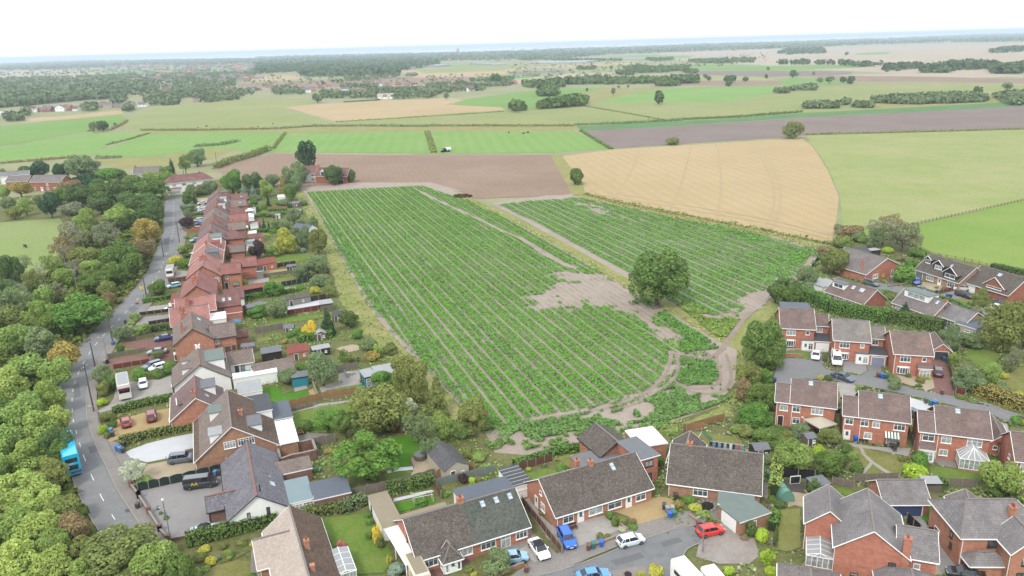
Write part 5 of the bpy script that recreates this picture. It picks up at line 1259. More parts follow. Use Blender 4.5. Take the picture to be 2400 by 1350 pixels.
DRV = [
 ("driveway",PAVE_G,tA((1262,590),(1543,528),(2030,438),(2090,560),(2080,900),(1730,985),(1543,1030),(1500,1010),(1400,860),(1310,700))),
 ("driveway",GRAVEL_P,tA((1335,350),(1543,312),(1760,300),(1790,370),(1760,400),(1543,480),(1270,545),(1200,540),(1280,440))),
 ("driveway",WHITECON,tA((1130,235),(1330,160),(1543,105),(1750,66),(1760,225),(1543,288),(1330,330),(1180,290))),
 ("driveway",PAVE,tA((880,180),(960,110),(1100,170),(1140,240),(1190,300),(1330,345),(1200,540),(1080,470),(960,320))),
 ("driveway",GRAVEL,m1((670,1062),(960,985),(1215,940),(1245,1110),(960,1170),(712,1235),(600,1265),(640,1180))),
 ("driveway",PAVE_P,m1((610,920),(660,860),(690,740),(830,700),(980,690),(1220,640),(1235,820),(1000,860),(880,890),(650,960),(540,990),(500,975))),
 ("driveway",REDPAVE,m1((720,350),(880,318),(1215,290),(1215,350),(1100,385),(960,400),(880,380),(750,378))),
 ("driveway",REDPAVE,m1((600,500),(960,440),(1100,400),(1225,380),(1225,480),(1000,520),(800,545),(660,570),(590,540))),
 ("front_lawn",LAWN_D,m1((640,400),(760,380),(960,390),(840,420),(700,450),(610,455))),
 ("driveway",PAVE_G,m1((880,140),(960,95),(1180,70),(1215,85),(1215,125),(1000,160),(860,180))),
 ("driveway",PAVE_P,m1((900,30),(1000,0),(1250,-30),(1265,20),(1160,45),(930,75))),
 ("driveway",PAVE_P,m4((360,1080),(420,1090),(620,1060),(620,1000),(460,990),(470,1040))),
 ("driveway",GRAVEL_P,m4((690,280),(790,270),(790,310),(700,315))),
 ("driveway",PAVE,m4((610,820),(720,800),(730,840),(620,850))),
 ("patio",LAWN_G,m2((905,765),(1090,740),(1125,820),(1235,795),(1360,785),(1385,860),(1170,910),(985,880))),
 ("patio",PAVE_P,m2((1235,795),(1225,760),(1340,735),(1360,765))),
 ("patio",GRAVEL,m2((1360,780),(1410,765),(1455,855),(1395,870))),
 ("flower_bed",EARTH,m2((1095,740),(1190,720),(1235,790),(1125,820))),
 ("patio",PAVE_P,m3((300,645),(350,620),(450,600),(450,530),(600,505),(650,560),(660,610),(560,625),(350,665),(360,720),(330,720))),
 ("patio",PAVE_G,m3((645,570),(740,555),(740,600),(660,620))),
 ("artificial_lawn",ground("artificial_turf",C(128,190,84),C(122,186,78),.5,6,amt=.05),m3((350,672),(450,650),(620,618),(660,640),(600,672),(450,700),(370,712))),
 ("garden_path",PAVE,m3((250,800),(440,775),(440,790),(260,826))),
 ("garden_path",PAVE_P,m3((60,830),(300,770),(600,735),(600,750),(300,790),(70,848))),
 ("patio",PAVE,m3((60,1030),(230,1000),(420,1010),(430,1050),(240,1090),(100,1110))),
 ("lawn",LAWN,m3((60,850),(300,800),(560,760),(600,830),(430,1000),(240,1000),(110,980))),
 ("lawn",LAWN_G,m3((760,1060),(1000,1020),(1150,1060),(1160,1150),(1020,1180),(1010,1270),(850,1290))),
 ("lawn",LAWN_G,m3((835,1325),(1030,1298),(1035,1350),(1030,1380),(820,1380))),
 ("patio",GRAVEL_P,tC((625,300),(690,270),(820,250),(860,420),(900,440),(760,460),(770,420),(700,480),(640,490),(630,450),(660,370))),
 ("garden_path",WHITECON,tC((410,410),(500,380),(650,368),(650,398),(510,412),(420,432))),
 ("lawn",LAWN,tC((400,440),(630,405),(640,490),(410,540))),
 ("lawn",LAWN_G,tC((485,705),(640,680),(850,655),(860,690),(700,735),(525,780))),
 ("garden_path",WHITECON,tC((470,660),(830,582),(835,600),(475,690))),
 ("lawn",LAWN,tC((-190,860),(-100,830),(200,790),(300,900),(370,960),(480,1220),(380,1330),(100,1350),(80,1200),(40,1100),(-60,1100))),
 ("lawn",LAWN_D,tB((300,1330),(420,1260),(600,1220),(740,1230),(800,1400),(260,1400))),
 ("garden_path",PAVE,tB((730,1120),(790,1130),(800,1400),(720,1400))),
 ("front_garden",EARTH,tB((150,1170),(450,1080),(770,1010),(790,1100),(720,1130),(600,1200),(420,1260),(240,1300))),
 ("driveway",PAVE,tC((1420,1100),(1600,1010),(1690,850),(1690,900),(1740,980),(1990,1190),(1720,1290),(1640,1180),(1500,1140))),
 ("driveway",PAVE_P,tC((1600,1120),(1740,1040),(1920,1200),(1780,1260))),
 ("front_path",REDPAVE,tC((740,1290),(900,1230),(1180,1160),(1220,1200),(1040,1290),(900,1380),(740,1400))),
 ("driveway",PAVE_P,tD((345,890),(420,920),(600,870),(835,810),(990,950),(870,1000),(640,1080),(480,1150),(300,1000))),
 ("side_path",PAVE_P,tD((80,690),(150,650),(290,840),(400,930),(470,1150),(330,1020))),
 ("driveway",GRAVEL,tD((910,770),(1000,720),(1340,640),(1450,660),(1500,830),(1300,850),(1150,945),(1140,890),(1050,820))),
 ("lawn",LAWN,tD((120,440),(300,390),(390,400),(520,400),(280,480),(170,500))),
 ("lawn",LAWN_D,tD((420,300),(620,290),(610,360),(530,390),(470,350))),
 ("lawn",LAWN_D,tE((20,190),(40,60),(150,50),(300,80),(480,100),(560,190),(500,240),(250,210))),
 ("patio",PAVE,tE((130,700),(330,640),(350,720),(350,860),(250,850),(130,830))),
 ("driveway",ground("pink_concrete",C(206,196,188),C(190,176,168),.3,3,amt=.12),tE((150,1040),(350,870),(450,940),(560,1010),(650,1020),(690,1180),(600,1250),(330,1250),(120,1185))),
 ("lawn",ground("dry_strip_lawn",C(176,172,110),C(150,162,84),.4,2.5,amt=.15),tE((880,760),(1060,750),(1065,1100),(940,1140),(860,1120))),
 ("patio",GRAVEL_P,tE((950,590),(1110,615),(1140,510),(1170,560),(1180,1000),(1110,1020),(1100,740),(1010,720),(950,740))),
 ("decking",plain("dark_decking",C(112,104,100),.8,.2,3),tE((890,490),(1110,510),(1108,610),(945,595))),
 ("side_path",PAVE,tE((700,500),(770,520),(770,700),(720,620))),
 ("driveway",PAVE_G,tF((450,815),(610,820),(690,930),(810,1080),(960,1290),(940,1350),(780,1350),(700,1180),(690,990),(560,970))),
 ("driveway",GRAVEL_P,tF((640,1220),(700,1180),(800,1350),(640,1360))),
 ("lawn",LAWN_G,tF((640,690),(740,660),(730,910),(610,840),(655,770))),
 ("lawn",LAWN,tE((1340,560),(1480,570),(1560,600),(1560,650),(1430,610))),
 ("lawn",LAWN_D,tF((0,190),(90,190),(250,250),(520,280),(480,340),(420,460),(180,440),(0,430))),
 ("garden_path",PAVE_P,tF((40,170),(75,180),(110,260),(190,330),(300,400),(415,470),(370,470),(250,400),(175,345),(100,435),(70,430),(150,330),(80,260))),
 ("patio",PAVE_P,tF((-130,140),(200,190),(520,200),(500,280),(230,220),(0,190))),
 ("patio",PAVE,tF((650,300),(760,270),(930,310),(930,385),(790,360),(680,350))),
 ("lawn",LAWN,tF((690,355),(940,390),(1190,400),(1220,450),(1110,520),(840,500),(700,440))),
 ("lawn",LAWN_G,tF((1270,275),(1390,275),(1400,330),(1280,320))),
 ("side_path",PAVE,tF((1390,230),(1420,230),(1480,410),(1440,410))),
 ("driveway",WHITECON,m7((330,1020),(480,1065),(590,1100),(560,1190),(430,1180),(335,1150))),
 ("driveway",PAVE_P,m6((895,890),(1070,900),(1075,1030),(1070,1060),(940,1050),(920,940))),
 ("driveway",PAVE_G,m6((960,700),(1060,700),(1160,715),(1170,790),(1110,825),(960,800))),
 ("driveway",TARMAC,m6((1170,720),(1290,730),(1300,830),(1220,845),(1110,830),(1175,790))),
 ("driveway",TARMAC,m6((680,600),(780,600),(775,740),(820,790),(740,750),(660,700))),
 ("front_lawn",LAWN,m6((470,620),(600,605),(665,640),(660,690),(600,690),(600,650),(440,630))),
 ("front_path",PAVE_P,m6((440,590),(580,580),(680,600),(675,630),(560,605),(460,615))),
 ("front_garden",GRAVEL_P,m7((150,830),(260,790),(400,830),(540,830),(565,940),(500,965),(280,900))),
 ("driveway",REDPAVE,m7((535,680),(640,680),(700,860),(735,1010),(700,1030),(515,965),(565,940),(545,860),(525,800))),
 ("driveway",PAVE_P,m7((1040,1225),(1200,1260),(1225,1350),(1160,1400),(1060,1300))),
 ("lawn",LAWN,m7((850,600),(1050,580),(1130,640),(1100,740),(980,760),(840,680))),
 ("lawn",LAWN_D,m7((1150,870),(1300,760),(1420,740),(1420,980),(1200,960))),
 ("front_garden",GRAVEL_P,m8((1440,800),(1560,820),(1640,840),(1560,890),(1420,850))),
 ("driveway",PAVE,m8((1590,920),(1740,880),(1860,950),(1900,1010),(1740,970))),
 ("front_lawn",LAWN_D,m8((1740,960),(1900,950),(1960,980),(1960,1030),(1850,1000))),
 ("garden",LAWN,m5((440,830),(620,780),(860,770),(870,800),(690,860),(510,850))),
 ("garden",LAWN_D,m5((460,1015),(700,985),(930,940),(1010,970),(840,1020),(560,1050),(450,1040))),
 ("garden",GRAVEL,m5((170,970),(350,940),(620,915),(680,950),(450,960),(200,1000))),
 ("garden",GRAVEL_P,m5((550,1100),(700,1080),(700,1110),(560,1130))),
 ("patio",WHITECON,m5((570,1230),(700,1190),(920,1190),(920,1240),(1030,1260),(700,1330),(560,1330))),
 ("patio",PAVE_P,m5((240,1020),(440,1000),(440,1040),(250,1060))),
 ("garden",PAVE,m5((190,880),(310,850),(340,900),(200,920))),
 ("garden",LAWN,m2((1000,110),(1470,75),(1460,110),(1150,150),(1010,170))),
 ("garden",LAWN_D,m2((870,300),(1000,280),(1030,300),(900,350))),
 ("patio",GRAVEL_P,m3((430,330),(560,300),(610,310),(615,345),(500,370))),
]
for i,(nm,mt,pts) in enumerate(DRV): sheet(nm,pts,mt,z=.165 + .003 * (i % 18))

for p in [[(206,1050),(222,1046),(228,1062),(212,1066)],[(172,905),(186,900),(190,930),(175,936)],[(300,726),(312,716),(324,724),(312,736)],[(1430,1318),(1500,1298),(1512,1310),(1444,1330)],[(1545,1275),(1590,1262),(1600,1272),(1556,1286)],[(385,560),(398,556),(396,590),(382,594)],[(1340,1342),(1380,1330),(1390,1338),(1352,1350)]]: sheet("road_repair",p,plain("tarmac_repair",C(140,140,142),.95,.12,2),z=.247)
for p in (tD((625,1240)),tD((1410,975)),(205,905),(315,745)): sheet("drain_cover",[(p[0] - 3,p[1] - 1),(p[0] + 2,p[1] - 2.5),(p[0] + 3,p[1] + 1),(p[0] - 2,p[1] + 2.5)],plain("iron_cover",C(110,110,112),.7,.2,6),z=.251)
# ------------------------------------------------------------------ bungalows on the close and houses beyond
NAVY = lin((52,62,96))
r,b = building("bungalow_pair",tC((690,1200)),(16.6,24.6), "semi-detached bungalows with brown mossy tiles one half, green slates the other",D=9.9,eave=2.5,rise=3.2,roof="par",wall="red",tile="mossy",tile2="greenslate",split=.5,chim=[(.5,.52,5.4,.9,.7,1.1,2, "orange")],
    items=[("f", "w3",.11,.8,2.0,1.3),("f", "w3",.41,.8,2.2,1.3),("f", "w3",.62,.8,2.3,1.3),("f", "w2",.78,.1,1.5,2.0),("f", "w3",.93,.8,1.8,1.3),("l", "k1",.55,2.4,.3,1.3)],sky=[(.68,.82,.7,1.0),(.81,.82,.7,1.0),(.94,.82,.7,1.0)])
block(r,T(3.1,-1.7),2.5,1.75,eave=2.2,rise=1.6,roof="perp",wall="white",tile="mossy",over=.25,hip=(.9,0),items=[("f", "d",.5,.05,.9,1.95),("f", "w1",.16,.3,.5,1.7),("f", "w1",.84,.3,.5,1.7),("l", "w1",.5,.5,.9,1.4),("r", "w1",.5,.5,.9,1.4)])
wing(r,Wp(-19.4,94.8),(2.9,23.5),9.3,eave=2.2,roof="flat",wall="white",flatc="tan",over=.12,items=[("l", "k1",.2,.8,.5,.9)])
wing(r,Wp(-16.6,96.0),(7.0,26),2.0,eave=2.25,roof="flat",wall="white",flatc="tan",over=.12)
wing(r,Wp(-8.6,100.7),(8.6,23.5),3.4,eave=2.5,roof="flat",wall="white",flatc="slate",over=.15)
P = [r.matrix_basis.inverted() @ G(*p,2.35) for p in tC((388,930),(515,884),(688,1225),(578,1252))]
mb = MB(); mb.slab([tuple(p) for p in P],.08); mb.build("carport_roof",FLAT["white"],r)
for p in (P[3],P[0].lerp(P[3],.5)): MB().box(-.06,-.06,0,.06,.06,2.3).build("carport_post",UPVC,r,T(p.x + .1,p.y))
mw = MB(); mw.lathe([(.42,-.03),(.42,.03),(.36,.03),(.36,-.03)],16)
for i in range(8): mw.bar((0,0,0),(.4 * math.cos(i * .785),.4 * math.sin(i * .785),0),.03)
mw.build("cartwheel_ornament",UPVC,r,T(5.5,-.08,1.0) @ Matrix.Rotation(math.pi / 2,4,'X'))
r,b = building("garage",Wp(-0.6,104.4),(3.2,24), "detached garage with ribbed dark roof and white doors", "garage",D=6.0,eave=2.3,roof="flat",wall="white",flatc="dark",over=.1,items=[("f", "g",.5,0,2.6,2.05),("f", "w4",.5,1.6,2.4,.3,False)])
for i in range(6): MB().box(-.1,.2 + i,2.47,3.3,.34 + i,2.53).build("roof_rib",FLAT["pale"],r)
# the pair the photograph is about
r,b = building("bungalow_pair",tD((400,805)),(16.6,24.3), "red brick semi-detached bungalows with mossy grey roof and two ridge chimneys",D=10.1,eave=2.5,rise=3.3,roof="par",wall="orange",tile="mossy",chim=[(.52,.5,5.5,.7,.7,1.0,1, "orange"),(.42,.62,4.9,.7,.7,1.5,1, "orange")],
    items=[("f", "w2",.12,.75,1.8,1.3),("f", "d",.245,.05,.95,2.05),("f", "w2",.4,.75,2.4,1.3),("f", "w2",.6,.75,2.4,1.3),("f", "d",.75,.05,.95,2.05),("f", "w2",.88,.75,1.8,1.3),("l", "d",.36,.05,.9,2.0),("l", "w2",.58,.8,1.3,1.3),("l", "w1",.52,3.2,.7,.7)],sky=[(.72,.78,.7,1.3)])
wing(r,Wp(10.4,109.4),(8.2,24.3),3.6,eave=2.6,roof="flat",wall="orange",flatc="grey",over=.2)
wing(r,Wp(13.8,112.2),(6.4,24.3),7.0,eave=2.9,rise=1.9,roof="perp",wall="orange",tile="mossy",trim="dark")
wing(r,Wp(19.4,107.3),(3.5,24.3),6.5,eave=4.8,roof="flat",wall="red",flatc="grey",over=.25,items=[("f", "k2",.5,3.2,1.6,1.1),("f", "k2",.5,.9,1.2,1.1)])
r,b = building("outbuilding",Wp(20.6,114.6),(5.0,14), "flat white-roofed outbuilding behind the brick bungalows", "outbuilding",D=6.0,eave=2.9,roof="flat",wall="orange",flatc="white",over=.15)
# wide mossy bungalow
r,b = building("bungalow",tE((-130,500)),(13.6,-17), "wide bungalow with speckled grey mossy roof and a rear wing",D=11.4,eave=2.5,rise=3.5,roof="par",wall="brown",tile="mossy",items=[("f", "w3",.36,.8,2.2,1.3),("f", "w2",.62,.8,1.6,1.3),("r", "w2",.4,.8,1.4,1.2),("r", "p",.65,0,.9,2,C(150,60,50))],chim=[(.2,.52,5.6,.8,.8,.9,2, "orange")])
wing(r,Wp(24.6,110.4),(5.0,-20),7.4,eave=2.6,rise=1.9,roof="perp",wall="brown",tile="mossy",items=[("f", "k2",.4,.9,1.8,1.2)])
wing(r,Wp(31.4,93.6),(5.4,24),4.6,eave=2.4,roof="flat",wall="brown",flatc="green",over=.18,items=[("l", "g",.5,0,2.9,2.1),("f", "w2",.45,.9,1.2,1.0)])
wing(r,Wp(29.6,98.4),(5.0,-17),3.2,eave=2.35,roof="flat",wall="brown",flatc="green",over=.15)
# grey-roofed detached house with conservatory
r,b = building("house",tE((1385,1075)),(8.4,-20), "red brick house with smooth grey tiles and a tall outside chimney",D=9.8,eave=5.0,rise=3.1,roof="perp",wall="red",tile="grey",items=[("f", "k2",.8,3.0,.9,.9),("f", "k2",.3,.9,.9,.5),("f", "k2",.62,.9,.9,1.0)],chim=[(.97,.02,1.0,.9,.6,6.6,1, "red",1.0)])
wing(r,Wp(48.4,82.6),(4.2,-20),6.2,eave=4.7,rise=2.2,roof="par",wall="red",tile="grey",items=[("f", "w1",.5,3.0,.8,.8)])
wing(r,Wp(39.4,90.2),(5.6,-20),6.4,eave=4.6,rise=2.3,roof="perp",wall="red",tile="grey",items=[("f", "w2",.4,.9,1.2,1.1),("f", "p",.75,0,.9,2,DK)])
conservatory(r,Wp(38.2,86.4),(3.4,-20),4.2,eave=2.1,rise=.5,hipped=False,base="red",roofc=FLAT["pale"])
r,b = building("garage",Wp(31.6,77.6),(7.0,-19), "hipped garage with grey-brown tiles below the dry lawn", "garage",D=7.2,eave=2.3,rise=1.8,roof="perp",wall="red",tile="greyb",hip=(0,2.4),items=[("f", "g",.5,0,4.4,2.05,lin((150,150,152)))])
r,b = building("garage",Wp(43.4,76.2),(7.2,-19), "gabled garage roof in front of the tall chimney", "garage",D=7.2,eave=2.4,rise=2.2,roof="perp",wall="red",tile="grey",hip=(0,2.2),items=[("f", "g",.5,0,4.4,2.05,lin((90,70,60)))])
r,b = building("garage",tF((285,690)),(6.4,-2.5), "detached brick garage with ridged grey tiles and navy double door", "garage",D=5.8,eave=2.4,rise=2.0,roof="par",wall="orange",tile="grey",items=[("f", "g",.5,0,4.5,2.15,NAVY)])
# house cut by the edge of the frame
r,b = building("house",tF((985,992)),(11.5,-3), "red brick house with arched dark-framed window and hipped grey porch",D=8.4,eave=5.0,rise=2.8,roof="par",wall="orange",tile="grey",hip=(2.2,3.0),trim="white",items=[("f", "k2",.36,3.4,1.5,1.1),("l", "k1",.72,3.2,.6,.9),("l", "k1",.74,1.6,.6,.9),("l", "p",.3,0,1.2,2.1,DK),("f", "p",.32,0,1.0,2,DK)],chim=[(.62,.25,6.6,.8,.8,1.4,2, "orange")])
wing(r,Wp(62.4,82.0),(4.6,-3),4.2,eave=5.0,rise=2.2,roof="perp",wall="orange",tile="grey",items=[("f", "k3",.48,3.0,1.7,.9),("f", "k4",.5,.7,2.6,1.2)])
ar = MB(); ar.lathe([(.85,0),(.85,.05)],20); ar.build("arch_window",GLASS_S,r,rel(r,Vector((64.6,81.86,3.9)),math.radians(-3)) @ Matrix.Rotation(math.pi / 2,4,'X'))
block(r,T(.6,-1.9),4.4,1.9,eave=2.4,rise=.9,roof="par",wall="orange",tile="grey",hip=(1.2,1.2),over=.4)
r,b = building("garden_building",Wp(62.4,95.2),(4.4,-20), "small brick outbuilding with plain brown tiles behind the arched-window house", "outbuilding",D=3.8,eave=2.2,rise=1.5,roof="perp",wall="orange",tile="greyb")
# three houses backing on to the gardens
def back_house(A,W,deg,label,up,low,tile="conc",low_left=2.6):
    o,rz,_ = frame_from(A,(W,deg),5.0)
    r = thing("house",o,rz,label, "house", "red brick houses around the upper close")
    block(r,T(low_left,0),W - low_left,8.6,eave=5.0,rise=2.7,roof="par",wall="red",tile=tile,sky=[(.42,.86,.8,1.0)],items=up)
    block(r,T(0,.02),low_left + .05,6.4,eave=4.98,rise=2.0,roof="par",wall="red",tile=tile,items=low)
    return r
U = [("f", "w2",.12,3.2,1.3,1.2),("f", "w3",.6,3.2,2.0,1.3),("f", "w2",.14,.9,1.3,1.2),("f", "w1",.36,.9,.7,1.2),("f", "v",.28,2.2,.3,.3)]
LW = [("f", "w2",.5,3.2,1.4,1.1,True),("f", "p",.35,0,.9,2.05,lin((60,40,40)))]
r10 = back_house(m6((375,1045)),9.9,-20, "red brick house with ivy corner and cream gazebo behind it",U,LW)
r9 = back_house(m6((970,1165)),10.2,-20, "red brick house with green striped awning over its patio doors",[("f", "w2",.1,3.2,1.3,1.2),("f", "w2",.34,3.2,1.2,1.2),("f", "w3",.82,3.2,1.8,1.3),("f", "w2",.2,.9,1.3,1.2),("f", "w2",.72,.05,2.0,2.1,True)],[("f", "w2",.35,3.2,1.3,1.2),("f", "d",.3,0,.9,2.0)])
r8 = back_house(m7((440,1305)),10.2,-19.5, "red brick house with white hipped conservatory on its lawn",[("f", "w2",.18,3.2,1.5,1.2),("f", "w3",.72,3.2,2.2,1.3,True),("f", "w2",.16,.9,1.3,1.1)],[("f", "w2",.5,3.2,1.8,1.3),("f", "w2",.7,.9,.8,1.1)])
block(r8,T(.1,-1.5),2.2,1.5,eave=2.2,rise=.6,roof="mono",wall="white",flatc="conc",over=.1,items=[("f", "w3",.5,.2,1.8,1.8)])
conservatory(r8,tF((965,290)),(4.2,-19.5),3.4,eave=2.2,rise=1.3)
aw = MB()
for i in range(10): aw.slab([(-1.2 + .24 * i,0,2.75),(-1.2 + .24 * i + .238,0,2.75),(-1.2 + .24 * i + .238,-1.3,2.2),(-1.2 + .24 * i,-1.3,2.2)],.04,i % 2)
aw.build("awning",[plain("awning_white",(.7,.7,.68),.8,.05,2),plain("awning_green",C(110,150,120),.8,.05,2)],r9,T(7.9,-.05))
r,b = building("outbuilding",tF((1225,140)),(3.4,-20), "narrow brick garage with white side door between the conservatory house and its neighbour", "garage",D=7.5,eave=2.4,rise=1.5,roof="perp",wall="red",tile="conc",items=[("f", "d",.68,0,1.3,2.0),("f", "w1",.3,1.2,.7,.7)])
r,b = building("house",tF((1478,300)),(10,-18), "red brick house cut off by the picture edge past the conservatory house",D=8,eave=5.0,rise=2.7,roof="par",wall="red",tile="conc",items=[("f", "w2",.12,3.2,1.2,1.2),("f", "d",.1,0,.9,2),("l", "w1",.6,1.4,.8,.8),("l", "w1",.6,3.4,.8,.8)])
# three houses facing the upper close
def front_house(A,deg,label,tile,gdoor,garage=True,rear=False):
    r,b = building("house",A,(7.1,deg),label,group="red brick houses around the upper close",D=10.2,eave=5.0,rise=2.9,roof="par",wall="red",tile=tile,items=[("f", "w3",.3,3.2,2.0,1.3),("f", "w1",.8,3.5,.8,.9),("f", "b",.28,.7,2.4,1.3)])
    if garage:
        block(r,T(7.1,3.6),3.4,5.0,eave=4.7,rise=1.7,roof="par",wall="red",tile=tile,items=[("f", "w2",.5,3.0,1.3,1.1)])
        block(r,T(7.12,-1.4),3.4,5.0,eave=2.5,roof="flat",wall="red",flatc="dark",over=.08,items=[("f", "g",.5,0,2.5,2.1,gdoor)])
        block(r,T(4.5,-1.2),2.6,1.18,eave=2.3,roof="flat",wall="white",flatc="grey",over=.06,items=[("f", "d",.3,.02,.9,2.0),("f", "w2",.72,.4,1.0,1.6)])
    else:
        block(r,T(4.5,-1.2),2.6,1.18,eave=2.3,rise=.7,roof="mono",wall="red",flatc="conc",over=.1,items=[("f", "w3",.5,.1,2.0,2.0)])
    if rear: block(r,T(.4,5.4),6.4,5.2,eave=7.5,roof="flat",wall="grey",flatc="slate",over=.1)
    return r
front_house(m6((420,402)),-13, "red brick house with flat grey rear dormer and white garage door by the field corner", "conc",(.7,.7,.68),rear=True)
front_house(m6((885,508)),-16, "red brick house with orange lichen on grey tiles and grey garage door", "lichg",lin((120,128,148)))
front_house(m7((215,628)),-14, "red brick house with lichen roof and red paved drive beside it", "lich",None,garage=False)
r,b = building("garage",m7((548,600)),(3.6,-15), "open-fronted brick garage with gabled tiled roof", "garage",D=7.0,eave=2.4,rise=1.5,roof="perp",wall="red",tile="conc",items=[("f", "p",.5,0,2.6,2.1,lin((60,62,66)))])
# bungalows further right
r,b = building("bungalow",m8((535,880)),(12.4,-65), "brick dormer bungalow with white flat dormer and two roof lights",D=8.0,eave=2.7,rise=3.0,roof="par",wall="russet",tile="conc",items=[("f", "w2",.1,.8,1.5,1.3),("f", "w1",.28,.8,.8,1.2),("f", "w2",.4,.8,1.2,1.2),("f", "d",.52,0,.9,2.1),("f", "w2",.66,.8,1.5,1.2),("f", "w3",.86,.2,2.0,1.9)],sky=[(.52,.7,1.0,1.2),(.74,.7,1.4,1.2)])
dormer(b,.22,.38,4.0,1.5,3.0,1,roofc="grey",n=2)
wing(r,Wp(84.6,199.0),(6.5,24),7.0,eave=2.6,roof="flat",wall="white",flatc="pale",over=.2)
r,b = building("bungalow",m8((1165,985)),(11.6,-67), "grey-roofed bungalow with long white box dormer",D=8.0,eave=2.7,rise=3.0,roof="par",wall="buff",tile="greyb",items=[("f", "w2",.14,.8,1.6,1.2),("f", "w2",.55,.8,1.2,1.1),("f", "w2",.82,.8,1.6,1.3)],sky=[(.86,.75,.8,1.1)],chim=[(.98,.5,5.0,.7,.7,.9,2, "orange")])
dormer(b,.4,.55,7.0,1.7,3.4,1,roofc="green",n=3)
wing(r,m8((1570,1100)),(7.4,-67),7.4,eave=2.5,rise=2.2,roof="par",wall="buff",tile="grey",items=[("f", "d",.12,0,.9,2.0),("f", "w2",.42,.1,1.7,2.0)])
r,b = building("bungalow",m8((915,725)),m8((1262,655)), "red brick bungalow with brown gabled roof and white side room",D=14.5,eave=2.6,rise=3.6,roof="perp",wall="red",tile="greyb",items=[("f", "w2",.25,.8,2.0,1.3),("f", "w2",.72,.4,1.6,1.9),("l", "w2",.3,.8,1.4,1.2)],chim=[(.1,.2,3.6,.6,.6,2.0,1, "orange")])
wing(r,Wp(100.6,213.4),(3.6,20),4.0,eave=2.4,roof="flat",wall="white",flatc="pale",over=.1,items=[("f", "w3",.5,.5,2.6,1.5),("l", "w3",.5,.5,2.6,1.5)])
r,b = building("bungalow",m8((1375,675)),(14.8,-72), "brick dormer bungalow with three dark gables edged in white",D=10.4,eave=2.7,rise=3.6,roof="par",wall="buff",tile="mossy",items=[("f", "g",.1,0,2.3,2.1,lin((110,120,124))),("f", "w3",.36,.6,2.4,1.5),("f", "d",.58,0,1.0,2.1),("f", "w3",.84,.7,2.4,1.4)],sky=[(.58,.72,.7,.9),(.8,.7,.7,.9)])
for u_,v_,w_ in ((.12,.45,2.2),(.42,.3,3.4),(.78,.04,4.6)): dormer(b,u_,v_,w_,1.5,3.4,1, "gable",wall="darkwood",roofc="mossy")
r,b = building("bungalow",Wp(124.2,200.2),(13.0,-71), "brick bungalow with broad brown gable and white garage door beside parked cars",D=11,eave=2.6,rise=3.8,roof="par",wall="russet",tile="mossy",items=[("f", "g",.16,0,2.4,2.1),("r", "w1",.55,3.4,.8,.9)],sky=[(.5,.78,1.2,1.1)])
dormer(b,.66,.03,6.0,1.0,4.6,1, "gable",wall="russet",roofc="mossy")
r,b = building("garage",m8((1745,1180)),(5.0,-63), "long garage with blue-grey roof and pale rendered walls behind the clipped hedge", "garage",D=8.5,eave=2.5,rise=.5,roof="mono",wall="cream",flatc="slate",over=.2,items=[("f", "w1",.6,1.2,1.2,.5)])
shed(m8((1032,1082)),m8((1125,1100)),3.2, "weathered wooden lean-to between the two dormer bungalows", "wood", "grey",2.2,kind="flat",name="lean_to")
shed(m8((800,540)),m8((960,520)),5.5, "black boarded garden building below the bare-trunked trees", "darkwood", "dark",2.4,1.2,items=[("f", "p",.5,0,.9,1.9,DK)],name="summer_house")
shed(m8((965,510)),m8((1050,500)),2.6, "black flat-roofed store against the black garden building", "darkwood", "pale",2.1,kind="flat")
# ------------------------------------------------------------------ trees and shrubs as surveyed
CW = {"dk": "dark green", "md": "mid-green", "lt": "light green", "lm": "pale lime-green", "ol": "olive-green", "ye": "yellow-green", "go": "golden-brown", "gr": "grey-green", "gy": "thin greyish", "pu": "purple-leaved", "br": "brown-tinged", "bl": "blue-green", "li": "bright lime", "cy": "golden yellow", "de": "deep green", "vi": "vivid green", "pk": "pink-flowered", "wh": "white-flecked"}
SW = {"round": "round tree", "oak": "broad tree", "airy": "open-crowned tree", "spray": "spreading tree", "column": "upright tree", "cone": "conical conifer", "bush": "bush", "ball": "clipped bush", "wood": "tree", "far": "tree"}
_seen = {}
def named(col,style,where):
    k = (col,style,where); i = _seen.get(k,0); _seen[k] = i + 1
    return f"{CW[col]} {SW[style]} {where}" + (f", {nth(i)} of these" if i else "")
def plant_list(sh,s,where,group,items):
    for it in sorted(items,key=lambda q: -q[1]):
        x,y,w,h,style,col = it[:6]; px = sh((x,y)); st = it[6] if len(it) > 6 else None
        if style in ("bush", "ball"): bush(*px,w / s,h / s,col,named(col,style,where),style,group)
        else: tree(*px,w / s,h / s,style,col,named(col,style,where),group,clear=.5 if style in ("airy", "spray") else .25,stems=st)
ident = lambda p: p
W1 = "in the far end of the roadside wood"; W2 = "in the middle of the roadside wood"; W3 = "in the near corner of the roadside wood"; GW = "trees of the roadside wood"
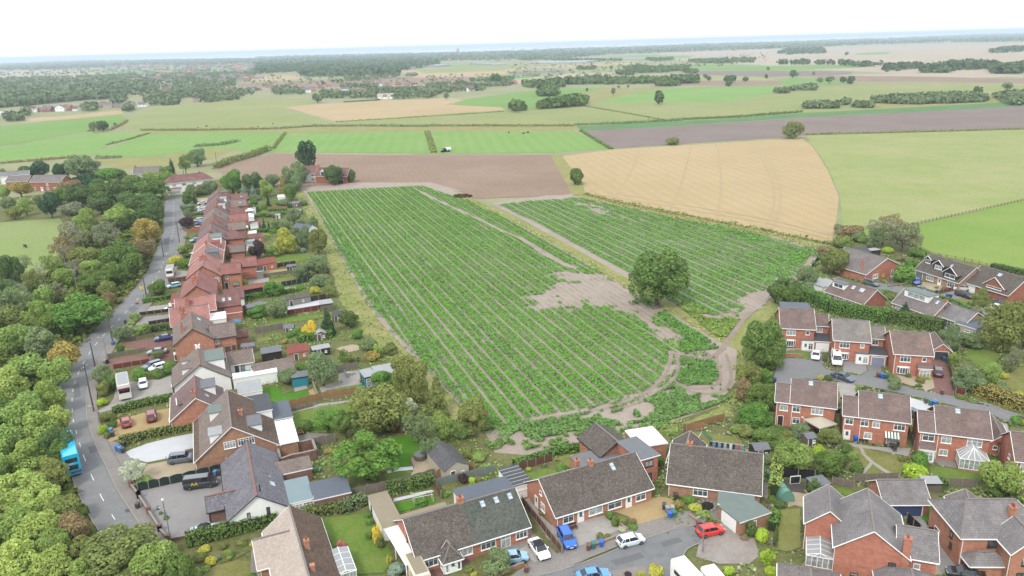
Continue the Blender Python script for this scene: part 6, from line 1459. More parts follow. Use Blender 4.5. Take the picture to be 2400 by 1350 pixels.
plant_list(g5,3.214,W1,GW,[(620,290,260,190, "oak", "gr"),(460,325,115,140, "round", "de"),(300,310,190,120, "wood", "de"),(190,325,150,100, "wood", "dk"),(150,450,180,130, "wood", "go"),(190,585,120,130, "wood", "lt"),(370,570,165,190, "round", "de"),(60,560,130,120, "wood", "gr"),(100,640,130,90, "wood", "ol"),
  (810,350,190,120, "round", "vi"),(650,395,230,130, "wood", "de"),(900,350,110,100, "wood", "md"),(1000,395,170,110, "wood", "md"),(740,440,180,120, "wood", "dk"),(520,440,200,120, "wood", "br"),(450,500,160,130, "wood", "md"),(300,540,120,110, "wood", "gr"),
  (1140,450,280,170, "oak", "md"),(860,480,330,190, "oak", "dk"),(610,510,260,180, "oak", "dk"),(1040,570,360,180, "oak", "dk"),(750,560,230,160, "wood", "dk"),(1120,640,230,200, "round", "dk"),(540,610,200,150, "wood", "gy"),(940,610,220,150, "wood", "md"),
  (1480,212,160,130, "oak", "gr"),(1390,255,120,140, "airy", "md"),(1290,285,70,110, "cone", "de"),(1250,330,110,110, "wood", "md"),(1150,370,150,110, "wood", "lt"),(1245,375,130,120, "round", "lt"),(20,480,110,110, "wood", "lt"),(20,350,70,90, "wood", "gr")])
plant_list(g5,3.214,W2,GW,[(650,700,230,190, "round", "lt"),(880,670,280,190, "round", "lt"),(1110,770,240,210, "oak", "go"),(1070,890,200,180, "airy", "br"),(520,790,190,190, "wood", "gy"),(790,800,210,190, "airy", "gy"),(640,830,200,170, "wood", "ol"),(470,900,200,190, "airy", "br"),(630,960,240,190, "wood", "ol"),
  (910,960,280,240, "oak", "md"),(1000,1010,170,190, "wood", "md"),(860,1080,210,180, "wood", "md"),(720,1160,280,170, "oak", "md"),(1080,930,130,120, "wood", "ol"),(700,1050,190,150, "wood", "lt"),(480,1110,170,170, "wood", "lt"),(560,1040,150,140, "airy", "gy"),(380,1010,160,170, "airy", "lt"),(80,1080,210,300, "oak", "dk"),(60,1230,230,200, "oak", "dk"),(250,1150,170,180, "airy", "ol"),(330,1270,190,170, "wood", "lt"),(430,1230,150,150, "airy", "gy"),(600,1390,470,280, "oak", "vi"),(150,1010,150,140, "airy", "lt"),(170,1330,170,150, "wood", "ol"),(800,1200,150,130, "wood", "ol"),(820,1280,110,120, "wood", "br")])
plant_list(ident,1,W3,GW,[(40,790,90,80, "wood", "lt"),(95,800,80,70, "wood", "gr"),(150,830,80,80, "wood", "go"),(130,870,75,80, "wood", "lt"),(60,860,100,80, "wood", "lt"),(20,900,90,90, "wood", "lm"),(110,930,90,80, "round", "lt"),(50,960,110,90, "round", "lt"),(90,1005,110,90, "round", "lt"),(130,985,70,70, "wood", "lm"),(15,1030,90,90, "wood", "lt"),(128,1040,90,90, "oak", "dk"),(142,1062,56,70, "wood", "md"),(65,1070,110,90, "round", "lt"),(110,1115,100,80, "round", "ol"),(40,1150,120,100, "round", "lm"),(100,1170,100,80, "oak", "lm"),(150,1190,85,80, "wood", "ol"),(25,1225,110,90, "round", "lt"),(90,1235,110,90, "oak", "lm"),(170,1235,80,80, "wood", "br"),(130,1275,90,80, "round", "lt"),(40,1310,120,100, "round", "lm"),(120,1325,110,90, "oak", "lm"),(190,1290,75,70, "wood", "ol"),(195,1345,90,80, "round", "lt"),(275,1290,190,130, "oak", "ol"),(370,1315,110,110, "round", "lt"),(420,1340,80,90, "wood", "md"),(310,1370,130,90, "round", "ol"),(15,1380,120,90, "round", "lm"),(0,960,80,80, "wood", "md"),(-20,1100,80,90, "round", "lt"),(30,700,90,80, "airy", "gr"),(90,740,80,80, "airy", "lt"),(15,745,80,80, "wood", "ol")])
for i,(x,y,w,h) in enumerate([(*p,40,60) for p in g5((170,1040),(300,1100),(560,900),(480,960),(620,830),(350,1230),(40,1220),(180,1240),(560,1100),(860,770))]):
    tree(x,y,w,h, "airy", "gy",f"bare pale dead tree in the roadside wood, {nth(i)} from the paddock side",GW,clear=.3,dead=True,name="dead_tree")
weeds(GN([(-60,660),(110,650),(300,470),(385,460),(383,540),(345,640),(280,718),(180,826),(138,905),(140,1000),(165,1110),(240,1270),(300,1380),(200,1420),(-100,1420)]),26000, "undergrowth",C(112,128,66,1.7), "tangled undergrowth on the floor of the roadside wood",1.0,.3,7,31,1.1,avoid=False)
weeds(off(ROAD_L,0)[::2] + off(ROAD_L,1.6)[::-2],7000, "verge_grass",C(176,160,104,1.4), "dry grass verge along the wood side of the road",.4,.2,4,35,.3,avoid=False)
A1 = "among the long back gardens"; GA = "garden trees behind the road houses"
plant_list(m3,3.376,A1,GA,[(360,110,150,190, "cone", "de"),(220,170,110,130, "round", "cy"),(530,90,150,130, "oak", "dk"),(320,480,250,270, "round", "gr"),(50,540,160,130, "wood", "gr"),(690,290,150,120, "bush", "gr"),(560,400,130,80, "bush", "ol"),(720,385,140,70, "bush", "go"),(960,520,220,260, "column", "ol"),(1060,590,220,290, "column", "ol"),(820,565,210,160, "round", "vi"),(1230,700,250,290, "cone", "ol"),(790,800,460,390, "oak", "ol"),(1000,790,160,160, "bush", "wh"),(360,880,230,170, "spray", "vi"),(500,900,220,220, "spray", "md"),(190,940,130,120, "bush", "md"),(1080,930,250,240, "airy", "gr"),(1270,930,230,200, "airy", "lt"),(1500,860,270,290, "oak", "ol"),(1400,960,170,150, "airy", "lt"),(680,1160,560,340, "spray", "vi",1),(1190,1110,190,160, "airy", "gr"),(1060,680,130,130, "wood", "gr"),(160,480,90,70, "bush", "vi"),(490,400,90,130, "airy", "md"),(860,330,130,110, "bush", "ol"),(770,330,120,100, "bush", "lt"),(120,190,80,70, "ball", "vi"),(60,220,70,60, "ball", "vi"),(160,230,90,80, "bush", "vi"),(20,270,70,40, "bush", "go"),(370,1140,70,50, "bush", "go"),(630,580,40,50, "bush", "go"),(600,210,110,90, "bush", "vi"),(1560,1180,150,100, "bush", "lt"),(1480,1150,130,110, "bush", "ol")])
plant_list(m5,3.97, "in the gardens past the pink roofs",GA,[(90,90,220,200, "round", "vi"),(275,100,200,170, "oak", "dk"),(200,185,90,110, "cone", "bl"),(290,190,100,90, "cone", "bl"),(410,160,140,150, "round", "lt"),(470,80,150,120, "wood", "gr"),(560,125,95,140, "cone", "go"),(650,60,200,190, "oak", "gr"),(640,195,130,150, "round", "md"),(690,110,110,140, "wood", "gr"),(300,300,90,100, "wood", "md"),(430,285,70,110, "cone", "de"),(560,295,140,80, "wood", "gr"),(630,328,56,50, "ball", "de"),(380,330,100,80, "bush", "lt"),(310,345,70,60, "bush", "gr"),(670,420,130,140, "round", "gr"),(850,478,105,95, "round", "gr"),(890,650,165,240, "round", "ol"),(590,650,230,210, "round", "ye"),(320,730,140,160, "round", "pu"),(460,745,150,130, "bush", "lt"),(750,620,170,210, "round", "gr"),(740,930,190,140, "round", "gr"),(880,865,210,180, "round", "gr"),(920,1015,190,110, "wood", "gr"),(480,1090,180,140, "round", "vi"),(730,1085,105,70, "ball", "vi"),(1000,1110,140,120, "wood", "ol"),(870,1110,110,90, "bush", "ye"),(500,1270,220,180, "round", "gr"),(330,1310,200,100, "bush", "vi"),(390,500,50,90, "cone", "de"),(435,515,45,70, "cone", "de"),(510,490,110,80, "bush", "gr"),(580,500,110,90, "wood", "gr"),(210,1030,70,50, "ball", "ye"),(680,560,90,90, "bush", "gr"),(400,400,120,60, "bush", "lt"),(500,410,110,60, "bush", "gr"),(270,250,110,60, "bush", "md"),(1150,1340,120,70, "bush", "dk"),(420,600,60,50, "bush", "li"),(760,300,90,60, "bush", "gr"),(230,490,60,40, "bush", "go"),(640,370,60,50, "bush", "lt"),(345,250,70,60, "bush", "gr"),(730,480,80,60, "bush", "gr"),(480,560,80,40, "bush", "vi"),(200,640,70,30, "bush", "vi"),(760,740,60,60, "bush", "bl"),(360,410,50,40, "bush", "vi")])
plant_list(m1,3.97, "in the front gardens along the road", "front garden shrubs",[(735,240,170,150, "round", "gr"),(930,205,170,120, "round", "lt"),(855,95,110,100, "bush", "lt"),(820,150,70,50, "bush", "li"),(715,385,75,90, "round", "md"),(1070,440,130,80, "airy", "ol"),(560,620,180,170, "round", "gr"),(620,700,170,170, "bush", "md"),(560,760,130,150, "bush", "ol"),(555,880,110,90, "bush", "li"),(900,625,160,130, "bush", "vi"),(1060,620,140,110, "bush", "md"),(1180,565,140,120, "bush", "vi"),(600,1020,150,110, "bush", "ol"),(560,1140,100,110, "bush", "li"),(650,1090,90,90, "bush", "md"),(870,280,60,40, "bush", "br"),(730,600,110,60, "bush", "gr"),(670,430,40,30, "bush", "ol"),(600,1190,70,80, "bush", "ol")])
plant_list(m4,4.22, "in the gardens by the road's upper end", "front garden shrubs",[(290,1150,200,150, "round", "md"),(215,1240,90,60, "bush", "gr"),(470,890,180,90, "bush", "ye"),(570,920,170,100, "bush", "vi"),(540,780,110,110, "bush", "lt"),(600,740,100,50, "bush", "vi"),(580,510,130,110, "round", "pu"),(600,430,110,90, "round", "gr"),(590,360,150,80, "wood", "gr"),(590,260,130,120, "round", "md"),(640,190,130,120, "round", "gr"),(800,160,150,130, "round", "gr"),(720,170,90,90, "wood", "br"),(660,285,50,70, "cone", "de"),(575,660,60,40, "ball", "gr"),(675,650,60,45, "ball", "gr"),(735,605,40,35, "bush", "gr"),(755,465,50,35, "bush", "ye"),(560,570,60,40, "bush", "br")])
plant_list(tA,3.857, "by the gate of the white slate-roofed bungalow", "front garden shrubs",[(1195,400,230,190, "airy", "wh"),(1310,490,160,110, "bush", "lt"),(1430,735,35,45, "ball", "dk"),(1455,780,45,40, "bush", "gr"),(1500,820,50,60, "bush", "vi")])
plant_list(tB,3.857, "in the corner bungalow's front border", "front garden shrubs",[(300,1110,125,85, "bush", "ye"),(475,1075,100,85, "ball", "ol"),(530,1150,115,100, "bush", "lt"),(265,1180,140,110, "ball", "ol"),(365,1210,120,95, "bush", "ye"),(430,1190,50,60, "bush", "bl"),(640,1050,130,90, "bush", "ol"),(745,1060,70,60, "bush", "ye"),(310,1290,110,50, "bush", "lt"),(1530,1065,70,90, "bush", "pk"),(740,1340,80,40, "bush", "vi"),(-10,1110,160,150, "bush", "lt"),(60,1260,220,250, "round", "gr"),(200,1340,180,120, "bush", "lt")])
plant_list(tC,3.857, "around the bungalows on the close", "front garden shrubs",[(240,790,80,70, "ball", "vi"),(250,860,85,75, "ball", "vi"),(250,980,80,90, "ball", "md"),(320,970,85,150, "column", "cy"),(435,1220,60,90, "column", "ye"),(500,1290,190,160, "bush", "bl"),(1400,1230,270,250, "round", "gr"),(1180,480,75,70, "ball", "li"),(1100,470,110,100, "bush", "pu"),(940,620,80,60, "bush", "vi"),(1240,470,70,60, "bush", "br"),(20,1070,70,70, "bush", "pk"),(1150,1290,90,60, "bush", "ol"),(1200,1335,70,40, "bush", "ye"),(350,1050,90,120, "bush", "ol"),(720,670,140,70, "bush", "vi"),(160,560,120,60, "bush", "dk")])
plant_list(tD,3.857, "along the close frontages", "front garden shrubs",[(445,375,110,80, "ball", "vi"),(650,230,70,60, "bush", "ye"),(550,270,60,60, "bush", "ye"),(880,800,80,90, "ball", "vi"),(930,860,80,100, "bush", "md"),(1000,850,110,90, "ball", "ol"),(990,930,90,60, "bush", "wh"),(1095,910,100,75, "ball", "vi"),(800,990,85,80, "ball", "ol"),(865,985,65,50, "ball", "ol"),(1100,850,60,60, "bush", "br"),(1300,1300,160,100, "bush", "ye"),(1170,1340,110,50, "bush", "ye"),(1050,1335,80,40, "bush", "pu"),(1340,310,60,110, "bush", "vi"),(1500,700,110,80, "bush", "go"),(1480,570,120,90, "bush", "vi"),(270,780,80,60, "bush", "br"),(150,385,50,50, "bush", "li"),(295,350,45,45, "ball", "gr"),(60,1240,60,50, "bush", "ye")])
plant_list(tE,3.857, "between the wide bungalow and the back-garden houses", "garden trees on the close",[(1010,270,320,290, "round", "lt"),(1330,310,300,260, "round", "md"),(800,90,300,190, "round", "md"),(940,110,170,150, "wood", "ol"),(1060,60,170,130, "round", "gr"),(1330,90,190,150, "round", "ol"),(1230,230,130,150, "bush", "li"),(1480,190,110,120, "bush", "md"),(770,290,120,110, "bush", "gr"),(720,985,140,150, "ball", "li"),(760,1170,150,170, "bush", "li"),(800,1300,130,110, "bush", "li"),(620,920,120,170, "ball", "dk"),(60,660,130,80, "ball", "vi"),(120,740,160,100, "bush", "ye"),(190,790,130,110, "bush", "lt"),(420,675,70,45, "ball", "vi"),(1190,550,110,170, "airy", "md"),(800,660,90,90, "bush", "md"),(880,700,120,70, "bush", "dk"),(840,1010,50,180, "bush", "dk"),(1080,980,40,60, "bush", "gr"),(1090,870,40,90, "bush", "gr"),(420,1300,120,80, "bush", "li"),(470,900,60,70, "bush", "pk"),(1460,300,100,120, "wood", "dk"),(680,200,90,60, "bush", "gr"),(500,20,150,70, "bush", "lt"),(560,1000,90,50, "bush", "br")])
plant_list(tF,3.857, "in the gardens of the red brick houses", "garden trees on the upper close",[(1340,450,330,330, "round", "lt"),(560,400,240,140, "ball", "li"),(620,280,120,160, "bush", "vi"),(610,330,160,170, "bush", "vi"),(40,370,150,130, "bush", "md"),(0,260,120,100, "bush", "lt"),(440,130,60,60, "bush", "br"),(510,280,60,60, "bush", "br"),(1320,1270,90,100, "bush", "li"),(1200,1300,130,70, "bush", "go"),(940,610,90,60, "bush", "lt"),(1480,690,80,60, "bush", "ye"),(1450,560,160,150, "bush", "md"),(1180,480,60,60, "bush", "gr"),(745,330,40,40, "bush", "br"),(440,290,80,60, "bush", "ol"),(1270,580,160,130, "bush", "md")])
plant_list(m6,3.75, "along the field edge by the upper close", "trees along the field edge",[(255,520,350,400, "oak", "md"),(310,650,250,240, "oak", "md"),(460,110,230,190, "round", "md"),(370,90,150,170, "wood", "dk"),(600,60,240,130, "wood", "gr"),(130,820,220,230, "round", "ol"),(90,950,150,190, "wood", "br"),(280,830,150,130, "bush", "vi"),(250,1010,260,240, "round", "md"),(200,1180,350,240, "round", "vi"),(60,1190,130,130, "bush", "md"),(100,1310,200,110, "bush", "ol"),(380,1300,170,90, "bush", "md"),(580,1290,160,100, "wood", "gr"),(850,1310,160,90, "bush", "ol"),(760,845,50,60, "ball", "ye"),(830,845,80,70, "ball", "dk"),(1095,940,60,60, "ball", "lt"),(1095,1000,65,50, "ball", "dk"),(1160,925,60,30, "bush", "gr"),(910,1080,50,60, "bush", "vi"),(1200,240,90,50, "bush", "go"),(800,660,45,90, "bush", "ol"),(390,290,60,150, "wood", "ol"),(760,110,90,60, "bush", "lt"),(410,1085,110,110, "bush", "vi")])
plant_list(m7,3.75, "beside the upper close and its overgrown garden", "trees along the upper close",[(1200,370,400,430, "oak", "ol"),(1370,420,220,300, "oak", "md"),(715,490,210,220, "round", "gr"),(980,140,150,150, "round", "ol"),(930,265,120,110, "bush", "gy"),(890,510,220,120, "wood", "gr"),(725,670,120,130, "bush", "lt"),(860,850,310,200, "round", "gr"),(1050,790,190,190, "round", "lt"),(1250,670,160,190, "airy", "gy"),(215,905,125,110, "ball", "gr"),(305,250,130,130, "cone", "de"),(150,90,80,50, "ball", "vi"),(165,130,110,60, "bush", "ol"),(580,50,40,30, "bush", "lt"),(210,860,130,60, "bush", "gr"),(450,835,100,60, "bush", "go"),(440,870,90,40, "bush", "ol"),(330,825,60,50, "ball", "md"),(420,915,70,40, "bush", "dk"),(105,958,40,36, "ball", "de"),(520,850,50,40, "ball", "li"),(360,420,60,30, "ball", "ol"),(145,460,50,60, "ball", "lt"),(160,510,60,50, "ball", "ol"),(180,460,50,60, "bush", "md"),(150,550,50,60, "bush", "ol"),(785,1010,80,60, "ball", "ol"),(1280,1220,110,90, "bush", "vi"),(1340,1240,60,60, "bush", "ye"),(1180,830,80,70, "bush", "ye"),(1100,880,80,50, "bush", "li"),(1150,930,150,70, "bush", "gr"),(1310,1000,120,60, "bush", "ye"),(190,830,80,40, "bush", "gr")])
plant_list(m8,3.97, "around the bungalows by the pasture", "trees by the pasture bungalows",[(1080,300,260,230, "airy", "gy"),(1260,350,280,250, "airy", "gy"),(1170,260,260,180, "airy", "br"),(1350,400,160,160, "airy", "gy"),(1000,380,150,150, "airy", "gr"),(800,320,200,120, "wood", "br"),(830,370,150,90, "wood", "gr"),(690,420,190,110, "wood", "ol"),(620,590,260,240, "round", "ol"),(560,510,170,110, "wood", "br"),(740,490,100,120, "bush", "vi"),(660,300,100,90, "wood", "gy"),(1115,500,120,70, "ball", "li"),(1400,520,190,120, "bush", "md"),(1270,720,210,190, "bush", "vi"),(1330,620,130,90, "bush", "vi"),(1050,735,85,70, "ball", "ye"),(880,400,110,80, "bush", "lt"),(950,450,80,70, "wood", "gr"),(1250,580,110,60, "bush", "br"),(500,780,130,130, "bush", "lt"),(460,910,110,60, "bush", "lt"),(360,760,180,210, "round", "gr"),(170,870,240,230, "round", "dk")])
plant_list(ident,1, "standing alone in the crop fields", "field trees",[(1543,645,132,128, "oak", "md"),(1352,412,36,44, "bush", "md")])
plant_list(ident,1, "beside the farm track houses", "field trees",[(717,366,46,76, "oak", "de"),(783,408,50,42, "round", "dk"),(822,412,22,28, "round", "dk"),(700,400,42,50, "wood", "gr")])
plant_list(ident,1, "between the ploughed and stubble fields", "field trees",[(1860,302,48,38, "oak", "ol"),(1578,330,34,20, "bush", "ol"),(1990,545,60,36, "bush", "br")])
# hedges
HD = [(m1((660,1000),(880,935),(1218,865)),1.4,1.5, "md", "clipped hedge between the pale and golden drives"),(m1((720,1285),(1000,1215),(1395,1140)),1.3,1.6, "ol", "clipped hedge between golden gravel and white concrete"),
 (tB((150,1080),(500,990),(960,862)),1.8,2.0, "md", "thick dark hedge behind the corner bungalow's border"),(m1((1000,235),(1100,220),(1218,205)),1.5,1.6, "dk", "dark hedge beside the dark blue car"),(m4((150,1320),(330,1290),(500,1250)),1.4,1.4, "vi", "long low hedge beside the yellow sign's garden"),
 (m2((715,735),(850,715),(990,690)),1.5,2.2, "md", "hedge below the mossy garage roof"),(m3((140,285),(400,240)),1.6,2.0, "vi", "bright hedge behind the grey-roofed shed"),(tC((420,610),(620,575),(830,520)),1.6,1.9, "md", "rough hedge above the small lawn with the climbing frame"),
 (tB((1200,830),(1360,800),(1543,765)),1.6,1.6, "ol", "flowering hedge behind the corner bungalow"),(tC((0,790),(120,740),(220,700)),1.6,1.8, "gr", "variegated hedge along the corner bungalow's lawn"),
 (m6((480,140),(700,190),(860,270),(1040,310),(1350,370)),3.0,3.2, "vi", "tall bushy hedge behind the two lichen-roofed houses"),(m7((0,330),(130,350),(400,400),(630,450)),2.6,3.2, "md", "tall clipped hedge behind the lichen-roofed house"),(m7((840,945),(1000,1005),(1150,1060),(1400,1140)),3.2,2.2, "go", "broad sunburnt hedge along the upper close"),
 (tE((855,370),(840,500),(825,640)),1.6,2.4, "lm", "pale green clipped hedge beside the polytunnel"),(tE((845,830),(800,950)),1.2,1.6, "vi", "bright hedge below the green garage"),(tF((640,545),(840,550)),1.2,1.5, "md", "dark hedge between the navy-door garage and outbuilding"),
 (m5((250,590),(440,570),(620,540)),2.0,1.6, "vi", "bright hedge across the upper back gardens"),(m5((200,1210),(330,1190),(440,1170)),1.5,1.6, "vi", "hedge behind the orange-roofed lean-to"),(m5((200,240),(420,235)),1.6,1.8, "dk", "dark hedge below the blue-green conifers"),(m5((300,385),(620,375)),1.2,1.2, "md", "low hedge between upper back gardens"),(m5((300,440),(640,405)),1.2,1.2, "md", "second low hedge between upper back gardens"),
 (m5((540,1155),(680,1130)),1.4,1.4, "vi", "short hedge beside the cream gravel strip"),(tD((20,370),(250,300),(450,240),(700,200),(900,150)),1.5,1.3, "vi", "rough hedge between the field and the bungalow gardens"),(m2((1270,325),(1580,260)),1.8,1.9, "vi", "bright hedge near the golden conifer"),(m7((590,150),(760,200),(860,260)),1.2,1.0, "vi", "low hedge by the grey box-dormer bungalow"),
 (m8((2080,670),(2400,740)),2.0,1.6, "dk", "dark hedge along the green pasture"),(m4((680,255),(790,240)),1.4,1.6, "dk", "dark hedge at the top of the car row"),(m4((660,445),(790,435)),1.2,1.2, "md", "hedge beside the row of parked silver cars"),(m4((560,790),(720,760)),1.3,1.2, "ol", "hedge beside the red car"),(m4((550,870),(720,850)),1.5,1.4, "md", "hedge above the motorhome garden")]
for p,w_,h_,c_,lb in HD: hedge(p,w_,h_,c_,lb)
# field hedgerows further off (rough,leafy)
FH = [([(505,396),(540,382),(590,368),(630,352)],5,4.5, "ol", "overgrown hedgerow above the ploughed field"),([(455,345),(520,340),(560,332)],4,2.4, "gr", "dark hedgerow at the top of the dry meadow"),([(225,372),(285,370)],3.5,2.4, "gr", "low hedgerow beyond the roadside wood"),([(0,384),(100,376),(190,368)],3,1.8, "br", "brown hedgerow under the lush meadow"),([(250,340),(300,328),(350,313)],2,1.2, "ol", "thin hedgerow dividing the lush meadows"),([(1001,310),(1010,335),(1017,358)],5,1.2, "ol", "scrubby hedge line between the two lush meadows"),([(640,350),(655,330),(668,313)],3,1.2, "ol", "thin hedgerow beside the long meadow"),
 ([(1370,455),(1450,475),(1600,505),(1800,543),(1945,574)],2.5,.8, "ol", "rank straw-tinged hedge under the stubble field"),([(330,306),(470,306),(640,303)],4,2.0, "ol", "long hedgerow along the drain bank"),([(640,303),(730,297),(850,296),(1000,297)],4,2.0, "gr", "reedy hedgerow beyond the long meadow"),([(1000,296),(1180,296),(1345,296)],4,2.0, "ol", "reedy hedgerow past the hedge line"),([(1345,294),(1480,289),(1600,282)],4,2.2, "gr", "dark hedgerow at the bend of the green bank"),([(1600,281),(1720,276),(1880,263)],4,2.2, "md", "hedgerow along the middle of the green bank"),([(1888,316),(2100,311),(2400,303)],3,1.0, "ol", "low field edge above the wide pasture"),([(205,308),(262,304),(290,290),(298,284)],3,2.0, "br", "brown hedge curving from the pair of meadow trees"),([(805,240),(880,236),(890,234)],4,2, "dk", "dark hedge at the corner of the golden stubble"),([(785,286),(930,278),(1180,262)],2,.8, "ol", "thin edge below the golden stubble"),([(1375,250),(1480,268),(1570,285)],2,.8, "ol", "thin hedge line across the olive meadows"),([(1360,306),(1395,328),(1432,350)],3,1, "md", "grassy hedge line down the ploughed corner")]
for p,w_,h_,c_,lb in FH: hedge(p,w_ * .7,h_ * .7,c_,lb,leaf=.7,dens=3.5,rough=.4,core_on=False,group="field hedgerows",name="hedgerow")
# ------------------------------------------------------------------ fences and garden walls
FN = [(tA((1250,590),(1543,525),(2015,410)), "green", "dark green arched panel fence with white posts beside the black van",1.5,1,0),(m3((60,805),(330,735),(600,690)), "tan", "golden wavy-topped fence below the artificial lawn",1.7,1,.3),(tC((0,668),(320,600),(640,525),(850,462)), "grey", "weathered wavy fence behind the tan-roofed garage",1.7,1,.15),(tC((860,480),(1010,445),(1200,398)), "tan", "tan wavy fence in front of the white garden room",1.7,1,.15),
 (tB((980,255),(1250,195),(1490,140)), "grey", "weathered wavy fence behind the ruined brick walls",1.7,1,.1),(tD((92,705),(270,930),(450,1165)), "brown", "dark brown dipped fence with white posts between the bungalow drives",1.6,-1,.3),(tC((835,530),(905,660)), "brown", "short dark fence at the lawn with the climbing frame",1.6,0,.1),(tC((850,545),(1120,480),(1390,415)), "pgreen", "grey-green board fence behind the flat-roofed extension",1.5,0,0),
 (tD((60,400),(370,315)), "brown", "brown fence behind the ribbed garage",1.5,0,.1),(tE((895,460),(1040,470),(1190,480)), "black", "dark fence behind the decking",1.7,0,0),(tE((1350,520),(1543,560)), "grey", "open grey fence behind the decking shed",1.4,0,0),(tF((0,500),(110,505),(400,495)), "grey", "grey fence above the navy-door garage",1.6,0,.1),(tF((620,520),(850,540),(1110,550)), "grey", "grey fence behind the conservatory lawn",1.5,0,.1),(g8((1190,1125),(1310,1085),(1420,1055)), "tan", "wooden fence between the laundry garden and the field",1.6,0,0),
 (m7((650,640),(700,820),(742,1015)), "brown", "brown fence beside the red paved drive",1.7,0,.1),(m7((745,985),(830,1005)), "red", "short red fence at the end of the sunburnt hedge",1.4,0,0),(m8((1590,915),(1740,875)), "red", "red-brown fence between two bungalow drives",1.2,0,0),(m1((905,85),(1175,50)), "dark", "dark panel fence behind the grey paved drive",1.2,0,.2),(m1((990,172),(1215,135)), "dark", "dark panel fence in front of the grey paved drive",1.2,0,.2),(m1((660,580),(1000,522)), "red", "red-brown fence beside the blue-grey estate car",1.2,0,.1),
 (m1((610,480),(965,415)), "grey", "grey panel fence behind the saloon's brown drive",1.2,0,0),(m1((750,325),(1050,270)), "grey", "low grey fence beside the dark blue car",1.0,0,0),(m4((400,1112),(610,1085)), "brown", "brown fence beside the white motorhome",1.5,0,0),(m4((560,610),(745,600)), "tan", "orange panel fence beside the red hatchback",1.3,0,0),(m5((170,970),(345,935)), "dark", "dark panels with white posts by the tall red house",1.7,0,.2),(m5((520,905),(690,880)), "dark", "dark panels beside the red-roofed outbuilding",1.6,0,.2),
 (m5((240,1020),(460,990),(690,958)), "grey", "long grey panel fence across the gravel garden",1.4,0,.2),(m5((555,1085),(700,1060),(850,1030)), "green", "dark green painted fence in the long gardens",1.7,0,0),(m5((830,1225),(975,1195)), "dark", "dark panels behind the white patio",1.7,0,0),(m5((610,1350),(830,1315),(1030,1280)), "red", "red-brown fence in front of the white patio",1.6,0,.2),(m5((970,905),(1025,1005)), "tan", "orange fence at the field end of the dry lawn",1.4,0,0),(m5((400,365),(610,360)), "tan", "tan fence panels in the upper back gardens",1.5,0,0),
 (m2((870,255),(1130,205)), "grey", "tall grey fence behind the golden shrubs",1.8,0,.2),(m3((440,520),(600,490)), "grey", "grey fence behind the turquoise garden room",1.8,0,0),(m3((250,790),(60,840)), "grey", "low grey fence by the lawn path",.8,0,0),(tE((765,760),(770,900)), "brown", "brown fence beside the green-roofed garage",1.7,0,0),(m6((870,330),(850,560),(822,750)), "grey", "grey boundary fence between the first two front houses",1.4,0,0),(tF((480,870),(600,980)), "black", "black side gate fence by the navy-door garage",1.7,0,0),(tF((660,1000),(815,1010)), "black", "black boarded gate across the paved drive",1.7,0,0),(tF((695,1110),(770,1190)), "black", "black fence end beside the paved drive",1.7,0,0),
 (tE((0,40),(190,30)), "tan", "tan fence at the top of the laundry garden",1.5,0,0),(m3((760,980),(950,1000),(1120,990)), "brown", "brown fence in the shade of the broad garden tree",1.7,0,0),(m6((940,1070),(960,1340)), "grey", "narrow boundary fence between the gazebo and awning houses",1.6,0,0),(tF((490,60),(545,200)), "grey", "boundary fence between the awning and conservatory houses",1.6,0,0),(tB((1290,700),(1543,640)), "tan", "tan wavy fence below the teal glass roof",1.6,1,.1)]
for p,k_,lb,h_,wv,bs_ in FN: fence(p,k_,lb,h_,wavy=wv,base=bs_)
LWL = [(tA((1190,560),(1262,660)), "pink brick gate wall with iron infill beside the road",.9, "rubble",True),(tA((1262,660),(1350,800),(1450,960)), "pink brick roadside wall of the block-paved drive",.9, "rubble",True),(tA((1450,960),(1530,1050)), "low pink brick wall end by the street corner",.8, "rubble",True),(tB((0,1040),(300,985),(500,925)), "low pink coping wall behind the thick hedge",.6, "rubble",False),(tD((760,1085),(960,1005)), "low red brick wall before the brick bungalows",.5, "red",False),(tD((845,770),(935,870),(1045,950)), "low brick wall dividing the two bungalow frontages",.5, "red",False),(tC((1340,1400),(1543,1300),(1650,1260)), "low brick front wall by the light blue car",.6, "red",False),(m6((440,665),(600,672)), "red brick garden wall facing the turning head",.9, "red",False),(m1((1330,1365),(1543,1315)), "old stone wall between white and sandy drives",.7, "grey",False),(tE((60,820),(140,880)), "low brick wall beside the pond garden",.6, "brown",False),(m8((1115,850),(1300,820)), "low stone wall on the bungalow close",.5, "rubble",False),(m7((690,180),(860,260)), "low wall along the bungalow drive",.5, "rubble",False),(m2((1400,700),(1455,850)), "cream rendered planter wall by the turquoise shed",.6, "cream",True),(m3((345,635),(480,605),(470,595)), "raised tan planter on the pale patio",.6, "cream",False),(m3((345,560),(440,530)), "short cream wall behind the raised planter",.6, "cream",False)]
for p,lb,h_,wl,pr_ in LWL: low_wall(p,lb,h_,.25,wl,piers=pr_)
def rail_fence(pts,label,step=2.4):
    P = resample(GN(pts),step); root = thing("rail_fence",P[0],0,label, "fence")
    pm = _one("railpost",lambda m: m.box(-.07,-.07,0,.07,.07,1.25),BRICK["wood"])
    for i,p in enumerate(P):
        put("post",pm,root,T(*(p - P[0])))
        if i: 
            for z in (.5,.95): MB().bar(P[i - 1] - P[0] + Vector((0,0,z)),p - P[0] + Vector((0,0,z)),.045).build("rail",BRICK["wood"],root)
rail_fence([(2150,526),(2280,498),(2400,471)], "post-and-rail fence crossing the wide pasture"); rail_fence([(2178,598),(2260,612),(2330,630)], "post-and-rail fence behind the dormer bungalow")
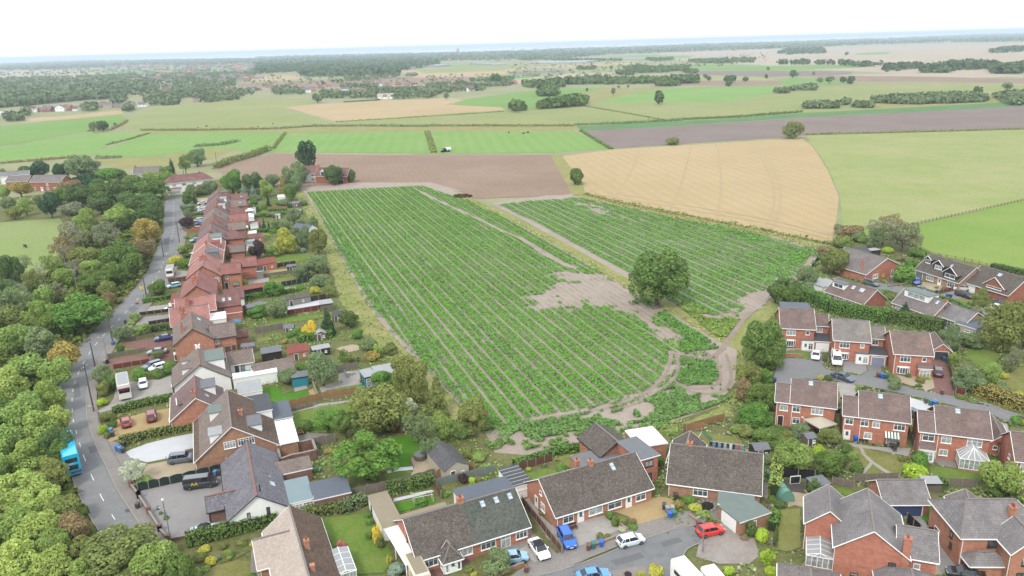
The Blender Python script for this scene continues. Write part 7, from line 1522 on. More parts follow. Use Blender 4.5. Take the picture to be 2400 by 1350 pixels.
# ------------------------------------------------------------------ cars
CR = [(tD,(245,1110),(310,1200), "saloon",(236,238,238), "white saloon with black roof on the drive beside the brown fence",1),(tD,(495,1015),(545,1110), "suv",(24,92,190), "bright blue hatchback parked in front of the wooden bench",0),(tD,(1072,1035),(1210,1000), "hatch",(206,214,222), "silver hatchback parked at the kerb of the close",0),(tD,(730,1350),(860,1330), "saloon",(84,140,190), "mid-blue car on the close cut by the picture edge",0),(tD,(12,1190),(90,1180), "hatch",(132,168,190), "pale blue hatchback behind the grey-green shrub",0),(tE,(250,945),(370,920), "hatch",(214,44,44), "bright red hatchback beside the lamp post",0),
 (tB,(310,935),(470,900), "convertible",(168,186,204), "pale blue convertible with black soft top by the thick hedge",1),(tB,(100,295),(210,280), "suv",(92,98,110), "dark grey people carrier on the sandy drive",0),(m1,(935,720),(940,780), "hatch",(240,240,238), "small white car beside the horsebox",0),(m1,(775,1075),(755,1000), "hatch",(150,44,44), "red hatchback on the golden gravel nearer the road",0),(m1,(1013,1020),(1008,940), "suv",(126,40,52), "dark red car on the golden gravel by the brick house",0),(m1,(1132,290),(1040,305), "saloon",(44,52,122), "dark blue saloon on the red paved drive",0),(m1,(1067,418),(960,430), "saloon",(112,118,122), "grey saloon on the brown paved drive",0),(m1,(1025,545),(930,575), "estate",(96,112,136), "blue-grey estate car beside the red-brown fence",0),(m1,(1075,565),(990,590), "hatch",(232,234,236), "white car half hidden behind the blue-grey estate",0),
 (m1,(1200,18),(1120,28), "hatch",(236,238,240), "white hatchback beside the pink-roofed house",0),(m1,(1215,75),(1205,120), "suv",(200,204,208), "silver car on the grey paved drive",0),(m4,(735,322),(670,330), "saloon",(190,194,198), "silver saloon topmost of the parked row",0),(m4,(735,362),(670,370), "saloon",(206,208,210), "pale silver saloon second in the parked row",0),(m4,(735,384),(670,390), "hatch",(196,200,204), "silver hatchback third in the parked row",0),(m4,(700,420),(640,428), "hatch",(176,182,180), "grey-green hatchback by the low hedge in the parked row",0),(m4,(755,408),(700,412), "hatch",(206,76,84), "red car tucked behind the grey-green hatchback",0),(m4,(695,492),(630,500), "estate",(196,200,204), "silver estate above the bright blue car",0),(m4,(720,525),(660,530), "hatch",(30,108,196), "bright blue car in the upper parked row",0),(m4,(678,575),(620,580), "hatch",(196,62,52), "red hatchback behind the orange fence",0),(m4,(675,688),(610,700), "saloon",(116,146,176), "pale blue saloon between front hedges",0),(m4,(695,752),(650,756), "hatch",(224,96,100), "light red car under the pink roofs",0),(m4,(670,822),(620,830), "hatch",(224,226,226), "white car on the small grey drive",0),(m4,(455,1140),(400,1150), "hatch",(150,196,214), "pale turquoise car behind the round roadside tree",0),(m4,(475,1310),(420,1330), "hatch",(236,238,240), "white car next to the long low hedge",0),
 (m6,(720,650),(712,710), "saloon",(236,238,238), "white saloon on the drive with the white garage door",0),(m6,(955,842),(1040,870), "saloon",(70,82,98), "dark slate saloon crossing the upper close",0),(m7,(594,795),(585,740), "estate",(84,44,50), "dark maroon estate on the red paved drive",0),(m7,(385,1170),(430,1190), "saloon",(56,66,76), "dark saloon beside the white concrete drive",0),(m8,(960,815),(1010,830), "suv",(82,96,92), "dark green off-roader by the white flat roof",0),(m8,(1385,795),(1375,830), "hatch",(46,86,176), "blue car outside the three-gabled bungalow",0),(m8,(1415,870),(1490,885), "saloon",(40,44,52), "black saloon on the bungalow close",0),(m8,(1798,862),(1750,860), "suv",(196,192,186), "silver car by the white garage door",0),(m8,(1825,922),(1900,945), "estate",(42,46,54), "black estate on the bungalow drive",0),(m8,(2128,1035),(2180,1020), "saloon",(226,230,232), "white saloon behind the big olive tree",0),(m8,(2165,995),(2190,990), "hatch",(52,56,62), "dark car behind the white saloon",0),(tF,(1020,1335),(930,1320), "saloon",(40,42,46), "black car at the porch of the arched-window house",0)]
for sh,c_,hd_,kd_,cl_,lb,br_ in CR: car(*sh(c_),sh(hd_),kd_,cl_,lb,black_roof=bool(br_))
def lettering(txt,size,mat,parent,M,name="lettering"):
    cu = bpy.data.curves.new("txt",'FONT'); cu.body = txt; cu.size = size; cu.align_x = 'CENTER'; cu.extrude = .006
    ob = bpy.data.objects.new("txt",cu); COL.objects.link(ob)
    me = bpy.data.meshes.new_from_object(ob.evaluated_get(bpy.context.evaluated_depsgraph_get())); bpy.data.objects.remove(ob)
    me.materials.clear(); me.materials.append(mat); return put(name,me,parent,M)
YEL = plain("yellow_vinyl",C(236,210,40,1.6),.5,.05,3)
UPR = Matrix.Rotation(math.pi / 2,4,'X')
v = car(*tB((275,520)),tB((430,500)), "van",(46,46,50), "black panel van with yellow lettering on the block-paved drive",group="vans")
put("roof_panel",_one("vanroof",lambda m: m.box(1.35,-.68,1.955,5.0,.68,2.03),plain("pale_roof",C(170,176,182),.4,.1,2)),v)
for s in (-1,1):
    m = MB(); m.face([(2.3,s * .905,1.14),(5.12,s * .905,1.14),(5.12,s * .745,1.95),(2.3,s * .745,1.95)]); m.build("side_panel",CARP,v,None,lin((46,46,50)))
lettering("AA",.85,YEL,v,T(3.4,1.0,.82) @ Matrix.Rotation(math.pi,4,'Z') @ UPR); lettering("AA",.85,YEL,v,T(3.4,-1.0,.82) @ UPR)
v = car(*m6((900,690)),m6((915,775)), "van",(238,240,240), "white camper van outside the grey-door house",group="vans",scale=1.08)
m = MB(); m.box(1.4,-.7,1.98,5.05,.7,2.3); m.build("high_roof",CARP,v,None,lin((238,240,240))); put("roof_hatch",_one("hatch_",lambda m: m.box(2.6,-.25,2.302,3.2,.25,2.36),TRIMB),v)
def box_vehicle(name,c,hd,L_,W_,H_,col,label,cat,win=(),z0=.45,stripes=(),rear_win=True,cab=False,wheels=(.2,.78),roofcol=None):
    p = G(*c,H_ / 2); q = G(*hd,H_ / 2) - p; rz = math.atan2(q.y,q.x); o = p - Vector((math.cos(rz),math.sin(rz),0)) * L_ / 2
    root = thing(name,(o.x,o.y,.23),rz,label,cat)
    def rg(x,s=1): h = W_ / 2 * s; return [(x,-h,z0),(x,h,z0),(x,h,H_ - .25),(x,h - .18,H_),(x,-h + .18,H_),(x,-h,H_ - .25)]
    m = MB(); m.loft([rg(0,.97),rg(.12),rg(L_ - .4),rg(L_,.94)]); m.build("body",CARP,root,None,lin(col))
    if roofcol: MB().box(.3,-W_ / 2 + .25,H_ + .002,L_ - .5,W_ / 2 - .25,H_ + .05).build("roof",FLAT[roofcol],root)
    for (x0,x1,a,b_) in win:
        for s in (-1,1): MB().box(x0,s * (W_ / 2 + .012) - .012,a,x1,s * (W_ / 2 + .012) + .012,b_).build("side_window",CARGLASS,root)
    if rear_win: MB().box(-.02,-W_ * .36,H_ * .66,.02,W_ * .36,H_ * .84).build("rear_window",CARGLASS,root)
    MB().box(L_ - .02,-W_ * .4,H_ * .5,L_ + .03,W_ * .4,H_ * .8).build("windscreen",CARGLASS,root)
    for (x,a,b_,cc) in stripes: MB().box(x,-W_ / 2 - .008,a,x + .04 if x < 0 else L_ + .02,W_ / 2 + .008,b_).build("stripe",CARP,root,None,lin(cc))
    tm,rm = car_meshes("hatch")["tyre"],car_meshes("hatch")["rim"]
    for x in wheels:
        for s in (-1,1): t_ = put("wheel",tm,root,Matrix.Translation((x * L_,s * (W_ / 2 - .15),.46)) @ Matrix.Rotation(-s * math.pi / 2,4,'X') @ Matrix.Scale(1.4,4)); put("rim",rm,t_)
    for s in (-1,1):
        MB().box(-.04,s * W_ * .42 - .1,.8,.02,s * W_ * .42 + .1,1.2).build("tail_light",LAMPR,root); MB().box(L_ - .02,s * W_ * .36 - .14,.7,L_ + .04,s * W_ * .36 + .14,.95).build("headlight",LAMPW,root)
    return root
TQ = (20,168,206)
b_ = box_vehicle("double_decker_bus",(163,1066),(149,1010),10.4,2.5,4.2,TQ, "turquoise double-decker bus half hidden under roadside trees", "bus",[(1.2,9.8,1.5,2.2),(.6,10.0,2.9,3.6)])
MB().box(-.03,-.85,1.45,.03,.6,2.25).build("engine_window",CARGLASS,b_); MB().box(-.04,-.9,.75,.02,.4,1.1).build("rear_advert",plain("bus_advert",C(150,110,120),.5,.3,2),b_); MB().box(-.045,.4,.58,.02,.95,.72).build("number_plate",PLATEY,b_)
lettering("Arriva",.4,PLATEW,b_,T(-.035,.2,2.45,-math.pi / 2) @ UPR)
h_ = box_vehicle("horsebox",m1((755,745)),m1((775,870)),7.6,2.5,3.5,(214,208,202), "white and maroon horsebox lorry parked facing the road", "lorry",[(6.0,7.0,1.9,2.6)],roofcol="pale")
MB().box(7.55,-1.1,2.35,7.66,1.1,2.75).build("peak_stripe",CARP,h_,None,lin((112,36,56)))
for s in (-1,1): MB().box(1.0,s * 1.262 - .01,1.5,6.5,s * 1.262 + .01,1.9).build("side_stripe",CARP,h_,None,lin((112,36,56)))
box_vehicle("motorhome",m4((418,1000)),m4((395,1080)),6.2,2.3,2.9,(232,230,224), "cream box lorry parked on the verge by the upper bend", "lorry",[(4.8,5.8,1.6,2.2)],roofcol="pale")
box_vehicle("motorhome",tE((60,1395)),tE((150,1495)),5.6,2.3,2.9,(240,240,240), "white motorhome at the foot of the picture beside the pink concrete", "motorhome",[(1,2.6,1.5,2.1)],roofcol="white")
box_vehicle("caravan",tE((300,1430)),tE((375,1520)),4.2,2.2,2.5,(236,238,240), "white caravan behind the white motorhome", "caravan",[(.8,2,1.3,1.9)],wheels=(.5,),roofcol="white")
box_vehicle("caravan",tC((690,1320)),tC((740,1420)),5.4,2.2,2.5,(222,206,186), "cream caravan beside the porch of the mossy bungalows", "caravan",[(.8,2,1.3,1.9)],wheels=(.5,),roofcol="tan")
# tractor far off by the hedge line
tr = thing("tractor",G(1040,357),.6, "small tractor with white tank by the meadow hedge line", "tractor")
MB().box(-1.6,-.5,.9,1.2,.5,1.6).build("bonnet",CARP,tr,None,lin((60,60,62))); MB().box(-.2,-.8,1.2,1.4,.8,2.8).build("cab",CARGLASS,tr); MB().bar((1.8,0,1.9),(5.2,0,1.9),1.2,n=12).build("tank",CARP,tr,None,lin((220,222,224)))
for x,r_ in ((-1.2,.55),(1.0,.9),(3.6,.7)):
    for s in (-1,1): MB().bar((x,s * .75,r_),(x,s * 1.15,r_),r_,n=12).build("wheel",TYRE,tr)
mh = put("muck_heap",CROWN["bush"][0],None,T(*G(1086,462),s=(5.5,3.5,1.8)),C(112,84,66,2)); tag(mh, "dark brown muck heap at the corner of the ploughed field", "heap")
# ------------------------------------------------------------------ bins
BK,BG,BB,BR = (58,58,62),(44,96,92),(36,84,168),(92,66,60)
BN = [(tD,(690,1100),BR, "brown bin at the brick bungalow's gate"),(tD,(735,1085),BG, "green bin between brown and blue bins at the gate"),(tD,(808,1068),BB, "blue bin at the brick bungalow's gate"),(tD,(1375,730),BK, "dark bin at the back of the gravel drive cluster"),(tD,(1405,760),(120,124,128), "grey bin in the gravel drive cluster"),(tD,(1450,755),(128,132,136), "second grey bin in the gravel drive cluster"),(tD,(1425,810),BB, "bright blue bin at the front of the gravel drive cluster"),(tD,(1462,800),BG, "green bin at the front of the gravel drive cluster"),(tD,(130,1300),BR, "brown bin by the low front wall"),(tE,(145,890),BR, "brown bin behind the red hatchback"),(tE,(775,445),BG, "green bin beside the wide mossy bungalow"),(tA,(1245,725),BK, "black bin on the pavement by the pink wall"),
 (tA,(1062,205),BB, "blue bin at the white concrete drive"),(tA,(1085,215),(70,110,150), "pale blue bin at the white concrete drive"),(tA,(1112,222),BK, "black bin at the white concrete drive"),(tA,(1115,170),BK, "black bin under the hedge by the white drive"),(tA,(1005,45),(70,120,150), "blue-lidded bin beside the golden gravel"),(tA,(1020,75),BK, "black bin beside the golden gravel"),(tB,(405,430),(70,110,150), "blue-lidded bin by the green fence"),(tB,(440,425),BK, "black bin by the green fence"),(m1,(655,345),(60,100,120), "teal bin at the foot of the wooden pole"),(m1,(605,508),BK, "black bin by the brown paved drive"),(m1,(578,520),(110,108,100), "grey bin by the brown paved drive"),(m1,(770,142),BK, "black bin on the verge by the lime shrub"),(m6,(1268,830),BR, "brown bin at the grey-door house's drive"),(m6,(1302,838),BB, "blue bin at the grey-door house's drive"),(m6,(1330,842),BG, "green bin at the grey-door house's drive"),(m6,(1315,725),BK, "black bin beside the grey garage door"),(m6,(355,875),(52,60,90), "dark blue bin at the turning head"),(m6,(915,1140),BK, "black bin in the narrow side passage"),(m7,(630,980),BR, "brown bin at the end of the red drive"),(m7,(645,690),(50,80,120), "blue bin by the open garage"),(m7,(487,1055),(84,80,78), "dark bin on the white concrete drive"),(m7,(530,1075),BG, "green bin on the white concrete drive"),(m7,(562,1080),BB, "blue bin on the white concrete drive"),(m7,(115,725),BK, "black bin at the side of the lichen-roofed house"),(m7,(675,130),BB, "blue bin on the bungalow drive"),(m7,(705,135),(52,66,110), "dark blue bin on the bungalow drive"),(m7,(580,98),BK, "black bin by the red fence on the bungalow close"),(tF,(20,120),BB, "blue bin on the awning house's patio"),(tD,(1480,640),BK, "black bin near the wide bungalow's front")]
for sh,p_,c_,lb in BN: wheelie_bin(*sh(p_),c_,lb)
# ------------------------------------------------------------------ posts and lamps
lamp_post(*m1((603,488)),5.5, "steel street lamp beside the grey panel fence",(-1.6,.3)); lamp_post(*m1((545,1170)),5.5, "steel street lamp in the golden gravel's shrubs",(-1.6,.3)); lamp_post(*tE((180,1138)),6.0, "steel street lamp beside the red hatchback",(-1.2,-.6)); lamp_post(*m8((1148,872)),5.5, "street lamp on the bungalow close",(1.0,.2)); lamp_post(*m4((160,1275)),6, "street lamp with yellow sign beside the upper road",(-1.2,.2)); lamp_post(*tA((1540,1010)),5, "street lamp at the corner bungalow's gate",(-1.0,.3)); lamp_post(*m6((900,870)),5, "street lamp by the slate saloon",(1,.2))
utility_pole(*m1((480,982)),10.5, "tall wooden pole at the horsebox drive"); utility_pole(*m1((657,350)),9.0, "wooden pole beside the teal bin"); utility_pole(*m1((490,560)),7.0, "wooden pole at the red-brown fence"); utility_pole(*m4((512,720)),9, "wooden pole by the upper parked cars"); utility_pole(*m4((355,860)),8, "wooden pole opposite the golden tree"); utility_pole(*m4((180,1230)),8, "wooden pole behind the yellow sign"); utility_pole(*g6((595,415)),9, "wooden pole in the overgrown hedgerow"); utility_pole(*g6((235,510)),9, "wooden pole behind the white pair"); utility_pole(*g6((140,520)),9, "second wooden pole behind the white pair")
sg = thing("road_sign",G(*m4((150,1240))),0, "yellow rectangular sign on a post beside the road", "sign")
MB().lathe([(.04,0),(.04,2.9)],6).build("post",STEEL,sg); MB().box(-.5,-.03,1.9,.5,.0,2.8).build("plate",YEL,sg)
hb = thing("hazard_board",G(*m4((95,1345))),.4, "small red road sign at the kerb", "sign")
MB().lathe([(.04,0),(.04,.5)],6).build("post",STEEL,hb); MB().box(-.5,-.03,.5,.5,.03,1.0).build("plate",plain("red_sign",C(220,60,60),.5,.05,3),hb)
gl = thing("garden_lamp",G(*tA((1495,800))),0, "black lamp post with globe on the block-paved drive", "lamp post")
MB().lathe([(.12,0),(.05,.4),(.04,2.3)],8).build("pole",GUTTER,gl); MB().lathe([(.05,0),(.2,.12),(.22,.28),(.1,.45),(.02,.48)],10,(0,0,2.3)).build("globe",LAMPW,gl)
# ------------------------------------------------------------------ sheds,garden rooms and garden things
SH = [(m3((80,565),(205,548)),2.4, "turquoise shed with dark windows beside the lawn", "teal", "grey",2.2,.3, "mono"),(m2((735,372),(855,360)),2.4, "small pale-roofed shed behind the brown brick house", "wood", "grey",1.9,.4, "gable"),(m2((930,440),(1110,410)),3.0, "black shed with grey roof in the shrubs", "darkwood", "grey",2.0,.3, "mono"),(m2((1175,430),(1365,395)),3.2, "brick store with red tiled roof", "brown", "red",2.2,1.2, "gable"),(m2((1400,400),(1560,370)),2.6, "pale blue-roofed shed beside the brick store", "darkwood", "pale",2.0,.4, "gable"),(m2((865,640),(1230,570)),5.0, "long low garage with brown mossy tiles", "brown", "brown",2.0,1.8, "gable"),(m2((1425,255),(1525,240)),2.0, "little grey summerhouse by the golden conifer", "wood", "pale",1.9,.6, "perp"),(m2((1130,195),(1220,190)),2.0, "small grey-roofed potting shed by the shrubs", "wood", "grey",1.4,.6, "gable"),
 (m5((335,880),(505,850)),4.2, "brick outbuilding with red roof in the gravel garden", "red", "red",2.4,1.4, "gable"),(m5((610,895),(690,885)),2.2, "brown shed with grey roof by the dark panels", "darkwood", "grey",1.9,.4, "gable"),(m5((655,530),(805,550)),4.5, "slate-roofed outbuilding at the end of the upper gardens", "white", "slate",2.3,1.4, "gable"),(m5((165,700),(300,680)),3.2, "long white shed with grey flat roof", "white", "grey",2.3,.2, "mono"),(m5((240,630),(390,615)),3.4, "dark red roofed shed in the upper gardens", "brown", "dkred",2.0,1.2, "gable"),(m5((180,1120),(410,1080)),3.0, "dark green lean-to with orange felt roof", "darkwood", "red",2.3,.3, "mono"),(m5((245,1280),(400,1240)),3.2, "grey-roofed shed behind the red lean-to", "grey", "grey",2.2,.4, "gable"),(m5((545,1215),(820,1165)),3.0, "long mossy-roofed shed above the white patio", "grey", "mossy",2.1,.6, "gable"),(m5((920,1250),(1030,1235)),3.0, "open pale-roofed shelter on the white patio", "wood", "pale",2.2,.3, "mono"),(m5((260,500),(360,490)),3.0, "orange-tiled shed in the upper gardens", "brown", "red",2.0,.9, "gable"),(m5((500,415),(540,412)),1.8, "small white greenhouse in the upper gardens", "white", "pale",1.8,.4, "gable"),(m5((670,380),(730,380)),3.0, "pale-roofed shed at the field end of the gardens", "wood", "pale",2.0,.5, "gable"),(m5((520,250),(590,245)),4.0, "white shelter behind the dark hedge", "white", "white",2.2,.4, "mono"),(m5((640,300),(710,305)),3.0, "grey shed beside the field path", "wood", "grey",2.0,.5, "gable"),(m5((1030,1345),(1110,1340)),2.6, "dark grey-roofed shed beside the tall conifer", "darkwood", "dark",2.0,.7, "gable"),
 (tE((660,215),(790,200)),2.4, "dark shed with grey roof in the laundry garden", "darkwood", "grey",2.0,.5, "gable"),(tE((1200,545),(1335,520)),2.2, "black shed with white fascia behind the decking", "darkwood", "grey",2.1,.2, "mono"),(tE((1130,110),(1210,95)),2.0, "small grey shed among the garden trees", "wood", "grey",1.9,.4, "gable"),(tF((650,520),(800,520)),1.8, "low pale-roofed shed behind the lime bush", "wood", "pale",1.6,.2, "mono"),(tF((1500,280),(1560,285)),2.0, "little brick store at the picture edge", "red", "conc",2.0,.6, "gable")]
for (a,b2),D_,lb,wl,rf,ev,rs_,kd in SH: shed(a,b2,D_,lb,wl,rf,ev,rs_,kd)
gr = shed(m3((660,560)),m3((745,540)),3.6, "turquoise garden room with white French doors and pale grey roof", "teal", "pale",2.4,.3, "mono",name="garden_room",items=[("f", "w2",.5,.1,1.9,2.0),("l", "k1",.5,.6,1.4,1.3)])
block(gr,rel(gr,Vector((*G(*m3((750,536)),2.4).xy,0)),math.radians(22)),4.0,3.8,eave=2.4,rise=.3,roof="mono",wall="teal",flatc="pale",over=.2)
gh = shed(tC((930,405)),tC((1150,340)),7.4, "white garden room with dark grey pitched roof beside the pale patio", "cream", "dkgrey",2.2,1.2, "perp",name="garden_room")
def gazebo(p,label,w=3,col="white"):
    o = G(*p); r_ = thing("gazebo",(o.x,o.y,0),.4,label, "gazebo")
    for x in (-1,1):
        for y in (-1,1): MB().box(-.05,-.05,0,.05,.05,2.1).build("post",UPVC,r_,T(x * w / 2,y * w / 2))
    m = MB(); e = [(-w / 2 - .2,-w / 2 - .2,2.1),(w / 2 + .2,-w / 2 - .2,2.1),(w / 2 + .2,w / 2 + .2,2.1),(-w / 2 - .2,w / 2 + .2,2.1)]
    for i in range(4): m.face([e[i],e[(i + 1) % 4],(0,0,3.0)]); m.face([(e[i][0],e[i][1],1.9),(e[(i + 1) % 4][0],e[(i + 1) % 4][1],1.9),e[(i + 1) % 4],e[i]])
    m.build("canopy",FLAT["white"] if col == "white" else RENDER_C,r_); return r_
gazebo(n3((1640,950)), "white gazebo behind the red-winged pair"); gazebo(n2((1450,430)), "white gazebo behind the plum-roofed pair",3.6); gazebo(n2((1590,160)), "white awning shelter behind the bright red wing",3.4); gazebo(m6((750,1330)), "cream gazebo with dark frame behind the ivy house",3.6, "cream")
def seat(p,rz,label,col,L_=1.5,name="garden_bench"):
    o = G(*p,.4); r_ = thing(name,(o.x,o.y,.2),rz,label, "bench"); mt = plain("wood_" + name + str(col[0]),C(*col),.8,.2,4)
    for i in range(4): MB().box(-L_ / 2,-.24 + i * .13,.42,L_ / 2,-.13 + i * .13,.46).build("seat_slat",mt,r_)
    for i in range(3): MB().box(-L_ / 2,.27,.55 + i * .14,L_ / 2,.31,.65 + i * .14).build("back_slat",mt,r_)
    for x in (-1,1):
        for y in (-.22,.27): MB().box(-.03,-.03,0,.03,.03,.95 if y > 0 else .42).build("leg",mt,r_,T(x * (L_ / 2 - .06),y))
seat(tD((545,920)),math.radians(24), "brown wooden bench against the brick bungalow front",(110,72,58)); seat(tB((1165,65)),math.radians(25), "cream wooden bench on the brick house's patio",(214,180,128)); seat(tF((90,130)),math.radians(-20), "dark bench on the awning house's patio",(84,66,60)); seat(m2((790,600)),math.radians(23), "turquoise bench outside the white gabled house",(60,176,196))
def patio_set(p,label,col=(90,88,86)):
    o = G(*p); r_ = thing("patio_table",(o.x,o.y,.2),R.uniform(0,3),label, "garden table"); mt = plain("rattan%d" % col[0],C(*col),.8,.2,4)
    MB().lathe([(.02,.7),(.6,.7),(.6,.74),(.02,.74)],14).build("table_top",mt,r_); MB().lathe([(.25,0),(.05,.05),(.05,.7)],8).build("pedestal",mt,r_)
    for i in range(3):
        a = i * 2.1 + .4; c = thing("patio_chair",(o.x + 1.05 * math.cos(a),o.y + 1.05 * math.sin(a),.2),a + 1.57,f"{nth(i)} chair drawn up to the {label}", "chair", "patio chairs")
        MB().box(-.25,-.25,.38,.25,.25,.44).build("seat",mt,c); MB().box(-.25,-.28,.45,.25,-.22,.9).build("backrest",mt,c)
        for x in (-.2,.2):
            for y in (-.2,.2): MB().box(-.025,-.025,0,.025,.025,.38).build("leg",mt,c,T(x,y))
patio_set(m3((535,545)), "round table on the pale patio",(206,200,190)); patio_set(tF((350,205)), "dark table on the awning house's patio"); patio_set(n4((1080,980)), "dark table on the white patio"); patio_set(tE((110,170)), "wooden table in the laundry garden",(150,96,76))
wl_ = thing("washing_line",G(*tE((250,165))),0, "washing line hung with dark laundry across the dry lawn", "washing line"); a_,e_ = G(*tE((245,130)),1.8),G(*tE((560,170)),1.8); w0_ = wl_.location.copy()
MB().bar(a_ - w0_,e_ - w0_,.02).build("line",UPVC,wl_)
for i in range(2): MB().lathe([(.05,0),(.05,1.9)],6).build("line_post",POLEW,wl_,Matrix.Translation(((a_,e_)[i] - w0_) * Vector((1,1,0))))
LC = [(40,44,56),(96,124,160),(44,56,72),(120,140,168),(52,52,60),(150,160,176),(40,60,70),(190,190,196),(38,42,52),(104,116,150),(196,66,60),(60,150,150)]
dv = (e_ - a_).normalized()
for i,c_ in enumerate(LC):
    p = a_.lerp(e_,(i + .6) / 12.4); o = thing("garment",p,math.atan2(dv.y,dv.x),f"{nth(i)} garment pegged along the washing line from the slide", "laundry", "laundry on the line")
    m = MB(); m.loft([[(-.25,-.02,-.02),(.25,-.02,-.02),(.25,.02,-.02),(-.25,.02,-.02)],[(-.22,-.04,-.5),(.2,-.03,-.5),(.2,.02,-.5),(-.22,.02,-.5)],[(-.26,-.05,-.85 - .2 * (i % 3)),(.24,-.02,-.85 - .2 * (i % 2)),(.24,.03,-.85 - .2 * (i % 2)),(-.26,.02,-.85 - .2 * (i % 3))]]); m.build("cloth",PAINT,o,None,lin(c_))
sl = thing("slide",G(*tE((215,130))),math.radians(-25), "green garden slide at the end of the washing line", "slide"); SLG = plain("slide_green",C(60,160,130),.4,.1,3)
MB().slab([(-.9,-.25,1.5),(1.0,-.25,.35),(1.0,.25,.35),(-.9,.25,1.5)],.06).build("chute",SLG,sl)
for y in (-.25,.25): MB().bar((-.9,y,1.6),(1.0,y,.5),.04).build("chute_rail",SLG,sl); MB().bar((-1.5,y,0),(-.9,y,1.5),.04).build("ladder_rail",UPVC,sl)
for i in range(4): MB().bar((-1.4 + .14 * i,-.25,.3 + .33 * i),(-1.4 + .14 * i,.25,.3 + .33 * i),.03).build("rung",UPVC,sl)
pt = thing("polytunnel",G(*tE((905,640))),math.radians(95), "green arched polytunnel beside the pale hedge", "polytunnel"); m = MB()
rg_ = lambda x: [(x,1.1 * math.cos(t),1.9 * math.sin(t)) for t in [math.pi * i / 8 for i in range(9)]]
m.loft([rg_(-1.6),rg_(1.9)]); m.build("cover",plain("green_mesh",C(140,196,176),.6,.1,3),pt)
for x in (-1.6,-.4,.8,1.9):
    h = MB(); q = [tuple(v * (1,1.02,1.02)[i] for i,v in enumerate(p)) for p in rg_(x)]
    for a,b in zip(q,q[1:]): h.bar(a,b,.03)
    h.build("hoop",SLG,pt)
pd = sheet("pond_water",tE((130,720),(200,690),(270,700),(285,740),(260,775),(190,770)),plain("pond",C(56,60,52),.1,.2,2),z=.235)
for i in range(14):
    a = 6.283 * i / 14; c = G(*tE((205 + 92 * math.cos(a),735 + 52 * math.sin(a)))); o = MB().lathe([(.15,0),(.3,.08),(.26,.22),(.1,.28)],7).build("pond_stone",CONC,None,T(c.x,c.y,.2)); tag(o,f"{nth(i)} pale stone round the small pond from the patio side", "stone", "pond edging stones")
for i,p in enumerate(tB((1330,275),(1355,285),(1380,300),(1400,320),(1430,345),(1440,365),(1300,460),(1330,450),(1365,435))):
    o = sheet("stepping_stone",[(p[0] - 3,p[1] - 1.5),(p[0] + 2.5,p[1] - 2),(p[0] + 3,p[1] + 1.5),(p[0] - 2,p[1] + 2)],PAVE_P,z=.235,kind=None); tag(o,f"{nth(i)} pale stepping stone past the ruined brick walls", "paving stone", "stepping stones")
ps = thing("parasol",G(*m2((688,205))),.2, "blue striped parasol behind the brown-roofed brick house", "parasol")
MB().lathe([(.05,0),(.04,2.3)],6).build("pole",UPVC,ps); MB().lathe([(1.7,1.95),(1.72,2.05),(.9,2.35),(.02,2.6)],10).build("canopy",plain("blue_canvas",C(110,160,196),.8,.2,2),ps)
hc = thing("hot_tub",G(*tC((715,300))),.2, "grey covered hot tub on the cream patio", "hot tub"); MB().lathe([(1.0,0),(1.1,.8),(1.1,.85)],8).build("tub",BRICK["wood"],hc); MB().lathe([(1.15,.86),(1.1,1.0),(.2,1.12)],8).build("cover",FLAT["grey"],hc)
ob = thing("trough",G(*tB((1285,415))),math.radians(24), "green bench beside the ruined brick walls", "bench"); MB().box(-1.5,-.25,.4,1.5,.25,.5).build("seat",SLG,ob); MB().box(-1.4,-.2,0,-1.25,.2,.4).build("leg",SLG,ob); MB().box(1.25,-.2,0,1.4,.2,.4).build("leg",SLG,ob)
tv = thing("garden_screen",G(*tE((1012,535))),.1, "framed dark mirror standing on the decking", "mirror"); MB().box(-.85,-.04,.2,.85,.04,1.6).build("frame",UPVC,tv); MB().box(-.75,-.06,.3,.75,-.042,1.5).build("glass",CARGLASS,tv)
cf = thing("climbing_frame",G(*tC((740,690))),.3, "thin white climbing frame on the small lawn", "climbing frame")
for x in (-1.5,0,1.5):
    for y in (-.6,.6): MB().bar((x,y,0),(x,y,1.4),.03).build("upright",UPVC,cf)
for y in (-.6,.6): MB().bar((-1.5,y,1.4),(1.5,y,1.4),.03).build("top_bar",UPVC,cf)
# livestock
for i,p in enumerate(g2((160,1005),(20,1030),(540,1015),(560,1015),(2370,1090)) + g3((110,1098),(150,1090)) + [(60,581)] + g1((1935,1030),(2055,1045),(1855,1042))):
    o = G(*p); cw = thing("cow",(o.x,o.y,0),R.uniform(0,6),f"dark cow grazing in the open fields, {nth(i)} of the herd", "cow", "grazing cattle"); m = MB()
    m.loft([[(x,w * math.cos(t),.95 + h * math.sin(t)) for t in [math.pi * 2 * k / 8 for k in range(8)]] for x,w,h in ((-1.0,.2,.25),(-.7,.36,.42),(0,.4,.44),(.6,.36,.4),(.95,.2,.26),(1.3,.15,.18),(1.6,.12,.16),(1.75,.08,.1))])
    for x in (-.75,.65):
        for y in (-.22,.22): m.bar((x,y,.8),(x + .05,y,.35),.1,n=6,w2=.07); m.bar((x + .05,y,.35),(x,y,0),.07,n=6,w2=.06)
    m.build("body",plain("cow_hide",C(52,48,48),.8,.2,2),cw)

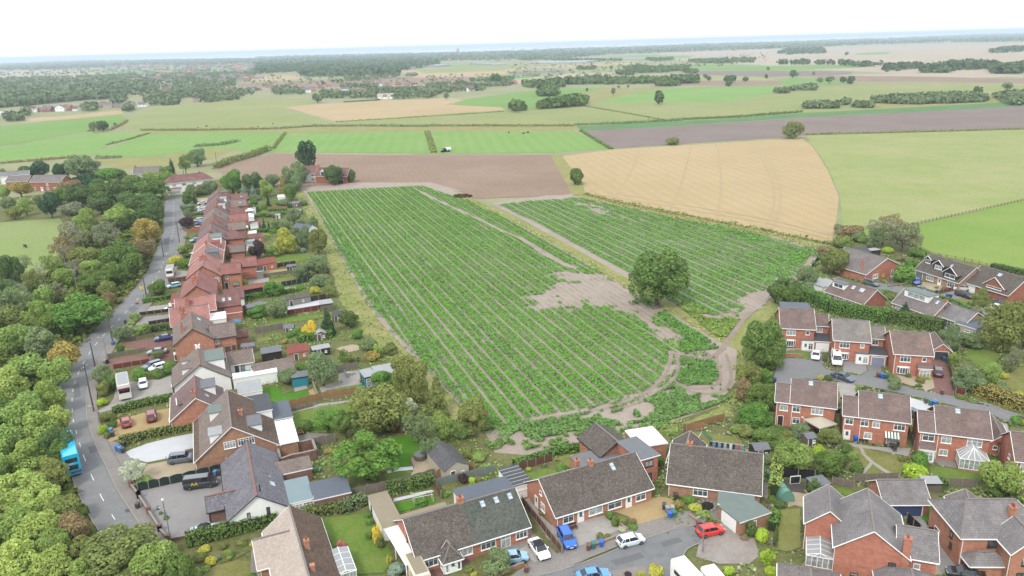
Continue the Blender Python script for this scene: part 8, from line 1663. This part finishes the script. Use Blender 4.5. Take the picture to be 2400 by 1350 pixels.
# low planting that fills the gardens between lawns,paths and buildings
def planting(poly,n,col,label,seed,size=.34,h=.5,thr=.5):
    P = GN(poly); A = np.array([(p.x,p.y) for p in P]); lo,hi = A.min(0),A.max(0); x,y = NR.uniform(lo[0],hi[0],n),NR.uniform(lo[1],hi[1],n)
    nz = vnoise(x,y,3.2,seed) * .6 + vnoise(x,y,1.1,seed + 3) * .4; ok = inside(P,x,y) & (nz > thr)
    for nm,mt,pts in DRV: ok &= ~inside(GN(pts),x,y)
    for pts in ROADP: ok &= ~inside(GN(pts),x,y)
    for q in FOOT: ok &= ~inside(q,x,y)
    ok &= (dist_line(x,y,ROAD_R) > 2.3) & ~inside(ROAD_L[::3] + ROAD_R[::-3],x,y)
    x,y,nz = x[ok],y[ok],nz[ok]; k = len(x); z = .1 + h * (nz - thr) * 4 * NR.random(k)
    o = put("garden_planting",leaf_mesh("garden_planting",np.stack([x,y,z + .1],1),np.stack([NR.normal(0,.6,k),NR.normal(0,.6,k),np.ones(k)],1),size * NR.uniform(.6,1.4,k),WEEDM),None,None,leaf_col(col)); return tag(o,label, "plants",kind="stuff")
LG = [(560,440),(690,452),(735,530),(770,610),(795,700),(850,790),(930,860),(1010,945),(1085,1005),(1170,1085),(1230,1130),(1060,1160),(800,1180),(690,1100),(640,1000),(600,880),(560,780),(540,680),(570,560)]
planting(LG,90000, "vi", "low green planting in the back gardens behind the road houses",41); planting(LG,70000, "ol", "olive-brown low planting in the back gardens behind the road houses",47,thr=.54)
RG = [(1250,1095),(1500,1030),(1700,975),(1740,900),(1800,760),(1950,600),(2150,600),(2440,700),(2440,1380),(1660,1380),(1640,1250),(1500,1200),(1330,1120)]
planting(RG,110000, "md", "low green planting in the gardens around both closes",53); planting(RG,70000, "gy", "pale low planting in the gardens around both closes",59,thr=.55)
planting([(260,1000),(330,760),(420,600),(440,500),(500,480),(480,600),(430,700),(415,800),(415,900),(420,1000),(440,1260),(600,1200),(720,1370),(420,1370),(400,1280)],50000, "ol", "low planting in the front gardens along the road",61)
# ------------------------------------------------------------------ far woods,villages,town,haze
FARLEAF = leafy("far_foliage",.02,.3,.2)
def wood(polys,label,col,tall=9.0,dens=.07,name="distant_wood"):
    """a wood too far to count: crowns as domes of leaf sprays, over a dark floor"""
    P,Q,S = [],[],[]
    for poly in polys:
        A = np.array(poly); lo,hi = A.min(0),A.max(0); n = int((hi[0] - lo[0]) * (hi[1] - lo[1]) * dens * 3.0) + 8
        x,y = NR.uniform(lo[0],hi[0],n),NR.uniform(lo[1],hi[1],n); ok = inside(poly,x,y)
        for px,py in zip(x[ok],y[ok]):
            c = G(px,py); d = c.y; r = min(9,max(2.2,4.5 * tall / 9)) * R.uniform(.5,1.1) * (1 + d / 6000); h = tall * R.uniform(.5,1.25)
            k = 7; v = NR.normal(size=(k,3)); v[:,2] = np.abs(v[:,2]) * 1.1 - .25; v /= np.linalg.norm(v,axis=1,keepdims=True)
            P.append(np.array([c.x,c.y,h * .52]) + v * np.array([r,r,h * .48])); Q.append(v + NR.normal(0,.35,v.shape)); S.append(np.full(k,r * .95))
    if not P: return
    o = put(name,leaf_mesh(name,np.concatenate(P),np.concatenate(Q),np.concatenate(S),FARLEAF),None,None,tuple(v * .62 for v in leaf_col(col,.02)))
    return tag(o,label, "wood",kind="stuff")
wood([g1((0,590),(300,590),(700,610),(1060,570),(1240,540),(1350,590),(1480,630),(1460,700),(1200,720),(1150,750),(1000,775),(850,775),(600,800),(150,840),(0,860))], "broad mixed wood beyond the village on the road side", "gr",11,.06)
wood([g1((0,445),(250,435),(500,415),(900,410),(1500,405),(2400,392),(2400,440),(1800,455),(1300,450),(900,475),(450,492),(0,500))], "hazy belt of trees before the coast town", "gr",12,.12)
wood([g1((300,560),(440,565),(680,560),(680,580),(430,585),(300,580)),g1((720,555),(1050,545),(1050,575),(720,580)),g1((1340,550),(1850,530),(2300,510),(2400,490),(2400,540),(2300,570),(2200,620),(2000,640),(1800,610),(1450,570)),g1((1600,610),(1900,610),(2200,610),(2200,650),(1950,670),(1650,680)),g1((1620,700),(1900,695),(2070,695),(2060,740),(1900,760),(1650,755)),g1((1900,770),(2240,745),(2240,775),(1920,808)),g1((1360,780),(1500,765),(1680,750),(1680,820),(1450,838),(1370,815)),g1((1050,740),(1170,740),(1180,800),(1060,820)),g1((40,940),(200,950),(210,980),(60,985)),g1((780,850),(900,840),(900,885),(790,885)),g1((1155,860),(1235,850),(1235,890),(1160,895)),g1((220,880),(280,870),(280,930),(225,930))], "scattered tree belts around the village by the wood", "gr",7,.06)
wood([g2((0,450),(400,390),(1000,380),(1500,370),(1700,425),(1720,450),(1500,490),(1330,505),(1340,550),(1000,555),(600,560),(410,560),(400,510),(0,540))], "large dark forest in the middle distance", "dk",13,.07)
wood([g2((0,380),(500,365),(1200,352),(2400,325),(2400,400),(1800,410),(1700,420),(1500,400),(400,420),(0,450)),g3((0,325),(600,297),(1100,287),(1700,258),(2400,238),(2400,300),(1500,330),(950,350),(600,380),(100,410),(0,395)),g4((0,245),(600,217),(1300,197),(1900,167),(2400,157),(2400,230),(1600,240),(900,260),(500,280),(0,300))], "blue-hazed woods along the coast", "gr",13,.1)
wood([g2((150,670),(450,660),(450,725),(170,735)),g2((600,710),(1050,730),(1050,762),(620,765)),g2((1050,700),(1500,670),(1700,710),(1700,762),(1300,772),(1060,765)),g2((780,645),(1150,640),(1150,672),(800,672)),g2((1580,640),(1900,625),(2130,650),(2150,695),(1950,695),(1700,725)),g2((840,575),(1000,570),(1100,560),(1330,510),(1350,560),(1100,590),(850,605)),g2((2210,560),(2400,580),(2400,650),(2150,660)),g2((2010,595),(2220,590),(2220,612),(2010,610)),g2((1400,540),(1510,540),(1510,560),(1400,562))], "garden trees of the village behind the golden stubble", "gr",6.5,.05)
wood([g3((100,640),(480,600),(470,660),(150,672)),g3((480,605),(920,585),(940,632),(480,635)),g3((940,600),(1480,598),(1460,626),(950,632)),g3((1490,580),(1740,580),(1740,625),(1500,626)),g3((1360,625),(1560,615),(1560,648),(1370,652)),g3((1050,485),(1250,475),(1350,490),(1660,465),(1650,500),(1480,520),(1080,532)),g3((980,525),(1130,530),(1130,550),(980,548)),g3((120,395),(1000,405),(1040,416),(520,416)),g3((1250,395),(1500,390),(1500,412),(1250,415)),g3((1650,415),(2280,390),(2260,430),(1900,440),(1660,432)),g3((250,715),(410,700),(420,745),(260,747)),g3((250,850),(400,820),(540,790),(690,780),(690,835),(500,850),(260,866)),g3((620,480),(780,478),(780,497),(620,498)),g3((0,850),(90,850),(100,880),(0,885)),g3((1600,515),(1730,515),(1730,530),(1610,530))], "tree belts across the open fields past the village", "md",8,.1)
wood([g4((80,345),(190,300),(500,290),(540,340),(200,355)),g4((2060,335),(2200,300),(2400,285),(2400,325),(2080,345)),g4((80,438),(180,438),(180,446),(80,446)),g4((230,438),(390,438),(390,447),(230,447)),g4((440,440),(620,444),(620,450),(440,449)),g4((660,447),(800,450),(800,458),(660,455)),g4((760,458),(1060,462),(1060,467),(760,465)),g4((1430,515),(1560,475),(1900,440),(2120,460),(2150,490),(1720,500),(1700,525),(1430,525)),g4((2080,490),(2400,475),(2400,540),(2090,530)),g4((1080,490),(1440,470),(1440,482),(1100,508))], "dark copses out on the straw-coloured plain", "dk",11,.07)
wood([g4((960,780),(1200,760),(1700,740),(2000,745),(2080,790),(1900,805),(1400,820),(1190,818),(980,805)),g4((330,835),(500,820),(650,835),(650,857),(340,862)),g4((800,832),(970,828),(980,857),(810,850)),g4((690,810),(755,808),(755,830),(690,830)),g4((2100,750),(2300,720),(2400,720),(2400,825),(2280,832)),g4((200,685),(350,655),(450,650),(450,692),(210,692)),g4((60,695),(190,690),(190,716),(70,720))], "scrub thickets along the green bank", "gr",5,.12)
wood([g1((0,500),(1300,470),(2400,450),(2400,640),(2200,560),(1500,640),(1300,530),(700,545),(0,555)),g1((1150,640),(2000,660),(2400,690),(2400,740),(1700,770),(1200,740))], "straggling trees and hedges between the far villages", "gr",7,.014)
wood([g2((0,545),(400,565),(1300,560),(2400,520),(2400,600),(1500,640),(0,660)),g3((0,440),(1200,430),(2400,330),(2400,450),(1600,470),(900,560),(0,600))], "thin hedges and bushes across the far fields", "gr",5,.006)
plant_list(ident,1, "in the open fields far off", "far field trees",[(x,y,w,h, "far",c) for x,y,w,h,c in [(218,296,20,24, "gr"),(240,293,26,24, "dk"),(1544,226,28,30, "dk"),(743,228,24,22, "gr"),(1437,214,10,20, "gy"),(1376,210,8,8, "dk"),(1162,184,26,26, "dk"),(1653,178,10,10, "dk"),(1662,183,12,10, "dk"),(1712,184,30,18, "dk"),(1748,185,14,12, "dk"),(1708,195,20,12, "dk"),(1796,178,10,10, "dk"),(1858,172,16,18, "dk"),(1868,174,10,12, "gr"),(1922,187,14,12, "gr"),(1944,186,20,18, "gr"),(1976,186,16,14, "dk"),(1994,186,22,18, "dk"),(1907,171,8,8, "gr"),(2292,212,20,22, "dk"),(1984,125,10,8, "dk"),(2362,202,22,20, "gr"),(1495,152,14,8, "dk"),(1432,157,10,8, "gr"),(757,194,8,9, "dk"),(780,190,8,9, "dk"),(792,190,8,8, "dk"),(802,189,8,8, "dk"),(1046,224,12,16, "gr"),(1450,203,8,6, "gr"),(1472,202,6,6, "gr"),(1518,179,8,9, "gr"),(1506,180,12,10, "gr"),(1421,176,8,8, "gr"),(1800,160,8,8, "gr"),(270,291,8,8, "dk"),(2076,151,10,10, "dk"),(2100,152,14,10, "dk"),(2078,165,12,7, "dk"),(2104,163,16,7, "dk"),(1206,256,14,12, "dk"),(1216,256,10,14, "dk")]])
# far houses,each its own
FHS = [g1(*[(20,920),(90,950),(300,895),(360,890),(440,890),(500,885),(560,885),(620,880),(700,880),(770,870),(960,850),(1010,855)]),g1(*[(1200,840),(1330,840),(1110,850),(1250,720),(1400,715),(1540,715),(1500,670),(1570,690),(1840,800),(1780,640),(1830,660),(2150,700),(2300,690),(2380,680)]),g2(*[(20,690),(120,690),(200,690),(450,690),(480,710),(530,700),(600,670),(680,680),(720,715),(760,715),(830,690),(900,705),(960,705),(1020,700),(1050,655),(1100,660),(1160,650),(1240,655),(1330,640),(1420,650),(1490,650),(1540,700),(1620,710),(1670,720),(1800,700),(1890,690),(2010,695),(1050,580),(1230,570),(1420,550)]),g3(*[(20,630),(700,580),(1320,510),(1090,520),(1840,425)])]
WHERE = ["in the bungalow row past the tan strip", "among trees beyond the olive meadow", "in the village behind the golden stubble", "among the field tree belts"]
WL,RFS = ["white", "cream", "russet", "orange", "white", "buff"],["greyb", "red", "dkred", "brown", "slate", "greyb"]
for q,(lst,wh) in enumerate(zip(FHS,WHERE)):
    for i,p in enumerate(lst):
        o = G(*p); w_ = R.uniform(9,14); k = (i * 5 + q) % 6; k2 = (i * 7 + q * 3) % 6; st = R.random() < .45
        wn_ = {"white": "white", "cream": "cream", "russet": "brick", "orange": "orange brick", "buff": "buff brick"}[WL[k]]; rn = {"greyb": "grey", "red": "red", "dkred": "dark red", "brown": "brown", "slate": "slate"}[RFS[k2]]
        r_ = thing("house",o,R.uniform(-.5,.5),f"{wn_} house with {rn} roof {wh}, {nth(i)} along", "house", "far village houses")
        ev = 5.0 if st else 2.8
        block(r_,T(-w_ / 2,0),w_,R.uniform(7,9),eave=ev,rise=2.8,roof="par" if i % 3 else "perp",wall=WL[k],tile=RFS[k2],items=[("f", "w2",.25,ev - 1.9,1.6,1.2),("f", "w2",.72,ev - 1.9,1.6,1.2)],chim=[(.2,.5,ev + 2.3,.7,.7,1.1,0, "red")])
bn_ = thing("big_house",G(*g2((1140,772))),.05, "white walled house with broad red roof at the edge of the golden stubble", "house"); block(bn_,T(0,0),22,12,eave=3.5,rise=4,roof="par",wall="white",tile="tan",items=[("f", "w3",.3,.8,2.4,1.5),("f", "w3",.7,.8,2.4,1.5)])
# glasshouses and polytunnel blocks
for i,(a,b_,d_) in enumerate([(g2((805,432)),g2((1000,430)),90),(g2((1505,485)),g2((1590,472)),40),(g2((1610,470)),g2((1690,462)),40),(g2((1695,468)),g2((1820,455)),60),(g3((170,440)),g3((700,430)),160),(g3((700,362)),g3((950,352)),120),(g3((1020,402)),g3((1250,398)),60),(g3((1780,392)),g3((1980,388)),80),(g2((2220,455)),g2((2350,450)),260),(g1((1290,462)),g1((1360,460)),60),(g3((80,365)),g3((180,360)),60),(g3((380,355)),g3((560,350)),80)]):
    a,b_ = G(*a),G(*b_); d = b_ - a; n_ = 5; r_ = thing("glasshouse",a,math.atan2(d.y,d.x),f"long pale glasshouse block far off, {nth(i)} of the scattered growers' blocks", "glasshouse", "far glasshouses")
    for k in range(n_):
        m = MB(); W_ = d.length; y0 = d_ * k / n_; y1 = d_ * (k + .96) / n_
        m.box(0,y0,0,W_,y1,4,skip="tb"); m.slab([(0,y0,4),(W_,y0,4),(W_,(y0 + y1) / 2,6),(0,(y0 + y1) / 2,6)],.1); m.slab([(0,y1,4),(W_,y1,4),(W_,(y0 + y1) / 2,6),(0,(y0 + y1) / 2,6)],.1); m.build("bay",FLAT["pale"],r_)
# the coast town: roofs too far to count
mb = MB(); RMAT = [FLAT["pale"],BRICK["orange"],ROOF["greyb"],BRICK["buff"]]
for sh,y0,y1,x0,x1,n_ in ((g1,425,480,0,2400,330),(g1,480,640,1200,2400,70),(g2,350,440,0,2400,330),(g3,270,350,0,2200,300)):
    for i in range(n_):
        x = R.uniform(x0,x1); f = x / 2400; y = R.uniform(y0,y1) - f * (10 if sh is g1 else 25 if sh is g2 else 35) * 1.0; c = G(*sh((x,y)))
        w,d,h = R.uniform(9,40 if i % 9 == 0 else 18),R.uniform(8,14),R.uniform(5,10)
        m_ = R.choice((0,0,1,3,2,3)); mb.box(c.x,c.y,0,c.x + w,c.y + d,h,m_,skip="b"); mb.slab([(c.x,c.y - .3,h),(c.x + w,c.y - .3,h),(c.x + w,c.y + d / 2,h + 3.5),(c.x,c.y + d / 2,h + 3.5)],.2,R.choice((2,2,3)))
tag(mb.build("coast_town",RMAT), "pale buildings of the coast town along the horizon", "town",kind="stuff")
tw = thing("church_tower",G(*g2((1895,342))),.2, "stubby tower standing above the coast town", "tower"); MB().box(-12,-12,0,12,12,34).build("wall",BRICK["buff"],tw); MB().loft([[(-12,-12,34),(12,-12,34),(12,12,34),(-12,12,34)],[(-1,-1,48),(1,-1,48),(1,1,48),(-1,1,48)]]).build("spire",ROOF["greyb"],tw)
mst = thing("radio_mast",G(*g2((1162,525))),0, "thin lattice mast standing before the dark forest", "mast")
for k in range(3): a = k * 2.094; MB().bar((1.5 * math.cos(a),1.5 * math.sin(a),0),(.3 * math.cos(a),.3 * math.sin(a),30),.16).build("leg",STEEL,mst)
for z in range(2,30,4):
    s_ = 1.5 - 1.2 * z / 30; m = MB()
    for k in range(3): a,b_ = k * 2.094,(k + 1) * 2.094; m.bar((s_ * math.cos(a),s_ * math.sin(a),z),(s_ * math.cos(b_),s_ * math.sin(b_),z + 2),.08)
    m.build("brace",STEEL,mst)
hl = MB(); pts = [(-2000,30),(4000,40),(6500,70),(8500,60),(10500,110),(13000,150),(16000,120),(20000,160),(26000,90)]
for (x0,h0),(x1,h1) in zip(pts,pts[1:]): hl.face([(x0,26000,0),(x1,26000,0),(x1,30000,h1 * .55),(x0,30000,h0 * .55)]); hl.face([(x0,30000,h0 * .55),(x1,30000,h1 * .55),(x1,36000,0),(x0,36000,0)])
# hills across the estuary stay below the air's top
ho = hl.build("far_hills",M_BASE); tag(ho,kind="structure")
hz = MB(); hz.box(-46000,-450,-1.0,46000,61000,100.0)
hm = bpy.data.materials.new("air"); hm.use_nodes = True; nt = hm.node_tree; nt.nodes.clear(); ho_ = nt.nodes.new("ShaderNodeOutputMaterial"); pv = nt.nodes.new("ShaderNodeVolumePrincipled")
pv.inputs["Color"].default_value = (.76,.88,1.0,1); pv.inputs["Density"].default_value = HAZE; pv.inputs["Anisotropy"].default_value = .1
nt.links.new(pv.outputs[0],ho_.inputs["Volume"])
tag(hz.build("haze",hm),kind="stuff")
